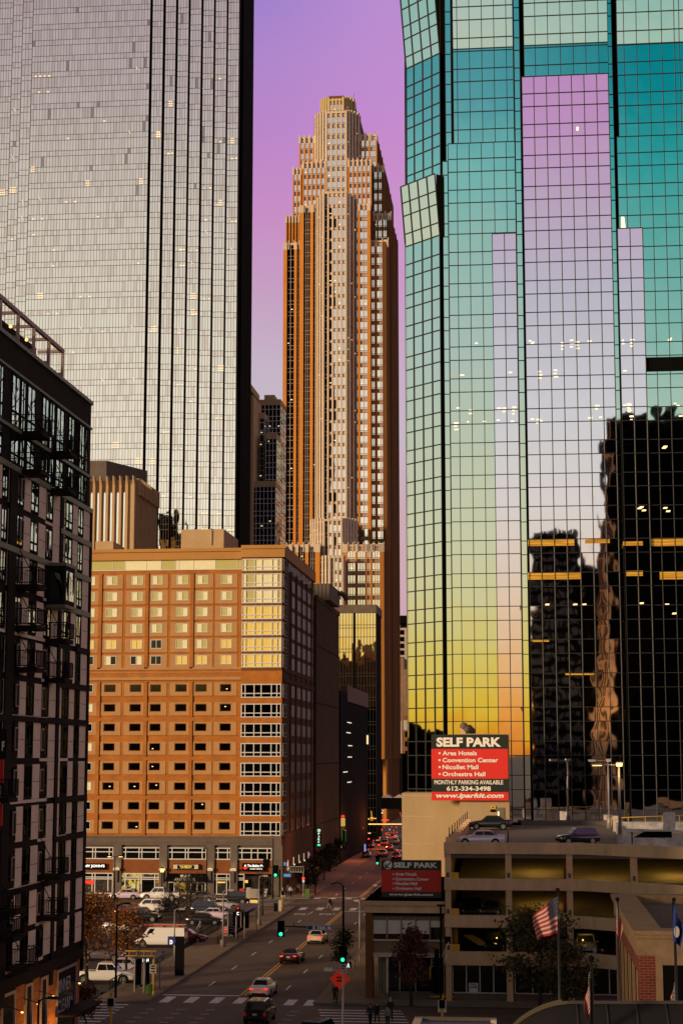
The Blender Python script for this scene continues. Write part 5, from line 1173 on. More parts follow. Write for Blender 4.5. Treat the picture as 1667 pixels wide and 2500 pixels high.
for y0 in zr(262, 365, 12.2): q(-29.15, -29.0, y0, y0+3.1); q(-21.83, -21.68, y0, y0+3.1)
q(-32.0, -25.2, 151.6, 152.1)                       # stop line
for k, x in enumerate((-31.4, -29.3, -27.1, -25.1)): q(x, x+.85, 147.2, 150.8)
for x in (-20.6, -18.9+.0): q(x-.1, x+.75, 146.6, 150.0)
q(-22.9, -22.1, 147.0, 150.4)
for k in range(9):
    y0 = 145.2-k*1.55; q(-37.4, -33.6, y0, y0+.5, .013) if k < 8 else None
for k in range(9):
    y0 = 144.0-k*1.5; q(-17.4+.25*k, -10.6+.25*k, y0, y0+.45, .013)
for k in range(6):                                      # dashed guide marks through the junction
    for x in (-31.6, -29.0, -26.6, -21.6, -19.6): q(x, x+.7, 143.2-k*2.3, 143.34-k*2.3)
q(-32.0, -25.3, 257.9, 258.5)
for k in range(6): q(-31.6+k*2.3, -30.7+k*2.3, 252.4+2.9, 257.2)
for k in range(6): q(-31.4+k*2.3, -30.5+k*2.3, 236.6, 240.6)
q(-25.0, -18.6, 234.9, 235.4)
for k in range(7): q(-46+.1*k, -34.5+.1*k, 239+k*2.2, 239.6+k*2.2, .013)
for k in range(5): q(-31.3+k*2.6, -30.4+k*2.6, 367.5, 371)
for k in range(9): q(-58+.0, -48, 158+k*2.9+40, 158.12+k*2.9+40, .012)
struct(mb, 'road_markings')
mb = MB(M['ypaint'])
for (a, b_) in ((152.2, 236), (258.7, 366)):
    q(-25.30, -25.12, a, b_); q(-24.95, -24.77, a, b_)
mb.poly([(-17.9, 214, .16), (-17.0, 214, .16), (-17.0, 232, .16), (-17.9, 232, .16)])
struct(mb, 'centre_line')
# lane lettering before the far junction
for i, (s, px, py) in enumerate((('ONLY', 738, 2233), ('ONLY', 800, 2233))):
    x, y = G(px, py); text(s, 1.2, (x, y, .02), M['paint'], face='+Z', width=2.2, height=1.5, name='lane_lettering')['kind'] = 'structure'
# ================================================================ the city behind the camera (seen only in reflections)
M['rear'] = mat('rear_dark_facade', (.004, .003, .0025), .95, spec=.0, noise=.3, scale=.1)
rr = thing('dark_slab_tower', 'dark slab tower standing behind the viewpoint and mirrored in the glass tower', 'tower', (25, -70, 0))
def RX(px, y, Y=-60.0, YM=215.0):
    r = ray(px, y); tot = 2*YM-Y; t = tot/r.y; return (r.x*t, H+r.z*t)
mb = MB(M['rear'], M['gap'])
xa, za = RX(1290, 1305); xb = RX(1418, 1305)[0]; xc, zc_ = RX(1480, 1008); xd = RX(1850, 1008)[0]
mb.box(RX(1492, 1008)[0], xd, -90, -60.5, 0, zc_-2)
for px in (1616, 1648): x = RX(px, 1000)[0]; mb.tube((x, -66, zc_-2), (x, -66, zc_+2.5), .9, 1.6, 10)
mb.build('wall', rr)
wb = MB(mat('rear_pane', (.05, .055, .06), .3)); 
for i in range(6):
    for k in range(24):
        z = 12+k*3.2
        if z < za-4: wb.box(xa+1.2+i*2.1, xa+2.6+i*2.1, -60.05, -59.9, z, z+1.7)
PIV = (5.5, 214.6, 0)
sl2 = thing('dark_slab_tower', 'second dark slab behind the viewpoint mirrored in the silver middle bay', 'tower', PIV)
mb = MB(M['rear'], M['gap']); mb.box(xa, xb, -90, -60, 0, za); mb.box(xb, xc+.2, -90, -60, 0, za-9); mb.box(xc, xd, -90, -60.5, 0, zc_-1)
for k in range(9): x = xa+1+k*1.6; mb.box(x, x+1.1, -80, -62, za, za+1.4)
mb.build('wall', sl2); wo = wb.build('windows', sl2); tag(wo, kind='stuff'); sl2.rotation_euler = (0, 0, R(22))
st = thing('stone_tower', 'slim tapering stone tower behind the viewpoint mirrored in the silver middle bay', 'tower', PIV)
mb = MB(mat('warm_stone', (.95, .55, .24), .8, noise=.35, scale=.5, stretch=(1, 1, .2)), M['gap'])
def RS(px, y): return RX(px, y, -50.0)
nsec = 12
for k in range(nsec):
    y0 = 2040-k*(2040-1030)/nsec; y1 = 2040-(k+1)*(2040-1030)/nsec
    def half(y): t = (2040-y)/1010; return 27-21*t
    cx0 = 1468+6*(2040-y0)/1010; cx1 = 1468+6*(2040-y1)/1010
    a0, z0 = RS(cx0-half(y0), y0); b0 = RS(cx0+half(y0), y0)[0]; a1, z1_ = RS(cx1-half(y1), y1); b1 = RS(cx1+half(y1), y1)[0]
    mb.prism([(a0, -53), (b0, -53), (b0, -50), (a0, -50)], max(z0, 0), z1_, 0, top=[(a1, -53), (b1, -53), (b1, -50), (a1, -50)])
    for j in range(3):
        xx = a0+(b0-a0)*(j+.7)/4; mb.box(xx-.3, xx+.3, -50.1, -49.9, max(z0, 0), z1_-.4, M['gap'])
mb.build('shaft', st); st.rotation_euler = (0, 0, R(22))
fl = bpy.data.lights.new('column_fill_spot', 'SPOT'); fl.energy = 38000; fl.color = (1, .62, .28); fl.spot_size = R(70); fl.spot_blend = .7; fl.shadow_soft_size = 1.0  # added spot that brightens the mirrored stone column
fo = bpy.data.objects.new('column_fill_spot', fl); sc.collection.objects.link(fo); fo.parent = st; q_ = Vector((14, -22, 8)); fo.location = q_-Vector(PIV); fo.rotation_euler = (q_-Vector((19, -50, 62))).to_track_quat('Z', 'Y').to_euler()
for (n, lab, x0, x1, z, Y) in (('midrise_block', 'long dark midrise block behind the viewpoint, left of the stone tower', -70, -34, 27, -110), ('midrise_block', 'lower dark midrise behind the viewpoint with a flat roof', -118, -72, 50, -130), ('midrise_block', 'broad dark block behind the viewpoint at the far left', -260, -120, 44, -130), ('midrise_block', 'wide dark block behind the viewpoint at the extreme left', -420, -262, 54, -150), ('midrise_block', 'small dark block behind the viewpoint beside the slab tower', -33, -4, 23, -100)):
    t_ = thing(n, lab, 'building', ((x0+x1)/2, Y, 0)); mb = MB(M['rear']); mb.box(x0, x1, Y-20, Y, 0, z)
    k = x0+3
    while k < x1-6: wd = random.uniform(3, 9); mb.box(k, k+wd, Y-14, Y-3, z, z+random.uniform(1, 5)); k += wd+random.uniform(2, 9)
    mb.build('wall', t_)
t_ = thing('dark_highrise', 'dark highrise behind the viewpoint mirrored low in the striped tower', 'tower', (-180, -40, 0)); mb = MB(M['rear'], M['strip'])
def RL_(px, y, Y=-30.0): return RX(px, y, Y, 424.0)
xa, za = RL_(379, 1258); xb = RL_(470, 1258)[0]; mb.box(xa, xa+(xb-xa)*.55, -50, -30, 0, za); mb.box(xa, xb, -50, -31, 0, za-8)
z_ = RL_(0, 1330)[1]; mb.box(xa+3, xa+9, -30.2, -29.9, z_-4, z_+1, M['strip']); mb.build('wall', t_)
t_ = thing('midrise_block', 'dark midrise far to the left mirrored low in the tower corner', 'building', (-220, 250, 0)); mb = MB(M['rear']); mb.box(-260, -190, 180, 330, 0, 27)
k = 182
while k < 320: wd = random.uniform(4, 12); mb.box(-255, -200, k, k+wd, 27, 27+random.uniform(.5, 4)); k += wd+random.uniform(3, 9)
mb.build('wall', t_)
# ================================================================ vehicles
def paint(name, c, metal=.0): return mat('car_paint_'+name, c, .22, metal, coat=.8)
PT = dict(white=paint('white', (.84, .80, .78)), black=paint('black', (.012, .012, .014)), gold=paint('gold', (.72, .60, .46), .2), silver=paint('silver', (.58, .52, .58), .2), grey=paint('grey', (.16, .14, .16), .3), red=paint('red', (.22, .02, .02)), lilac=paint('lilac', (.70, .56, .70), .15), blue=paint('blue', (.03, .035, .07), .2), taxi=paint('taxi', (.55, .35, .10)))
M['tyre'] = mat('tyre', (.012, .012, .012), .9); M['rim'] = mat('alloy_rim', (.5, .48, .46), .3, .8); M['cglass'] = mat('car_window', (.01, .012, .014), .05, spec=.9)
M['tailon'] = mat('tail_lamp_lit', 'ff2a10', .4, emit=1.6, ecol='ff3410'); M['tail'] = mat('tail_lamp', (.28, .01, .01), .3, emit=.12, ecol='d02010'); M['head'] = mat('head_lamp', (.6, .58, .55), .15); M['headon'] = mat('head_lamp_lit', 'ffe8b0', .4, emit=2.5, ecol='ffd080')
M['plate'] = mat('number_plate', (.55, .5, .42), .5)
SPEC = {
 'sedan': dict(st=[(-2.36, .74, .42, .92), (-2.22, .86, .30, 1.02), (-1.5, .91, .22, 1.06), (0, .92, .2, 1.0), (1.0, .92, .2, .98), (1.8, .88, .24, .84), (2.2, .80, .28, .74), (2.36, .66, .34, .62)], gh=[(-1.72, .95), (-.95, .35), 1.45, .80, .58, .98], wy=(-1.42, 1.42), wr=.33),
 'coupe': dict(st=[(-2.3, .76, .42, .92), (-2.15, .90, .28, 1.04), (-1.4, .96, .2, 1.04), (0, .93, .2, .96), (1.0, .94, .2, .92), (1.8, .90, .22, .80), (2.2, .82, .26, .68), (2.36, .66, .32, .58)], gh=[(-1.65, .75), (-.75, .15), 1.34, .78, .54, .96], wy=(-1.38, 1.42), wr=.35),
 'suv': dict(st=[(-2.35, .82, .45, 1.08), (-2.22, .92, .32, 1.14), (-1.5, .96, .26, 1.14), (0, .96, .25, 1.12), (1.1, .96, .25, 1.10), (1.9, .92, .28, 1.0), (2.25, .84, .34, .88), (2.38, .72, .4, .76)], gh=[(-2.2, 1.1), (-1.85, .45), 1.76, .86, .70, 1.10], wy=(-1.42, 1.45), wr=.38),
 'pickup': dict(st=[(-2.9, .90, .5, 1.15), (-2.8, .97, .42, 1.18), (-1.0, .99, .36, 1.18), (0, .99, .36, 1.18), (1.2, .99, .36, 1.16), (2.2, .97, .38, 1.12), (2.75, .92, .42, 1.02), (2.9, .8, .5, .85)], gh=[(-.75, 1.45), (-.55, .8), 1.88, .88, .74, 1.16], wy=(-1.8, 1.85), wr=.42),
 'van': dict(st=[(-2.8, .88, .42, 1.15), (-2.75, .98, .35, 1.2), (-1.0, .99, .32, 1.2), (0, .99, .32, 1.2), (1.4, .99, .32, 1.18), (2.2, .96, .34, 1.08), (2.65, .9, .4, .98), (2.8, .76, .45, .8)], gh=[(-2.76, 2.0), (-2.7, 1.25), 2.12, .95, .85, 1.16], wy=(-1.75, 1.85), wr=.38)}
def make_car(kind, color, label, cat, lit=False, group='cars'):
    s = SPEC[kind]; t = thing({'suv': 'suv', 'pickup': 'pickup_truck', 'van': 'van', 'coupe': 'sports_car'}.get(kind, 'sedan_car'), label, cat, group=group); pm = PT[color]
    b = MB(pm); rings = []
    for (y, w_, lo, tp) in s['st']:
        md = lo+(tp-lo)*.55
        rings.append([(-w_*.9, y, lo), (-w_, y, lo+.1), (-w_*1.01, y, md), (-w_*.96, y, tp-.09), (-w_*.84, y, tp), (0, y, tp+.025), (w_*.84, y, tp), (w_*.96, y, tp-.09), (w_*1.01, y, md), (w_, y, lo+.1), (w_*.9, y, lo)])
    i0 = len(b.v); n = 11
    for r in rings: b.v += r
    for k in range(len(rings)-1):
        for j in range(n): a = i0+k*n+j; c = i0+k*n+(j+1) % n; b.f.append((a, c, c+n, a+n)); b.m.append(0); b.sm.append(j != n-1)
    b.f.append(tuple(range(i0, i0+n))); b.m.append(0); b.sm.append(False); b.f.append(tuple(range(i0+(len(rings)-1)*n, i0+len(rings)*n))); b.m.append(0); b.sm.append(False)
    (g0, g1), (r0, r1), zt, wb_, wt, zb = s['gh']
    B = [(-wb_, g0), (wb_, g0), (wb_, g1), (-wb_, g1)]; T = [(-wt, r0), (wt, r0), (wt, r1), (-wt, r1)]
    b.prism(B, zb-.04, zt, 0, top=T)
    b.prism([(-wt*.96, r0+.03), (wt*.96, r0+.03), (wt*.96, r1-.03), (-wt*.96, r1-.03)], zt, zt+.04, 0, top=[(-wt*.8, r0+.15), (wt*.8, r0+.15), (wt*.8, r1-.15), (-wt*.8, r1-.15)])
    if kind == 'pickup': b.box(-.86, .86, -2.75, -.8, 1.17, 1.19, M['gap'])
    body = b.build('body', t, local=True)
    def L3(u, v, face):      # point on a greenhouse face, u along, v up
        if face == 'S': y = (g0+(r0-g0)*v)+((g1+(r1-g1)*v)-(g0+(r0-g0)*v))*u; return (wb_+(wt-wb_)*v, y, zb+(zt-zb)*v)
        if face == 'F': x = (wb_+(wt-wb_)*v)*(2*u-1); return (x, g1+(r1-g1)*v, zb+(zt-zb)*v)
        x = (wb_+(wt-wb_)*v)*(2*u-1); return (x, g0+(r0-g0)*v, zb+(zt-zb)*v)
    def glass(face, u0, u1, v0, v1, off, name, mir=1):
        g = MB(M['cglass']); P = [L3(u0, v0, face), L3(u1, v0, face), L3(u1, v1, face), L3(u0, v1, face)]
        P = [(p[0]*mir+off[0]*mir, p[1]+off[1], p[2]+off[2]) for p in P]; g.poly(P); return g.build(name, t, local=True)
    glass('F', .08, .92, .1, .9, (0, .012, .012), 'windscreen')
    if kind != 'van': glass('R', .1, .9, .14, .88, (0, -.012, .012), 'rear_window')
    else:
        glass('R', .1, .47, .5, .88, (0, -.012, .012), 'rear_window'); glass('R', .53, .9, .5, .88, (0, -.012, .012), 'rear_window')
    for m_ in (-1, 1):
        if kind == 'van': glass('S', .80, .93, .38, .9, (.012, 0, .004), 'side_window', m_)
        else: glass('S', .06, .50, .14, .86, (.012, 0, .004), 'side_window', m_); glass('S', .53, .92, .14, .86, (.012, 0, .004), 'side_window', m_)
        mi_ = MB(pm); mi_.box(m_*(wb_+.05), m_*(wb_+.24), g1-.52, g1-.40, zb+.02, zb+.16); mi_.build('mirror', t, local=True)
    for y in s['wy']:
        for sx in (-1, 1):
            w_ = MB(M['tyre'], M['gap']); xo = .955 if kind != 'sedan' else .925; xo = xo if kind not in ('pickup', 'van') else 1.0
            w_.tube((sx*(xo-.22), y, s['wr']), (sx*(xo+.012), y, s['wr']), s['wr'], n=16, m=0); w_.tube((sx*(xo-.2), y, s['wr']+.03), (sx*(xo-.0), y, s['wr']+.03), s['wr']+.07, n=16, m=1); wo = w_.build('wheel', t, local=True)
            r = MB(M['rim'], M['gap']); r.tube((sx*(xo+.012), y, s['wr']), (sx*(xo+.022), y, s['wr']), s['wr']*.66, n=14, m=0)
            for k in range(5): a = 2*pi*k/5+.3; cx, cz = y+cos(a)*s['wr']*.42, s['wr']+sin(a)*s['wr']*.42; r.tube((sx*(xo+.021), cx, cz), (sx*(xo+.027), cx, cz), s['wr']*.13, n=6, m=1)
            r.build('rim', wo, local=True)
    ye = s['st'][0][0]; yf = s['st'][-1][0]; zt_ = s['st'][1][3]; ww = s['st'][0][1]
    for sx in (-1, 1):
        l = MB(M['tailon'] if lit else M['tail']); l.box(sx*(ww-.26) if kind != 'suv' else sx*(ww-.14), sx*(ww+.05), ye-.02, ye+.14, zt_-(.25 if kind not in ('van', 'pickup', 'suv') else .42), zt_-.13); l.build('tail_light', t, local=True)
        l = MB(M['head']); zf = s['st'][-2][3]; l.box(sx*(s['st'][-1][1]-.3), sx*(s['st'][-2][1]-.0), yf-.2, yf-.06 if kind != 'pickup' else yf-.04, zf-.2, zf-.05); l.build('headlight', t, local=True)
    l = MB(M['plate']); l.box(-.17, .17, ye-.03, ye, zt_-.36, zt_-.22); l.build('number_plate', t, local=True)
    l = MB(M['gap']); l.box(-ww*.8, ww*.8, ye-.02, ye+.1, .34, .48); l.build('bumper_insert', t, local=True); l = MB(M['gap']); l.box(-.55, .55, yf-.04, yf+.01, .42, .58); l.build('grille', t, local=True)
    if lit:
        li = bpy.data.lights.new('tail_glow', 'POINT'); li.energy = 3; li.color = (1, .12, .04); li.shadow_soft_size = .3; lo = bpy.data.objects.new('tail_glow', li); sc.collection.objects.link(lo); lo.parent = t; lo.location = (0, ye-.5, .75)
    return t
def put(t, px, y, rz=0.0, z=0.0, dy=0.0, sc_=None):
    X, Y = G(px, y, z); t.location = (X, Y+dy, z+.0); t.rotation_euler = (0, 0, rz)
    if sc_: t.scale = (sc_,)*3
    return t
GS = 'cars driving on the street'; GL = 'vehicles standing in the parking lot'; GR = 'cars on the garage roof'; GI = 'cars parked inside the garage'
LT_, RT_ = pi/2, -pi/2          # facing left / right in the picture
put(make_car('sedan', 'white', 'white sedan seen from behind on the zebra crossing, brake lights on', 'car', True, GS), 633, 2440, -.03, dy=2.3)
put(make_car('coupe', 'black', 'black sports coupe driving away along the yellow centre line', 'car', True, GS), 706, 2357, -.05, dy=2.3)
put(make_car('sedan', 'gold', 'pale gold sedan with glowing red lights under the S 10th St sign', 'car', True, GS), 769, 2308, -.02, dy=2.3)
put(make_car('suv', 'black', 'black hatchback entering the junction at the bottom edge', 'car', False, GS), 623, 2506, -.02, dy=2.3)
put(make_car('suv', 'blue', 'dark blue car roof at the bottom edge right of the black hatchback', 'car', False, GS), 772, 2562, -.25, dy=2.3)
put(make_car('sedan', 'lilac', 'lilac white sedan in front of the lit shop window', 'car', False, GL), 305, 2196, LT_)
put(make_car('pickup', 'white', 'white pickup truck parked before the black awning', 'pickup truck', False, GL), 392, 2199, LT_)
put(make_car('sedan', 'grey', 'grey sedan half hidden by the bare tree near the apartment entrance', 'car', False, GL), 488, 2202, LT_)
put(make_car('suv', 'white', 'white suv with roof bars in the middle of the parking lot', 'car', False, GL), 362, 2228, LT_)
put(make_car('suv', 'black', 'black suv with a lit orange lamp below the white suv', 'car', False, GL), 348, 2251, RT_)
put(make_car('suv', 'red', 'dark red suv behind the orange tree', 'car', False, GL), 322, 2240, RT_)
put(make_car('sedan', 'silver', 'silver sedan seen through the branches of the orange tree', 'car', False, GL), 300, 2275, RT_)
put(make_car('sedan', 'black', 'black sedan nearest the walking man, nose to the sidewalk', 'car', False, GL), 500, 2259, RT_)
put(make_car('sedan', 'lilac', 'pale sedan just behind the black sedan near the shelter', 'car', False, GL), 528, 2246, RT_)
put(make_car('suv', 'blue', 'dark blue suv parked third in the row beside the bus shelter', 'car', False, GL), 510, 2233, RT_)
put(make_car('sedan', 'silver', 'silver sedan at the far end of the row beside the shelter', 'car', False, GL), 548, 2222, RT_)
put(make_car('suv', 'black', 'black suv with a red tail light at the end of the cross street', 'car', True, GL), 570, 2208, LT_)
put(make_car('sedan', 'grey', 'grey sedan between the white suv and the bare tree', 'car', False, GL), 415, 2226, RT_)
put(make_car('sedan', 'red', 'red car with a lit lamp parked beyond the white van', 'car', False, GL), 455, 2302, RT_)
put(make_car('sedan', 'silver', 'silver car parked behind the white pickup under the tree', 'car', False, GL), 312, 2378, RT_)
put(make_car('sedan', 'grey', 'grey car at the left end of the lot under the orange tree', 'car', False, GL), 250, 2345, RT_)
put(make_car('pickup', 'white', 'white crew cab pickup beside the apartment block corner', 'pickup truck', False, GL), 258, 2402, RT_)
van = put(make_car('van', 'white', 'white work van carrying red ladders beside the bus stop', 'van', False, GL), 393, 2313, LT_)
ld_ = thing('ladder', 'red and white ladders strapped on the white van roof', 'ladder', (0, 0, 0)); ld_.location = van.location; ld_.rotation_euler = van.rotation_euler
mb = MB(mat('red_ladder', (.55, .06, .02), .5), M['white'])
for x in (-.5, -.1): 
    mb.box(x-.04, x+.04, -2.6, 2.4 if x < -.3 else 1.4, 2.32, 2.42, 0)
for k in range(14): mb.box(-.5, -.1, -2.5+k*.32, -2.44+k*.32, 2.33, 2.4, 0)
mb.box(.2, .26, -2.6, 1.0, 2.3, 2.4, 1); mb.box(.5, .56, -2.6, 1.0, 2.3, 2.4, 1); mb.build('ladder_rails', ld_, local=True)
mb = MB(M['gap'])
for y in (-2.2, -.4, 1.0): mb.box(-.8, .8, y-.04, y+.04, 2.2, 2.31)
mb.build('rack', ld_, local=True)
ZD = 12.36
put(make_car('sedan', 'black', 'glossy black sedan parked by the beige wall on the garage roof', 'car', False, GR), 1196, 2026, LT_, ZD, sc_=1.07)
put(make_car('sedan', 'lilac', 'lilac silver sedan parked behind the parapet on the garage roof', 'car', False, GR), 1173, 2066, LT_, ZD, sc_=.98)
put(make_car('suv', 'black', 'black suv parked alone in the middle of the garage roof', 'car', False, GR), 1410, 2062, LT_+.35, ZD, sc_=.85)
for i, (px, y, z, c, lab) in enumerate(((1150, 2245, 6.5, 'black', 'dark car on the third garage deck beside the first column'), (1200, 2245, 6.5, 'grey', 'grey car on the third garage deck with a bright bonnet'), (1205, 2330, 3.4, 'black', 'dark car on the second garage deck near the yellow stair'), (1330, 2330, 3.4, 'grey', 'grey car on the second garage deck behind the flag'), (1430, 2330, 3.4, 'silver', 'pale car on the second garage deck beside the brick pavilion'), (1455, 2330, 3.4, 'black', 'black car on the second deck at the right end'))):
    c_ = make_car('sedan' if i % 2 else 'suv', c, lab, 'car', False, GI); x, _ = A(px, y, 155); c_.location = (x, 156+.5*i % 2, z); c_.rotation_euler = (0, 0, pi+random.uniform(-.1, .1))
far = [(905, 2072, 'black', True), (950, 2078, 'red', True), (940, 2066, 'grey', True), (920, 2060, 'black', True), (968, 2100, 'black', True), (962, 2052, 'silver', True), (935, 2092, 'grey', True), (965, 2062, 'taxi', False), (978, 2085, 'white', True), (895, 2096, 'black', False)]
for i, (px, y, c, lt__) in enumerate(far):
    put(make_car('sedan', c, ('distant black car waiting at the red signal', 'distant red car in the middle of the far queue', 'distant grey car between the red car and the kerb lane', 'distant black car at the head of the far queue', 'dark car just above the small parking sign', 'distant silver car furthest up the right lane', 'distant grey car with red lights beside the green signal', 'distant orange taxi near the end of the visible street', 'distant white car cut off by the beige stair tower', 'distant dark car at the far kerb')[i], 'car', lt__, GS), px, y, 0)
# ================================================================ people
SK = mat('skin', (.42, .24, .16), .6)
def skinmesh(name, verts, edges, radii, m, parent, root=0, sub=1):
    me = bpy.data.meshes.new(name); me.from_pydata(verts, edges, []); me.materials.append(m)
    o = bpy.data.objects.new(name, me); sc.collection.objects.link(o)
    md = o.modifiers.new('skin', 'SKIN'); sv = me.skin_vertices[0].data if me.skin_vertices else None
    if sv is None:
        return o
    for i, r in enumerate(radii): sv[i].radius = (r if isinstance(r, tuple) else (r, r))
    sv[root].use_root = True; md.use_smooth_shade = True
    s_ = o.modifiers.new('sub', 'SUBSURF'); s_.levels = sub; s_.render_levels = sub
    o.parent = parent; return o
def mkskin(me):
    if not me.skin_vertices: pass
def person(label, px, y, rz, top, legs, hair=(.02, .015, .01), stride=.25, arm=.2, h=1.72, z=0.0, bend=0.0, group='people walking', skirt=None):
    t = thing('person', label, 'person', group=group); X, Y = G(px, y, z); t.location = (X, Y, z); t.rotation_euler = (0, 0, rz); t.scale = (h/1.75,)*3
    V = []; E = []; Rr = []
    def a(p, r, frm=None):
        V.append(p); Rr.append(r)
        if frm is not None: E.append((frm, len(V)-1))
        return len(V)-1
    pel = a((0, 0, .95), (.15, .11)); wai = a((0, .0, 1.08), (.135, .10), pel); che = a((0, .01, 1.30), (.165, .115), wai); nk = a((0, .0, 1.46), .055, che); hd0 = a((0, .02, 1.53), .075, nk); hd1 = a((0, .025, 1.62), (.078, .095), hd0); hd2 = a((0, .02, 1.70), (.06, .075), hd1)
    nose = a((0, .125, 1.60), .016, hd1)
    legsp = []
    for sx in (-1, 1):
        st_ = stride*sx; hip = a((sx*.09, 0, .88), .095, pel); kn = a((sx*.10, st_*.55+.03, .50), .062, hip); an = a((sx*.10, st_ if st_ > 0 else st_*1.1, .10+(0 if st_ > 0 else .04)), .042, kn); to = a((sx*.105, (st_ if st_ > 0 else st_*1.1)+.17, .05), .035, an); legsp.append((V[hip], V[kn], V[an], V[to]))
    armsp = []
    for sx in (-1, 1):
        sw_ = -arm*sx; sh = a((sx*.19, 0, 1.40), .058, che); el = a((sx*.25, sw_*.35, 1.13), .042, sh); wr_ = a((sx*.25, sw_+.08, .90), .028, el); pa = a((sx*.25, sw_+.10, .83), (.035, .018), wr_); armsp.append((V[sh], V[el], V[wr_]))
        for k, ln in enumerate((.068, .078, .074, .058)): f1 = a((sx*.25, sw_+.07+k*.021, .79), .0095, pa); a((sx*(.25-.012), sw_+.072+k*.022, .79-ln), .008, f1)
        th = a((sx*.235, sw_+.145, .825), .0105, pa); a((sx*.228, sw_+.165, .785), .009, th)
    B_ = skinbuild('body', V, E, Rr, SK, t)
    tm = mat('cloth_%s' % str(top), top, .85) if not isinstance(top, str) else M[top]; lm = mat('cloth_%s' % str(legs), legs, .85)
    V2 = [(0, 0, .86), (0, 0, 1.08), (0, .01, 1.30), (0, 0, 1.43)]; E2 = [(0, 1), (1, 2), (2, 3)]; R2 = [(.185, .14), (.17, .13), (.195, .14), (.09, .08)]
    for (s0, e0, w0) in armsp: k = len(V2); V2 += [s0, e0, w0]; E2 += [(2, k), (k, k+1), (k+1, k+2)]; R2 += [.08, .06, .045]
    skinbuild('jacket', V2, E2, R2, tm, t)
    V3 = [(0, 0, .95)]; E3 = []; R3 = [(.165, .13)]
    for (h0, k0, a0, t0) in legsp: k = len(V3); V3 += [h0, k0, (a0[0], a0[1], a0[2]+.02)]; E3 += [(0, k), (k, k+1), (k+1, k+2)]; R3 += [.108, .078, .058]
    skinbuild('trousers', V3, E3, R3, lm, t)
    for (h0, k0, a0, t0) in legsp: skinbuild('shoe', [(a0[0], a0[1]-.05, .05), (a0[0], a0[1]+.05, .05), (t0[0], t0[1]+.03, .035)], [(0, 1), (1, 2)], [.045, .05, .035], M['gap'], t)
    hm = mat('hair_%s' % str(hair), hair, .9); skinbuild('hair', [(0, -.03, 1.58), (0, -.02, 1.68), (0, .03, 1.74)], [(0, 1), (1, 2)], [(.082, .06), (.085, .085), (.065, .06)], hm, t)
    return t
def skinbuild(name, V, E, Rr, m, parent):
    me = bpy.data.meshes.new(name); me.from_pydata(V, E, []); me.materials.append(m); me.update()
    o = bpy.data.objects.new(name, me); sc.collection.objects.link(o); o.parent = parent
    md = o.modifiers.new('skin', 'SKIN')
    if not me.skin_vertices:
        me.attributes  # the layer is added with the modifier below
        import bmesh
        bm = bmesh.new(); bm.from_mesh(me); lay = bm.verts.layers.skin.verify()
        for i, v in enumerate(bm.verts): r = Rr[i]; v[lay].radius = r if isinstance(r, tuple) else (r, r); v[lay].use_root = (i == 0)
        bm.to_mesh(me); bm.free()
    else:
        for i, r in enumerate(Rr): me.skin_vertices[0].data[i].radius = r if isinstance(r, tuple) else (r, r)
        me.skin_vertices[0].data[0].use_root = True
    md.use_smooth_shade = True
    s_ = o.modifiers.new('sub', 'SUBSURF'); s_.levels = 1; s_.render_levels = 1
    return o
DK = (.012, .010, .012); NV = (.02, .02, .035); GY = (.20, .19, .20)
person('person in a long dark coat standing beside the signal pole', 818, 2449, 2.6, DK, DK, stride=.04, arm=.02, z=.14, group='people at the near corner')
person('person in dark clothes with a pale bag crossing at the lower right', 904, 2507, .4, NV, DK, stride=.2, group='people at the near corner')
person('person in a black jacket beside the one with the pale bag', 920, 2502, -.3, DK, DK, (.10, .06, .03), stride=.2, group='people at the near corner')
person('person in a grey sweater looking at a phone on the crossing', 946, 2512, .2, GY, DK, stride=.12, arm=-.05, group='people at the near corner')
person('tall person with a white cap walking behind the grey sweater', 953, 2496, 0, DK, NV, (.45, .42, .40), stride=.25, h=1.86, group='people at the near corner')
person('person in dark coat stepping onto the far crossing, on the left', 803, 2222, -1.3, DK, GY, stride=.3, group='people crossing the far junction')
person('person in dark coat beside the left walker on the far crossing', 807, 2221, -1.4, DK, DK, stride=.3, group='people crossing the far junction')
person('man in a light grey shirt walking through the parking lot', 489, 2286, 1.2, (.30, .27, .30), DK, stride=.32, h=1.8)
person('person in a white jacket waiting at the far corner', 709, 2192, .5, (.50, .46, .42), DK, stride=.05, z=.14, group='people at the far corner')
person('person in a blue jacket waiting behind the white jacket', 703, 2188, .2, (.04, .06, .14), DK, stride=.05, z=.14, group='people at the far corner')
person('person in a pink top waiting to the right of the white jacket', 726, 2184, 0, (.45, .28, .26), DK, stride=.05, z=.14, group='people at the far corner')
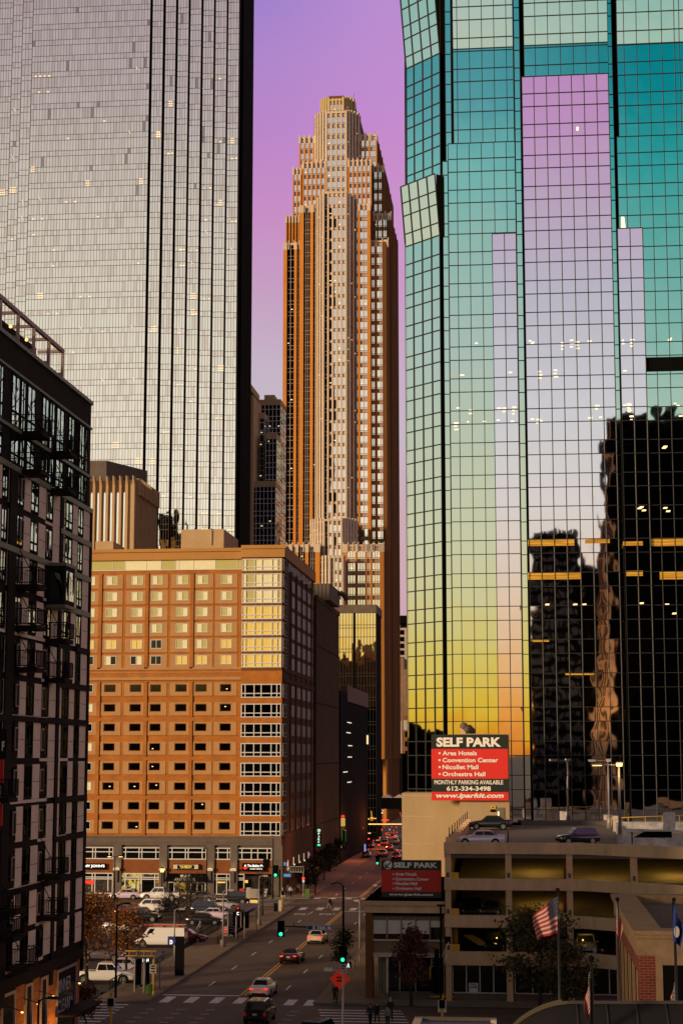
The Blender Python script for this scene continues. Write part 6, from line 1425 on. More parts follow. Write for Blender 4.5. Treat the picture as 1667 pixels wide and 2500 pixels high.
# ================================================================ trees
M['bark'] = mat('bark', (.035, .022, .015), .95, noise=.3, scale=4)
def leafmats(n, cols): return [mat(n+str(i), c, .8) for i, c in enumerate(cols)]
LF = dict(orange=leafmats('orange_leaf', [(.24, .085, .010), (.13, .045, .008), (.34, .14, .018)]), red=leafmats('russet_leaf', [(.10, .022, .012), (.07, .018, .010), (.15, .04, .015)]), green=leafmats('olive_leaf', [(.07, .055, .014), (.045, .038, .012), (.12, .085, .02)]), dark=leafmats('dark_leaf', [(.020, .020, .010), (.03, .028, .012), (.014, .014, .008)]))
def tree(name, label, x, y, z0, ht, rad, crown0, kind, n=2600, lean=0.0, leaf=.17, group=None, shape='round', seed=1):
    rnd = random.Random(seed); t = thing(name, label, 'tree', (x, y, z0), group=group)
    tr = MB(M['bark']); tips = []
    P = [Vector((0, 0, 0))]
    for k in range(1, 6): P.append(Vector((rnd.gauss(0, .08)*k*.5+lean*k/5, rnd.gauss(0, .08)*k*.5, ht*.8*k/5)))
    for k in range(5): tr.tube(P[k], P[k+1], .16*ht/8*(1-k*.17), .16*ht/8*(1-(k+1)*.17), 8)
    cl = []
    for k in range(26 if kind else 34):
        f = rnd.uniform(crown0, .97); base = P[0].lerp(P[5], min(1, f/.98)) if False else P[min(4, int(f*5))].lerp(P[min(5, int(f*5)+1)], f*5-int(f*5))
        az = rnd.uniform(0, 2*pi); prof = sin(pi*min(1, max(.05, (f-crown0)/(1-crown0)*.9+.12)))**.6 if shape == 'round' else (1.1-(f-crown0)/(1-crown0))
        L_ = rad*prof*rnd.uniform(.55, 1.0); e = base+Vector((cos(az)*L_, sin(az)*L_, L_*rnd.uniform(.15, .7))); mid = base.lerp(e, .55)+Vector((0, 0, .1*L_))
        tr.tube(base, mid, .045*ht/8, .028*ht/8, 5); tr.tube(mid, e, .028*ht/8, .008, 5); cl.append((e, L_)); cl.append((mid, L_*.6))
        for j in range(3 if kind else 9):
            q = e+Vector((rnd.gauss(0, .35), rnd.gauss(0, .35), rnd.gauss(.15, .35)))*(.4*rad); s_ = mid.lerp(e, rnd.random()); tr.tube(s_, q, .012 if kind else .022, .004 if kind else .008, 4)
            if not kind: 
                for jj in range(3): tr.tube(q, q+Vector((rnd.gauss(0, .3), rnd.gauss(0, .3), rnd.gauss(.1, .3)))*.5*rad*.5, .012, .005, 3)
    tr.build('trunk', t, local=True)
    if kind:
        ms = LF[kind]; cr = MB(*ms)
        for _ in range(n):
            c, L_ = rnd.choice(cl); d = Vector((rnd.gauss(0, 1), rnd.gauss(0, 1), rnd.gauss(0, .8))); p = c+d*(.17*rad+.08)
            if p.z < ht*crown0*.8: continue
            a = Vector((rnd.gauss(0, 1), rnd.gauss(0, 1), rnd.gauss(0, .6))).normalized(); b_ = a.cross(Vector((rnd.gauss(0, 1), rnd.gauss(0, 1), rnd.gauss(0, 1)))).normalized(); s_ = leaf*rnd.uniform(.6, 1.3)
            cr.poly([p-a*s_, p+b_*s_*.6, p+a*s_, p-b_*s_*.6], ms[0] if rnd.random() < .5 else ms[rnd.randrange(3)])
        cr.build('crown', t, local=True)
    return t
def tat(px, y): return G(px, y)
x, y = tat(212, 2432); tree('autumn_tree', 'orange leaved autumn tree beside the apartment block corner', x, y, .1, 10.2, 3.0, .30, 'orange', 4600, -.3, .14, seed=3)
x, y = tat(285, 2400); tree('autumn_tree', 'smaller orange leaved tree to the right of the larger one', x, y+4, .1, 7.4, 2.2, .36, 'orange', 2200, -.3, .14, seed=9)
x, y = tat(1004, 2461); tree('russet_tree', 'thin russet leaved tree in front of the two storey corner building', x, y, .14, 7.6, 2.1, .30, 'red', 2300, 0, .14, shape='cone', seed=5)
x, y = tat(1318, 2476); tree('street_tree', 'olive green tree in front of the garage behind the tallest flag', x, y, .14, 9.4, 3.0, .22, 'green', 4600, .1, .17, seed=6)
x, y = tat(1386, 2478); tree('street_tree', 'lower olive green tree between the flag and the brick pavilion', x, y, .14, 5.6, 2.2, .25, 'green', 2400, .1, .16, seed=16)
x, y = tat(832, 2386); tree('street_tree', 'small dark tree on the right sidewalk behind the signal pole', x, y, .14, 4.9, 1.1, .32, 'dark', 1600, 0, .13, seed=7)
for i, (px, yy, h_) in enumerate(((762, 2180, 4.5), (783, 2168, 5.5), (803, 2150, 6), (815, 2132, 6), (833, 2118, 6))):
    x, y = tat(px-12, yy); tree('street_tree', ('dark tree by the far corner, first in the row along the brick building', 'second dark tree in the row along the brick building', 'third dark tree in the row along the blank wall', 'fourth dark tree in the row along the blank wall', 'last dark tree in the row near the yellow signs')[i], x, y, .14, h_, 1.9, .3, 'dark', 900, 0, .22, group='trees along the left sidewalk', seed=20+i)
x, y = tat(436, 2300); tree('bare_tree', 'bare pale branched tree in the parking lot beside the van', x, y, 0, 8.0, 2.9, .35, None, seed=11)
x, y = tat(641, 2238); tree('bare_tree', 'young bare tree at the far corner of the sidewalk', x, y, .14, 6.4, 1.3, .35, None, seed=12)
x, y = tat(455, 2236); tree('bare_tree', 'bare tree in front of the black awning', x, y+3, 0, 6.0, 2.3, .3, None, seed=13)
x, y = tat(208, 2520); tree('russet_tree', 'small dark russet bush tree at the near left corner below the canopy', x, y, .14, 3.6, 1.2, .3, 'red', 1100, 0, .14, seed=14)
# ================================================================ lamps, signals, poles
M['galv'] = mat('galvanised_steel', (.30, .26, .26), .5, .3); M['blk'] = mat('black_paint', (.004, .0035, .004), .8, spec=.1); M['lens'] = mat('lamp_lens_unlit', (.42, .36, .42), .4)
M['green'] = mat('green_signal', '20ffb0', .4, emit=2.2, ecol='20f0a8'); M['redl'] = mat('red_signal', 'ff2010', .4, emit=3, ecol='ff2818'); M['greenglow'] = M['green']
def lamp(label, px, ybase, ytop, arm=1.2, m='galv', lit=False, z=0.14, base=True, dbl=False, Yd=None):
    X, Y = G(px, ybase, z) if Yd is None else (A(px, (ybase+ytop)/2, Yd)[0], Yd)
    zt = A(px, ytop, Y)[1]; t = thing('street_lamp', label, 'street lamp', (X, Y, z))
    mb = MB(M[m]); mb.tube((X, Y, z), (X, Y, zt), .11, .06, 8); mb.path([(X, Y, zt-.3), (X+arm*.15, Y, zt-.05), (X+arm*.5, Y, zt+.08), (X+arm, Y, zt+.1)], .05, 6); mb.build('pole', t)
    if base: mb = MB(M['kerb']); mb.tube((X, Y, z), (X, Y, z+.75), .3, .28, 10); mb.build('concrete_base', t)
    for s_ in ((1, -1) if dbl else (1,)):
        h = MB(M['galv'] if m == 'galv' else M[m], M['headon'] if lit else M['lens']); xa = X+arm*s_
        h.prism([(xa-.05*s_, Y-.13), (xa+.62*s_, Y-.17), (xa+.62*s_, Y+.17), (xa-.05*s_, Y+.13)], zt+.05, zt+.2, 0, top=[(xa, Y-.06), (xa+.5*s_, Y-.1), (xa+.5*s_, Y+.1), (xa, Y+.06)]); h.box(xa+.05*s_, xa+.58*s_, Y-.12, Y+.12, zt-.01, zt+.05, 1)
        if dbl and s_ < 0: h.tube((X, Y, zt+.05), (xa, Y, zt+.1), .05, n=6)
        h.build('lamp_head', t)
    return t
lamp('grey street lamp on a white base near the advertising boards', 544, 2312, 2176, .55)
lamp('grey street lamp beside the letter C stop sign at the far end', 632, 2260, 2141, .5)
lamp('grey street lamp in the parking lot beside the white van', 425, 2338, 2222, .5, base=False, z=0)
lamp('black street lamp rising in front of the orange tree', 282, 2437, 2210, .6, 'blk', base=False)
lamp('white street lamp half hidden behind the small parking sign', 927, 2216, 2164, -.9, 'galv', base=False)
lamp('grey street lamp behind the two storey building on the right sidewalk', 878, 2318, 2202, -.6, base=False)
lamp('twin headed lit lamp in front of the pizza red shop window', 279, 2205, 2093, .5, 'blk', True, z=0, dbl=True, base=False)
lamp('black street lamp in front of the brick wall by the wide upper window', 504, 2200, 2074, -.5, 'blk', z=.14, base=False)
lamp('grey nearby street lamp arm below the ONE WAY sign at the bottom', 837, 2640, 2372, -1.2, 'galv', z=0.14, base=False)
lamp('nearby lamp arm over the apartment block canopy at lower left', 92, 2640, 2442, .55, 'blk', base=False, Yd=100)
lamp('dark slim street lamp beyond the near junction on the far corner of the hotel', 666, 2196, 2046, -.35, 'blk', base=False)
for i, (px, yb, yt) in enumerate(((395, 2197, 2130), (332, 2196, 2148), (457, 2197, 2140))):
    X, Y = G(px, yb); zt = A(px, yt, Y)[1]; t = thing('post_lamp', ('black lantern post between the shop windows', 'short dark post with a flag arm before the lit shop', 'thin pole lantern in front of the black awning')[i], 'street lamp', (X, Y, 0)); mb = MB(M['blk'], M['lampglow']); mb.tube((X, Y, 0), (X, Y, zt), .08, n=6); mb.build('post', t)
    if i == 0: mb = MB(M['lampglow'], M['blk']); mb.prism([(X-.22, Y-.22), (X+.22, Y-.22), (X+.22, Y+.22), (X-.22, Y+.22)], zt, zt+.5, 0); mb.prism([(X-.3, Y-.3), (X+.3, Y-.3), (X+.3, Y+.3), (X-.3, Y+.3)], zt+.5, zt+.7, 1, top=[(X-.05, Y-.05), (X+.05, Y-.05), (X+.05, Y+.05), (X-.05, Y+.05)]); mb.build('lantern', t)
for i, px in enumerate((1385, 1294)) if False else ():
    pass
# twin roof deck lamps
for i, (px, yb, yt, lit, c) in enumerate(((1487, 2000, 1858, False, 'galv'), (1514, 2052, 1868, True, 'galv'))):
    X, Y = G(px, yb, ZD+1.1); zt = A(px, yt, Y)[1]; t = thing('roof_lamp', ('tall grey lamp post at the back of the garage roof', 'lit yellowish lamp post at the front of the garage roof')[i], 'street lamp', (X, Y, ZD))
    mb = MB(M['galv']); mb.tube((X, Y, ZD), (X, Y, ZD+1.6), .34, .26, 8); mb.tube((X, Y, ZD+1.5), (X, Y, zt), .15, .10, 8); mb.tube((X-2.0*(1 if i else .9), Y, zt+.02), (X, Y, zt), .05, n=6); mb.build('pole', t)
    mb = MB(M['galv'], M['lampglow'] if lit else M['lens']); mb.box(X-2.3, X-1.4, Y-.18, Y+.18, zt-.02, zt+.15, 0); mb.box(X-2.25, X-1.45, Y-.14, Y+.14, zt-.1, zt-.02, 1); mb.box(X-.25, X+.35, Y-.2, Y+.2, zt-.0, zt+.25, 0); mb.box(X-.2, X+.3, Y-.22, Y-.15, zt-.12, zt+.12, 1); mb.build('lamp_head', t)
    if lit: l = bpy.data.lights.new('roof_lamp_light', 'POINT'); l.energy = 90; l.color = (1, .75, .3); l.shadow_soft_size = .2; lo = bpy.data.objects.new('roof_lamp_light', l); sc.collection.objects.link(lo); lo.location = (X, Y-.7, zt-.4)
def sighead(parent, X, Y, z0, z1, w_=.42, on='green', face=-1, slot=2, lit=True):
    mb = MB(M['blk']); mb.box(X-w_/2, X+w_/2, Y, Y+.25, z0, z1); hgt = (z1-z0)/3
    h = mb.build('signal_head', parent)
    for k in range(3):
        zc = z1-hgt*(k+.5); r = hgt*.36; v = MB(M['blk']); v.tube((X, Y, zc), (X, Y-.16, zc+.02), r*1.15, r*1.1, 10, cap=False); v.tube((X, Y-.005, zc), (X, Y-.012, zc), r*1.15, n=10)
        v.build('visor', h)
        l = MB(M[on] if (k == slot and lit) else M['gap']); l.tube((X, Y-.014, zc), (X, Y-.04, zc), r, n=12); l.build('lens', h)
    return h
def board(parent, X, Y, z, w_, h_, m='white', name='sign_board', edge=None):
    mb = MB(M[m], M[edge or m]); mb.box(X-w_/2, X+w_/2, Y, Y+.04, z-h_/2, z+h_/2, 0); return mb.build(name, parent)
def oneway(parent, X, Y, z, s=1.0, right=True):
    board(parent, X, Y, z, .62*s, .8*s, 'cream'); text('ONE', .2, (X, Y-.012, z+.24*s), M['gap'], parent, width=.38*s, height=.15*s, offset=.01); text('WAY', .2, (X, Y-.012, z+.02*s), M['gap'], parent, width=.40*s, height=.15*s, offset=.01)
    d = 1 if right else -1; mb = MB(M['gap']); mb.box(X-d*.22*s, X+d*.05*s, Y-.014, Y-.001, z-.27*s, z-.2*s); mb.poly([(X+d*.04*s, Y-.014, z-.34*s), (X+d*.24*s, Y-.014, z-.235*s), (X+d*.04*s, Y-.014, z-.13*s)]); mb.build('arrow', parent)
M['cream'] = mat('cream_sign', (.62, .56, .42), .5); M['sblue'] = mat('blue_street_sign', (.02, .04, .22), .4)
t = thing('traffic_signal', 'black signal pole with green light, mast arm and blue S 10th St sign', 'traffic light', (-15.8, 147.5, .14))
Yp = 147.5; Xp = A(838, 2400, Yp)[0]; mb = MB(M['blk'], M['yel']); ztop = A(838, 2166, Yp)[1]
mb.tube((Xp, Yp, .14), (Xp, Yp, ztop), .13, .08, 10); mb.path([(Xp, Yp, ztop), (Xp-.25, Yp, ztop+.3), (Xp-.6, Yp, ztop+.33), (Xp-1.05, Yp, ztop+.2)], .05, 6); mb.tube((Xp+.05, Yp-.1, .14), (Xp+.05, Yp-.1, 2.9), .1, .1, 8, M['yel']); mb.build('pole', t)
mb = MB(M['blk'], mat('brass_arm', (.42, .22, .05), .5)); xa, za = A(696, 2263, Yp); mb.tube((xa, Yp, za), (Xp-1.4, Yp, za-.05), .05, .07, 8); mb.tube((Xp-1.4, Yp, za-.05), (Xp, Yp, za-.05), .07, .09, 8, 1); mb.tube((xa+.75, Yp, za), (xa+.75, Yp, za+.35), .03, n=5); mb.build('mast_arm', t)
x0, z1 = A(678, 2249, Yp); x1, z0 = A(694, 2288, Yp); sighead(t, (x0+x1)/2, Yp-.1, z0, z1, x1-x0)
x0, z1 = A(829, 2310, Yp); x1, z0 = A(846, 2350, Yp); sighead(t, (x0+x1)/2, Yp-.35, z0, z1, x1-x0)
x0, z1 = A(749, 2259, Yp); x1, z0 = A(813, 2272, Yp); mb = MB(M['sblue'], M['white']); mb.box(x0, x1, Yp-.2, Yp-.15, z0, z1, 1); mb.box(x0+.04, x1-.04, Yp-.21, Yp-.2, z0+.04, z1-.04, 0); nb = mb.build('street_name_sign', t); text('S 10th St', .3, ((x0+x1)/2+.2, Yp-.222, (z0+z1)/2), M['swht'], nb, width=1.6, height=.3, offset=.02)
xs_, zs_ = A(838.5, 2365, Yp); oneway(t, xs_, Yp-.4, zs_, .95)
x_, z_ = A(851, 2357, Yp); mb = MB(M['blk']); mb.box(x_-.22, x_+.22, Yp-.3, Yp, z_-.25, z_+.25); pb = mb.build('pedestrian_signal', t)
mb = MB(M['letw']); mb.tube((x_, Yp-.32, z_+.14), (x_, Yp-.31, z_+.14), .05, n=8); mb.poly([(x_-.05, Yp-.32, z_+.09), (x_+.07, Yp-.32, z_+.09), (x_+.12, Yp-.32, z_-.2), (x_+.05, Yp-.32, z_-.2), (x_+.01, Yp-.32, z_-.05), (x_-.08, Yp-.32, z_-.2), (x_-.13, Yp-.32, z_-.18)]); mb.build('walking_figure', pb)
M['sor'] = mat('orange_work_sign', (.85, .05, .015), .45, emit=.12, ecol='ff3010')
o = thing('road_work_sign', 'red orange diamond road work sign on legs by the signal pole', 'sign', G(832, 2440, .14)+(.14,)); x_, z_ = A(830, 2391, 147.2); s_ = .62
mb = MB(M['sor'], M['gap']); mb.obox((x_, 147.1, z_), (.7071, 0, .7071), NY, (-.7071, 0, .7071), -s_, s_, 0, .03, -s_, s_, 0); mb.build('sign_board', o); text('WORK', .2, (x_, 147.05, z_+.12), M['gap'], o, width=.62, height=.17, offset=.01); text('AREA', .2, (x_, 147.05, z_-.14), M['gap'], o, width=.6, height=.17, offset=.01)
mb = MB(M['blk']); mb.tube((x_-.25, 147.2, .14), (x_-.1, 147.2, z_-.5), .03, n=5); mb.tube((x_+.25, 147.2, .14), (x_+.1, 147.2, z_-.5), .03, n=5); mb.build('stand', o)
def ypole(label, px, yb, yt, box=True, z=.14, Yd=None, back=False, r=.11):
    X, Y = (G(px, yb, z)) if Yd is None else (A(px, yt, Yd)[0], Yd); zt = A(px, yt, Y)[1]; t = thing('signal_post', label, 'traffic light', (X, Y, z))
    mb = MB(M['yel']); mb.tube((X, Y, z), (X, Y, zt), r, r*.9, 8); mb.tube((X, Y, zt), (X, Y, zt+.12), r*1.3, r*.6, 8); mb.tube((X, Y, z), (X, Y, z+.3), r*1.7, r*1.3, 8); mb.build('post', t)
    if box: mb = MB(M['blk'], M['cream']); mb.box(X-.2, X+.2, Y-.3, Y-.1, zt-.85, zt-.3, 0); mb.build('pedestrian_signal', t)
    if back: board(t, X, Y-.05, zt-.75, .62, .85, 'white', 'sign_back')
    return t, X, Y, zt
ypole('yellow signal post with a white sign in front of the left crosswalk', 272, 2620, 2428, True, Yd=128.5, back=True)
t, X, Y, zt = ypole('yellow signal post at the lower right before the corner building', 1079, 2560, 2432, True, Yd=128.5, back=True)
mb = MB(M['blk']); zt2 = A(1077, 2212, Y)[1]; mb.tube((X-.05, Y, zt-.2), (X-.05, Y, zt2), .12, .07, 8); mb.box(X-.32, X+.25, Y-.1, Y+.1, zt2-.05, zt2+.08); mb.build('lamp_pole', t)
for (pa, pb, ya, yb) in ((1052, 1064, 2362, 2425), (1060, 1072, 2318, 2428), (1086, 1100, 2288, 2305)):
    x0, z1 = A(pa, ya, Y-.5); x1, z0 = A(pb, yb, Y-.5); mb = MB(M['blk']); mb.box(x0, x1, Y-.6, Y-.3, z0, z1); mb.build('signal_head', t)
mb = MB(M['yel']); x0, z1 = A(1050, 2362, Y); x1, _ = A(1076, 2362, Y); mb.tube((x0, Y, z1), (x1, Y, z1), .04, n=5); mb.tube((x0, Y, z1), (x0, Y, z1-.9), .04, n=5); x0, z1 = A(1050, 2434, Y); x1 = A(1108, 2434, Y)[0]; mb.tube((x0, Y, z1), (x1, Y, z1), .045, n=5); mb.build('bracket', t)
mb = MB(M['white'])
for (pa, ya, pb, yb) in ((1083, 2328, 1095, 2301), (1083, 2348, 1090, 2332)): x0, z0 = A(pa, ya, Y-.8); x1, z1 = A(pb, yb, Y-.8); mb.tube((x0, Y-.8, z0), (x1, Y-.8, z1), .035, n=5)
mb.build('tube_light', t)
t, X, Y, zt = ypole('yellow post carrying a ONE WAY sign at the far corner', 664, 2184, 2145, False, r=.14); oneway(t, X, Y-.2, zt-.7, 1.0, False)
ypole('yellow signal post with a dark box on the far sidewalk corner', 690, 2215, 2170, True, r=.12, back=True)
t, X, Y, zt = ypole('yellow post with a ONE WAY sign beside the lower left shelter', 375, 2430, 2338, False, r=.09); oneway(t, X-.05, Y-.2, A(374, 2366, Y)[1], .95)
t = thing('traffic_signal', 'traffic signal with a green light in front of the restaurant sign', 'traffic light', (-37, 256, 0)); Y = 256.0; X = A(683, 2130, Y)[0]
mb = MB(M['blk']); mb.tube((X, Y, .1), (X, Y, A(0, 2118, Y)[1]), .12, n=8); x0, z = A(640, 2118, Y); x1 = A(742, 2118, Y)[0]; mb.tube((x0, Y, z), (x1, Y, z), .05, n=6); mb.build('pole', t)
x0, z1 = A(666, 2113, Y); x1, z0 = A(680, 2142, Y); sighead(t, (x0+x1)/2, Y-.3, z0, z1, x1-x0)
for pa in (648, 655): x0, z1 = A(pa, 2100, Y); mb = MB(M['blk']); mb.box(x0-.28, x0+.28, Y-.5, Y-.2, z1-1.1, z1+.1); mb.build('signal_head', t)
x0, z1 = A(693, 2134, Y); x1, z0 = A(710, 2142, Y); mb = MB(mat('lit_blue_sign', '2080c0', .4, emit=.35, ecol='2878b8')); mb.box(x0, x1, Y-.2, Y-.15, z0, z1); nb = mb.build('street_name_sign', t); text('S 9th St', .3, ((x0+x1)/2, Y-.22, (z0+z1)/2), M['white'], nb, width=.8, height=.2)
t = thing('overhead_frame', 'horizontal slatted steel frame beside the far signal', 'frame', (-35, 257, 4)); Y = 257.0; x0, z1 = A(697, 2116, Y); x1, z0 = A(741, 2131, Y); mb = MB(M['galv']); mb.box(x0, x1, Y, Y+.1, z1-.1, z1); mb.box(x0, x1, Y, Y+.1, z0, z0+.1)
for k in range(8): xx = x0+(x1-x0)*k/7; mb.box(xx-.05, xx+.05, Y+.01, Y+.09, z0+.1, z1-.1)
mb.box(x1-.1, x1, Y+.01, Y+.12, .1, z0); mb.build('slats', t)
for i, (px, ya, yb, on, slot, lab) in enumerate(((921, 2090, 2112, 'green', 2, 'distant signal with a green light above the small parking sign'), (900, 2040, 2058, 'redl', 1, 'distant signal with a red light in the dark end of the street'), (764, 2141, 2160, 'green', 2, 'signal seen side on near the far corner trees'))):
    Y = (330, 372, 262)[i]; X, z1 = A(px, ya, Y); z0 = A(px, yb, Y)[1]; t = thing('traffic_signal', lab, 'traffic light', (X, Y, 0)); mb = MB(M['blk']); mb.tube((X+.3, Y+.2, .1), (X+.3, Y+.2, z1), .1, n=6); mb.build('pole', t); sighead(t, X, Y, z0, z1, .55, on=on, slot=slot, lit=(i < 2))
o = thing('walk_signal', 'white pole with small red and white pedestrian lights at the far corner', 'traffic light', G(741, 2182, .14)+(.14,)); X, Y = G(741, 2182, .14); mb = MB(M['galv']); mb.tube((X, Y, .14), (X, Y, A(0, 2150, Y)[1]), .1, n=8); mb.build('pole', o); mb = MB(M['redl'], M['letw']); z = A(0, 2142, Y)[1]; mb.box(X-.2, X+.2, Y-.3, Y-.25, z, z+.3, 0); mb.box(X-.15, X+.15, Y-.3, Y-.25, z-.45, z-.1, 1); mb.build('signal_face', o)
# ================================================================ bus shelters, totems, bins
def shelter(label, pL, pR, yb, yt, dep, tint='blk'):
    X0, Y0 = G(pL, yb, .14); X1 = A(pR, yb, Y0)[0]; zt = A(pL, yt, Y0)[1]; t = thing('bus_shelter', label, 'bus shelter', ((X0+X1)/2, Y0, .14)); m = M[tint]
    for (x, y) in ((X0, Y0), (X1, Y0), (X0, Y0+dep), (X1, Y0+dep), ((X0+X1)/2, Y0)): mb = MB(M['galv']); mb.box(x-.05, x+.05, y-.05, y+.05, .14, zt); mb.build('post', t)
    mb = MB(mat('shelter_roof', (.06, .06, .06), .5)); mb.prism([(X0-.3, Y0-.4), (X1+.3, Y0-.4), (X1+.3, Y0+dep+.4), (X0-.3, Y0+dep+.4)], zt, zt+.18, 0, top=[(X0, Y0-.1), (X1, Y0-.1), (X1, Y0+dep+.1), (X0, Y0+dep+.1)]); mb.build('roof', t)
    mb = MB(M['cglass']); mb.box(X0-.02, X0, Y0+.1, Y0+dep-.1, .4, zt-.2); mb.box(X0+.1, X1-.9, Y0+dep-.02, Y0+dep, .4, zt-.2); mb.build('glass_panel', t)
    mb = MB(M['blk']); mb.box(X0+.3, X0+.8, Y0+.8, Y0+dep-.6, .5, .6); mb.box(X0+.5, X0+.6, Y0+1, Y0+1.1, .14, .5); mb.box(X0+.5, X0+.6, Y0+dep-.9, Y0+dep-.8, .14, .5); mb.build('bench', t)
    return t, X0, X1, Y0, zt
t, a0, a1, y0, zt = shelter('long grey roofed bus shelter beside the parked cars', 556, 596, 2292, 2226, 9)
shelter('dark bus shelter in the shadow at the lower left corner', 328, 372, 2424, 2340, 3)
o = thing('stop_flag', 'round black stop flag with a white letter C on the shelter post', 'sign', (a1, y0, zt)); X, z = A(580, 2228, y0-.6); mb = MB(M['blk'], M['letr']); mb.box(X-.22, X+.28, y0-.62, y0-.58, z-.45, z+.35); mb.tube((X+.03, y0-.6, z+.4), (X+.03, y0-.57, z+.4), .28, n=12); mb.tube((X, y0-.55, z), (X, y0-.55, .14), .05, n=6); mb.build('flag_board', o); mb = MB(M['sor']); mb.tube((X+.03, y0-.65, z+.45), (X+.03, y0-.62, z+.45), .13, n=10); mb.build('logo', o); text('C', .5, (X+.03, y0-.63, z-.15), M['letw'], o, width=.28, height=.36, offset=.015)
def totem(label, pa, pb, ya, yb, Y, m='blk', cat='sign', name='information_totem'):
    x0, z1 = A(pa, ya, Y); x1, z0 = A(pb, yb, Y); t = thing(name, label, cat, ((x0+x1)/2, Y, max(0, z0))); mb = MB(M[m]); mb.box(x0, x1, Y, Y+.35, z0, z1); mb.build('panel', t); return t, x0, x1, z0, z1
Y = G(437, 2383, .14)[1]; totem('tall black information pylon near the kerb', 427.5, 447.5, 2288, 2384, Y)
t, x0, x1, z0, z1 = totem('dark blue stop sign with a white letter D in front of the van', 409.5, 427, 2288, 2309, 171, 'sblue'); mb = MB(M['galv']); mb.tube((x1-.05, 171.2, .14), (x1-.05, 171.2, z1), .05, n=6); mb.build('post', t); text('D', .5, ((x0+x1)/2, 170.97, z0+.3), M['letw'], t, width=.28, height=.4, offset=.02); mb = MB(M['lety']); mb.box(x1+.02, x1+.32, 170.9, 171, z0+.35, z0+.5); mb.box(x1+.02, x1+.32, 170.9, 171, z0-.2, z0-.08); mb.build('lit_display', t)
t, x0, x1, z0, z1 = totem('small black stop sign with a letter D and a white figure', 345, 366, 2339, 2351, 152.5); text('D', .5, (x0+.22, 152.46, (z0+z1)/2), M['letw'], t, width=.2, height=.3, offset=.015); mb = MB(M['letw']); xq = x1-.2; zq = (z0+z1)/2; mb.poly([(xq-.1, 152.46, zq-.2), (xq+.02, 152.46, zq-.05), (xq+.1, 152.46, zq-.2), (xq+.12, 152.46, zq+.1), (xq, 152.46, zq+.25), (xq-.12, 152.46, zq)]); mb.build('figure', t); mb = MB(M['galv']); mb.tube((x0+.3, 152.7, .14), (x0+.3, 152.7, z0), .05, n=6); mb.build('post', t)
t = thing('banner_arch', 'two tan horizontal bars forming a frame over the lower left shelter', 'frame', (-35.6, 150, 0)); Y = 150.0
mb = MB(M['yel']); x0, z1 = A(305.5, 2321, Y); x1, z0 = A(381, 2325.5, Y); mb.box(x0, x1, Y, Y+.15, z0, z1); x0, z1 = A(305.5, 2333.5, Y); x1, z0 = A(379, 2337, Y); mb.box(x0, x1, Y, Y+.15, z0, z1)
for k in range(4): xx, zz = A(315+k*18, 2327, Y); mb.box(xx-.03, xx+.03, Y+.02, Y+.1, zz-.25, zz+.1)
mb.build('bars', t)
t = thing('waste_bin', 'green recycling bin below the ONE WAY sign at the lower left', 'bin', G(365, 2428, .14)+(.14,)); X, Y = G(365, 2428, .14); mb = MB(mat('green_bin', (.07, .16, .02), .6)); mb.prism([(X-.26, Y-.26), (X+.26, Y-.26), (X+.26, Y+.26), (X-.26, Y+.26)], .16, .85, 0, top=[(X-.3, Y-.3), (X+.3, Y-.3), (X+.3, Y+.3), (X-.3, Y+.3)]); mb.prism([(X-.32, Y-.32), (X+.32, Y-.32), (X+.32, Y+.32), (X-.32, Y+.32)], .85, .95, 0, top=[(X-.2, Y-.2), (X+.2, Y-.2), (X+.2, Y+.2), (X-.2, Y+.2)]); mb.build('bin_body', t)
t = thing('waste_bin', 'green bin with a white symbol at the far corner by the trees', 'bin', G(750, 2191, .14)+(.14,)); X, Y = G(750, 2191, .14); mb = MB(MT['green_bin'], M['letw']); mb.box(X-.35, X+.35, Y-.3, Y+.3, .14, 1.3, 0); mb.build('bin_body', t)
for i, (pa, pb, ya, yb, m_, ls) in enumerate(((546, 557, 2264, 2286, 'sred', ('PARK', 'EVENT', '10')), (557, 572, 2262, 2287, 'blk', ('DAILY', 'EARLY', 'NIGHT')))):
    Y = G(560, 2288, .14)[1]; x0, z1 = A(pa, ya, Y); x1, z0 = A(pb, yb, Y); t = thing('price_board', ('red parking price board next to the street lamp', 'black parking price board with a white frame')[i], 'sign', ((x0+x1)/2, Y, .14)); mb = MB(M['white'], M[m_]); mb.box(x0, x1, Y, Y+.1, .2, z1, 0); mb.build('frame', t); mb = MB(M[m_]); mb.box(x0+.06, x1-.06, Y-.02, Y, .28, z1-.06); mb.build('face', t)
    for k, s_ in enumerate(ls): text(s_, .2, ((x0+x1)/2, Y-.03, z1-.28-k*.32), M['swht'], t, width=(x1-x0)*.7, height=.16)
Y = G(615, 2216, .14)[1]; t = thing('notice_kiosk', 'kiosk with two blank pale panels above a lit map and letter C', 'sign', (A(617, 2200, Y)[0], Y, .14))
for (pa, pb, ya, yb, m_) in ((601, 612, 2168, 2194, 'awhite2'), (612.5, 630, 2171, 2194, 'awhite2'), (602, 631, 2195, 2213, 'blk')):
    M.setdefault('awhite2', mat('pale_board', (.45, .38, .32), .7)); x0, z1 = A(pa, ya, Y); x1, z0 = A(pb, yb, Y); mb = MB(M[m_], M['galv']); mb.box(x0, x1, Y, Y+.12, z0, z1, 0); mb.build('panel', t)
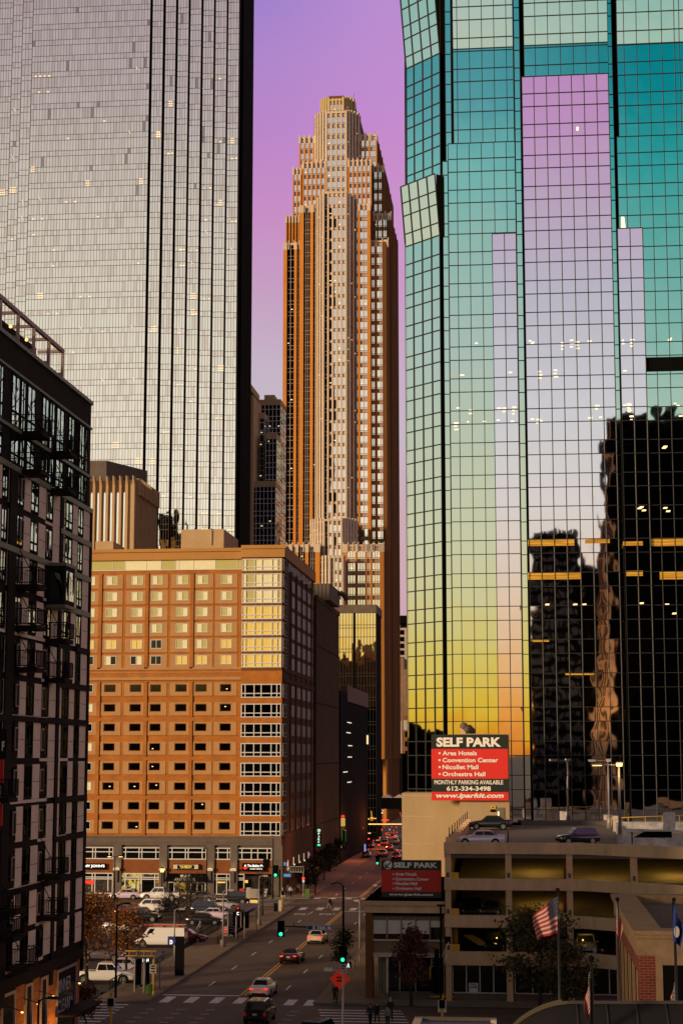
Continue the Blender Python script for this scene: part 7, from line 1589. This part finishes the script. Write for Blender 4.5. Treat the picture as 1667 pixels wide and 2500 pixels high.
x0, z1 = A(610, 2198, Y); x1, z0 = A(629, 2206, Y); mb = MB(M['lety']); mb.box(x0, x1, Y-.03, Y, z0, z1); mb.build('lit_display', t); text('C', .4, (A(604.5, 2205, Y)[0], Y-.02, z0-.0), M['letw'], t, width=.22, height=.35, offset=.015); mb = MB(M['galv']); xq = A(616, 2200, Y)[0]; mb.box(xq-1.0, xq-.9, Y+.02, Y+.1, .14, z0-.3); mb.box(xq+.9, xq+1.0, Y+.02, Y+.1, .14, z0-.3); mb.build('post', t)
t = thing('newspaper_box', 'red newspaper box on the sidewalk in front of the restaurant', 'newspaper box', G(590, 2190, .14)+(.14,)); X, Y = G(590, 2190, .14); mb = MB(M['sred'], M['white']); mb.box(X-.33, X+.33, Y-.25, Y+.25, .3, 1.15, 0); mb.prism([(X-.33, Y-.25), (X+.33, Y-.25), (X+.33, Y+.25), (X-.33, Y+.25)], 1.15, 1.3, 0, top=[(X-.3, Y), (X+.3, Y), (X+.3, Y+.25), (X-.3, Y+.25)]); mb.box(X-.22, X+.22, Y-.27, Y-.25, .7, 1.0, 1); mb.box(X-.1, X+.1, Y-.1, Y+.1, .14, .3, 0); mb.build('cabinet', t)
t = thing('sandwich_board', 'leaning white sandwich board left of the yellow ONE WAY post', 'sign', G(646, 2190, .14)+(.14,)); X, Y = G(646, 2190, .14); mb = MB(M['white'], M['gap']); mb.prism([(X-.35, Y-.1), (X+.25, Y-.1), (X+.25, Y-.04), (X-.35, Y-.04)], .14, 1.3, 0, top=[(X-.15, Y+.1), (X+.45, Y+.1), (X+.45, Y+.16), (X-.15, Y+.16)]); mb.build('board', t)
t = thing('utility_cabinet', 'pale slim utility cabinet on the far sidewalk tip', 'cabinet', G(684, 2226, .14)+(.14,)); X, Y = G(684, 2226, .14); mb = MB(M['awhite2'], M['blk']); mb.box(X-.2, X+.2, Y-.2, Y+.2, .14, 1.65, 0); mb.build('housing', t); t = thing('utility_cabinet', 'black low utility cabinet beside the pale one', 'cabinet', (X-.6, Y, .14)); mb = MB(M['blk']); mb.box(X-.85, X-.35, Y-.2, Y+.2, .14, 1.2, 0); mb.build('housing', t)
for i, (px, yb) in enumerate(((866, 2366), (876, 2352), (531, 2305), (538, 2302))):
    X, Y = G(px, yb, .14); t = thing('bike_rack', ('nearer hoop bike rack behind the small dark tree', 'further hoop bike rack behind the small dark tree', 'left hoop bike rack beside the white lamp base', 'right hoop bike rack beside the white lamp base')[i], 'bike rack', (X, Y, .14)); mb = MB(M['galv'] if i < 2 else M['blk']); mb.path([(X, Y, .14), (X, Y, .8), (X, Y+.1, .95), (X, Y+.5, .95), (X, Y+.6, .8), (X, Y+.6, .14)], .035, 6); mb.build('hoop', t)
t = thing('sidewalk_railing', 'black slatted railing between the parking lot and the sidewalk', 'fence', (-37, 190, .1)); mb = MB(M['blk'])
for (ya_, yb_) in ((153, 176), (186, 208), (214, 233)):
    mb.box(-37.05, -36.97, ya_, yb_, 1.0, 1.06); mb.box(-37.05, -36.97, ya_, yb_, .35, .40)
    k = ya_
    while k < yb_: mb.box(-37.04, -36.98, k, k+.05, .1, 1.0); k += .9
mb.build('rails', t)
t = thing('low_planter_wall', 'low black wall bordering the two storey building sidewalk', 'wall', (-13, 150, .14)); mb = MB(M['dkstone']); mb.box(-12.2, -7.8, 150.2, 150.5, .14, .8); mb.build('wall', t)
# projecting signs on the blank wall
t = thing('park_sign', 'vertical illuminated PARK sign on the blank walled building', 'sign', (-36.2, 296, 6)); Y = 297.5; x0, z1 = A(773.5, 2022, Y); x1, z0 = A(783.5, 2067, Y); mb = MB(M['blk']); mb.box(x0, x1, Y, Y+.3, z0, z1); mb.build('box', t)
M['letg'] = mat('pale_green_letters', 'e8fff0', .5, emit=.9, ecol='d8ffe8'); xc_ = (x0+x1)/2; hh = (z1-z0)
for k, ch in enumerate('PARK'): text(ch, .5, (xc_, Y-.03, z1-hh*(.32+.15*k)), M['letg'], t, width=.36, height=hh*.12, offset=.02)
mb = MB(M['letg']); mb.tube((xc_, Y-.04, z1-hh*.14), (xc_, Y-.01, z1-hh*.14), .27, n=14); mb.build('emblem', t); text('P', .3, (xc_, Y-.06, z1-hh*.14), M['blk'], t, width=.18, height=.26, offset=.01); mb = MB(M['green']); mb.box(x0+.1, x1-.1, Y-.03, Y-.005, z0+.08, z0+.3); mb.build('arrow_bar', t)
t = thing('wall_sign', 'small grey framed board above the vertical PARK sign', 'sign', (-36.2, 297, 12)); x0, z1 = A(773.5, 2012, Y); x1, z0 = A(788, 2021, Y); mb = MB(M['galv']); mb.box(x0, x1, Y, Y+.1, z0, z1); mb.build('board', t)
for (pa, pb, ya, yb, m_, lab, Y) in ((832, 842, 1998, 2018, 'lety', 'yellow banner sign with a red top at the end of the blank wall', 336), (867, 871.5, 1994, 2020, 'lety', 'slim yellow banner sign further along the street', 400), (835, 843.5, 2026, 2060, 'green2', 'tall black sign with a green lit frame under the yellow banner', 336), (830, 835, 2060, 2074, 'lety', 'small yellow sign at the foot of the black and green sign', 333), (889, 892.5, 2062, 2080, 'vio', 'thin violet lit kiosk far down the sidewalk', 330), (753, 757, 2085, 2090, 'mag', 'small magenta window sign on the brick side wall', 292), (693, 697, 2106, 2114, 'cyan', 'small blue neon sign at the brick building corner', 262)):
    M.setdefault('green2', mat('green_lit_frame', '105028', .5, emit=.3, ecol='208848')); M.setdefault('vio', mat('violet_lit', '8090ff', .5, emit=.8, ecol='98a0f0')); M.setdefault('mag', mat('magenta_lit', 'd030c0', .5, emit=.9, ecol='c838c8')); M.setdefault('cyan', mat('cyan_lit', '40b0f0', .5, emit=.8, ecol='48a8e8'))
    x0, z1 = A(pa, ya, Y); x1, z0 = A(pb, yb, Y); t = thing('lit_sign', lab, 'sign', ((x0+x1)/2, Y, z0)); mb = MB(M[m_]); mb.box(x0, x1, Y, Y+.15, z0, z1); mb.build('panel', t)
    if m_ == 'green2': mb = MB(M['blk']); mb.box(x0+.12, x1-.12, Y-.03, Y, z0+.15, z1-.15); mb.build('face', t)
    if ya == 1998: mb = MB(M['redl']); mb.ball(((x0+x1)/2, Y, z1+.35), .33, 0, 8, .6); mb.build('red_lamp', t)
# wall washers along the brick side wall
for i, (px, y) in enumerate(((706, 2124), (707.5, 2119), (721, 2111), (734, 2105), (746, 2101), (757, 2097))): 
    Yw, zw = AX(px, y, -36.5); mb = MB(M['ipeach'], M['ipale']); mb.box(-36.75, -36.6, Yw-.3, Yw+.3, zw-.14, zw+.08, 1); mb.box(-36.82, -36.75, Yw-.12, Yw+.12, zw+.1, zw+1.1, 0); o_ = mb.build('wall_lamp', hb)
# lights at the dark end of the street
rnd = random.Random(4)
t = thing('string_lights', 'row of small warm bulbs strung across the far end of the street', 'lights', (-30, 402, 5)); mb = MB(M['lampglow'])
for k in range(30): X, z = A(858+k*4.3, 2013, 402); mb.box(X-.13, X+.13, 402, 402.2, z-.11, z+.11)
tag(mb.build('bulbs', t), kind='stuff'); mb = MB(M['blk']); x0, z = A(850, 2012, 402); x1 = A(990, 2012, 402)[0]; mb.tube((x0, 402.1, z+.12), (x1, 402.1, z+.12), .03, n=4); mb.build('cable', t)
mb = MB(M['ipeach'], M['ilight'], M['redl'], M['ipale'])
for k in range(170):
    px = rnd.gauss(928, 11) if k < 60 else rnd.uniform(855, 980); y = rnd.gauss(1989, 11) if k < 60 else rnd.uniform(1976, 2040)
    if not (855 < px < 979 and 1977 < y < 2050): continue
    X, z = A(px, y, 639.8); s_ = rnd.uniform(.12, .38); mb.box(X-s_, X+s_, 639.6, 639.8, z-s_, z+s_*rnd.uniform(.6, 2), [M['ipeach'], M['ipale'], M['ilight'], M['ipale'], M['redl']][rnd.randrange(5)] if k > 40 else M['ipale'])
tag(mb.build('light_specks', sk2), kind='stuff')  # glowing squares stand in for lights reflected in glass
for i, (px, y, w_, m_) in enumerate(((862, 2030, 1.3, 'redl'), (877, 2022, 1.8, 'redl'), (940, 2003, 1.6, 'redl'), (855, 1986, .8, 'redl'), (896, 2035, 1.6, 'ipeach'), (925, 2064, .5, 'redl'), (915, 2070, 1.5, 'lety'), (945, 2045, .4, 'lety'), (921, 2052, .4, 'lety'))):
    X, z = A(px, y, 380+i*4); t = thing('lit_sign', ('red neon sign lowest at the left of the dark street end', 'long red neon streak beside the yellow banner', 'red lit sign under the bright speck cluster', 'faint red sign left under the footbridge', 'pale canopy light near the red signal', 'red beacon beside the far crossing', 'low amber canopy light at the far crossing', 'slim amber post light at the right', 'slim amber post light left of the other one')[i], 'sign', (X, 380+i*4, z)); mb = MB(M[m_]); mb.box(X-w_/2, X+w_/2, 380+i*4, 380.2+i*4, z-.12, z+.12); mb.build('tube', t)
l = bpy.data.lights.new('street_glow', 'POINT')
for (px, y, e, c) in ((930, 2075, 1500, (1, .22, .05)), (870, 2105, 1300, (1, .25, .06)), (800, 2180, 700, (1, .32, .10)), (900, 2140, 700, (1, .25, .07))):
    X, Y = G(px, y); l = bpy.data.lights.new('street_warm_fill', 'POINT'); l.energy = e; l.color = c; l.shadow_soft_size = .6; lo = bpy.data.objects.new('street_warm_fill', l); sc.collection.objects.link(lo); lo.location = (X, Y, 6.5)  # added warm fill over the roadway, without fixtures
# ================================================================ flags and the plaza in front
def us_tex(name, blue=True):
    return None
M['fred'] = mat('flag_red', (.34, .012, .02), .8); M['fwht'] = mat('flag_white', (.46, .38, .36), .8); M['fblue'] = mat('flag_blue', (.015, .018, .06), .8); M['fblue2'] = mat('state_flag_blue', (.01, .03, .17), .8)
def flag(label, px, ytop, hoist, fly, droop, Yd, kind='us', flip=-1, furl=.35, ph=0.0):
    X, zt = A(px, ytop, Yd); t = thing('flag', label, 'flag', (X, Yd, zt)); mb = MB(M['fred'], M['fwht'], M['fblue'], M['fblue2']); nu, nv = 26, 26
    def P(u, v):   # u along the fly, v down the hoist
        x = flip*fly*furl*u*(1-.25*v*droop); z = -hoist*v*(1-.12*u)-droop*fly*(u**1.25)*(1-.35*v) ; y = .22*fly*sin(u*9+ph+v*1.5)*(.3+u)*(.45)
        x += flip*.10*fly*sin(u*7+v*3+ph)*(u)*.4; return (X+x, Yd+y, zt+z)
    for a in range(nu):
        for b_ in range(nv):
            u0, u1, v0, v1 = a/nu, (a+1)/nu, b_/nv, (b_+1)/nv
            if kind == 'us': m_ = 2 if (u0 < .4 and v0 < .538) else (0 if int(v0*13+.01) % 2 == 0 else 1)
            else: m_ = 3
            mb.poly([P(u0, v0), P(u1, v0), P(u1, v1), P(u0, v1)], m_, True)
    if kind == 'us':
        for r in range(9):
            for c in range(6 if r % 2 == 0 else 5):
                u = .4*(c+(.5 if r % 2 == 0 else 1))/6; v = .538*(r+.5)/9; p = P(u, v); q = P(u+.012, v); s_ = .016; mb.poly([(p[0]-s_, p[1]-.03, p[2]), (p[0], p[1]-.03, p[2]+s_), (p[0]+s_, p[1]-.03, p[2]), (p[0], p[1]-.03, p[2]-s_)], 1)
    else:
        for (v, r_, m_) in ((.62, .22, 1), (.62, .15, 0)): p = P(.5, v); mb.poly([(p[0]+r_*.5*cos(k*pi/6), p[1]-.05-.01*m_, p[2]+r_*sin(k*pi/6)) for k in range(12)], m_)
    mb.build('cloth', t); return t
def fpole(label, px, ytop, Yd, ball=.16):
    X, zt = A(px, ytop, Yd); t = thing('flagpole', label, 'flagpole', (X, Yd, 0)); mb = MB(M['mul']); mb.tube((X, Yd, 0), (X, Yd, zt), .085, .05, 8); mb.build('pole', t); mb = MB(M['blk']); mb.ball((X, Yd, zt+ball*.6), ball, 0, 12); mb.build('finial', t)
fpole('tall slim flagpole in front of the olive tree', 1361, 2177, 82, .1)
flag('american flag blowing left, largest and highest of the flags', 1362, 2190, 1.65, 2.0, .42, 81.9, flip=-1, furl=.56)
fpole('flagpole with a furled flag before the brick pavilion', 1507, 2200, 80, .1); flag('american flag hanging furled before the pavilion side wall', 1503, 2200, 1.5, 2.0, .62, 79.9, flip=1, furl=.12, ph=2)
fpole('near flagpole topped with a big dark ball', 1443, 2346, 60, .105); flag('american flag drooping below the dark ball finial', 1440, 2372, 1.3, 1.5, .75, 59.9, flip=-1, furl=.13, ph=1)
fpole('flagpole at the right edge carrying a blue flag', 1645, 2200, 70, .08); flag('dark blue state flag hanging at the right edge', 1640, 2200, 1.5, 1.7, .55, 69.9, kind='st', flip=1, furl=.2, ph=.5); flag('american flag hanging in the bottom right corner', 1646, 2398, 1.3, 1.6, .7, 68, flip=-1, furl=.13, ph=3)
t = thing('barrel_canopy', 'dark curved metal canopy roof with a pale front edge at the bottom', 'canopy', (2, 62, 0))
Yc0 = 62.0; x0, _ = A(1262, 2500, Yc0); x1 = A(1800, 2500, Yc0)[0]; prof = []
def cz(px): 
    tt = min(1, max(0, (px-1262)/130)); return 2502-52*sin(tt*pi/2)**.8
mb = MB(mat('dark_seamed_metal', (.012, .010, .011), .7, 0.0), M['tan']); pxs = list(range(1240, 1810, 12)); 
P0_ = [A(p, cz(p) if p > 1262 else 2502+(1262-p)*.9, Yc0) for p in pxs]
for k in range(len(P0_)-1):
    (xa, za), (xb, zb) = P0_[k], P0_[k+1]
    mb.poly([(xa, Yc0, za), (xb, Yc0, zb), (xb, Yc0+.6, zb-.5), (xa, Yc0+.6, za-.5)], 0, True); mb.poly([(xa, Yc0-2.5, za-1.1), (xb, Yc0-2.5, zb-1.1), (xb, Yc0, zb), (xa, Yc0, za)], 0, True)
mb.build('roof_skin', t); mb = MB(mat('canopy_fascia', (.10, .075, .045), .8), mat('dull_edge_metal', (.05, .04, .042), .6))
for k in range(len(P0_)-1):
    (xa, za), (xb, zb) = P0_[k], P0_[k+1]; mb.obox((xa, Yc0-.02, za+.03), Vector((xb-xa, 0, zb-za)).normalized(), NY, (0, 0, 1), 0, math.hypot(xb-xa, zb-za), 0, .1, -.05, .05 if k > 10 else .11, 1 if k > 11 else 0)
for k in range(14, len(P0_)-1, 6): (xa, za) = P0_[k]; mb.path([(xa, Yc0+.02, za+.03), (xa, Yc0-2.5, za-1.07)], .03, 5, 1)
mb.build('edge_trim', t)
t = thing('flat_canopy', 'long flat violet topped canopy with pale ends at the bottom', 'canopy', (-5, 90, 6)); Yc1 = 92.0; x0, z1 = A(1012, 2486, Yc1); x1, _ = A(1212, 2486, Yc1); mb = MB(mat('violet_grey_roof', (.05, .035, .07), .5), M['dkstone'], M['beige']); mb.box(x0+.4, x1-.3, Yc1-3, Yc1, z1-.3, z1-.12, 0); mb.box(x0, x1, Yc1, Yc1+.2, z1-.3, z1+.05, 1); mb.box(x0, x0+.4, Yc1-3, Yc1, z1-.3, z1+.0, 2); mb.box(x1-.3, x1, Yc1-.5, Yc1+.0, z1-.3, z1, 2); mb.build('roof', t)
mb = MB(M['dkstone']); mb.box(x0+.5, x0+.8, Yc1-.6, Yc1-.3, 0, z1-.3); mb.box(x1-.8, x1-.5, Yc1-.6, Yc1-.3, 0, z1-.3); mb.build('post', t)

t = thing('distant_lights', 'cluster of tiny red and amber lamps low at the end of the street', 'lights', (-40, 520, 2)); mb = MB(M['tailon'], M['lety'], M['ipeach'])
for k in range(60):
    px = rnd.uniform(858, 979); y = rnd.uniform(2018, 2062); X, z = A(px, y, 430); 
    if z < .6: continue
    s_ = rnd.uniform(.05, .16); mb.box(X-s_, X+s_, 430, 430.1, z-s_, z+s_, rnd.choice((0, 0, 1, 2)))
tag(mb.build('lamps', t), kind='stuff')
for i, (px, y, h_) in enumerate(((1000, 0, 0),)): pass

t = thing('blade_sign', 'tall narrow black and red banner sign on the apartment block at the left edge', 'sign', (-32.6, 104.2, 20)); Yb = 104.2
for (ya, yb, m_) in ((1780, 1852, 'aframe'), (1855, 1912, 'sred2'), (1964, 2018, 'sred2')):
    z1 = A(5, ya, Yb)[1]; z0 = A(5, yb, Yb)[1]; xr_ = A(15 if ya < 1800 else 9, 1850, Yb)[0]; mb = MB(M[m_]); mb.box(-33.0, xr_, Yb, Yb+.12, z0, z1); mb.build('banner_panel', t)
x_, z_ = A(8, 1822, Yb); text('F', .5, (x_, Yb-.03, z_), M['swht'], t, width=.16, height=.6, offset=.02)
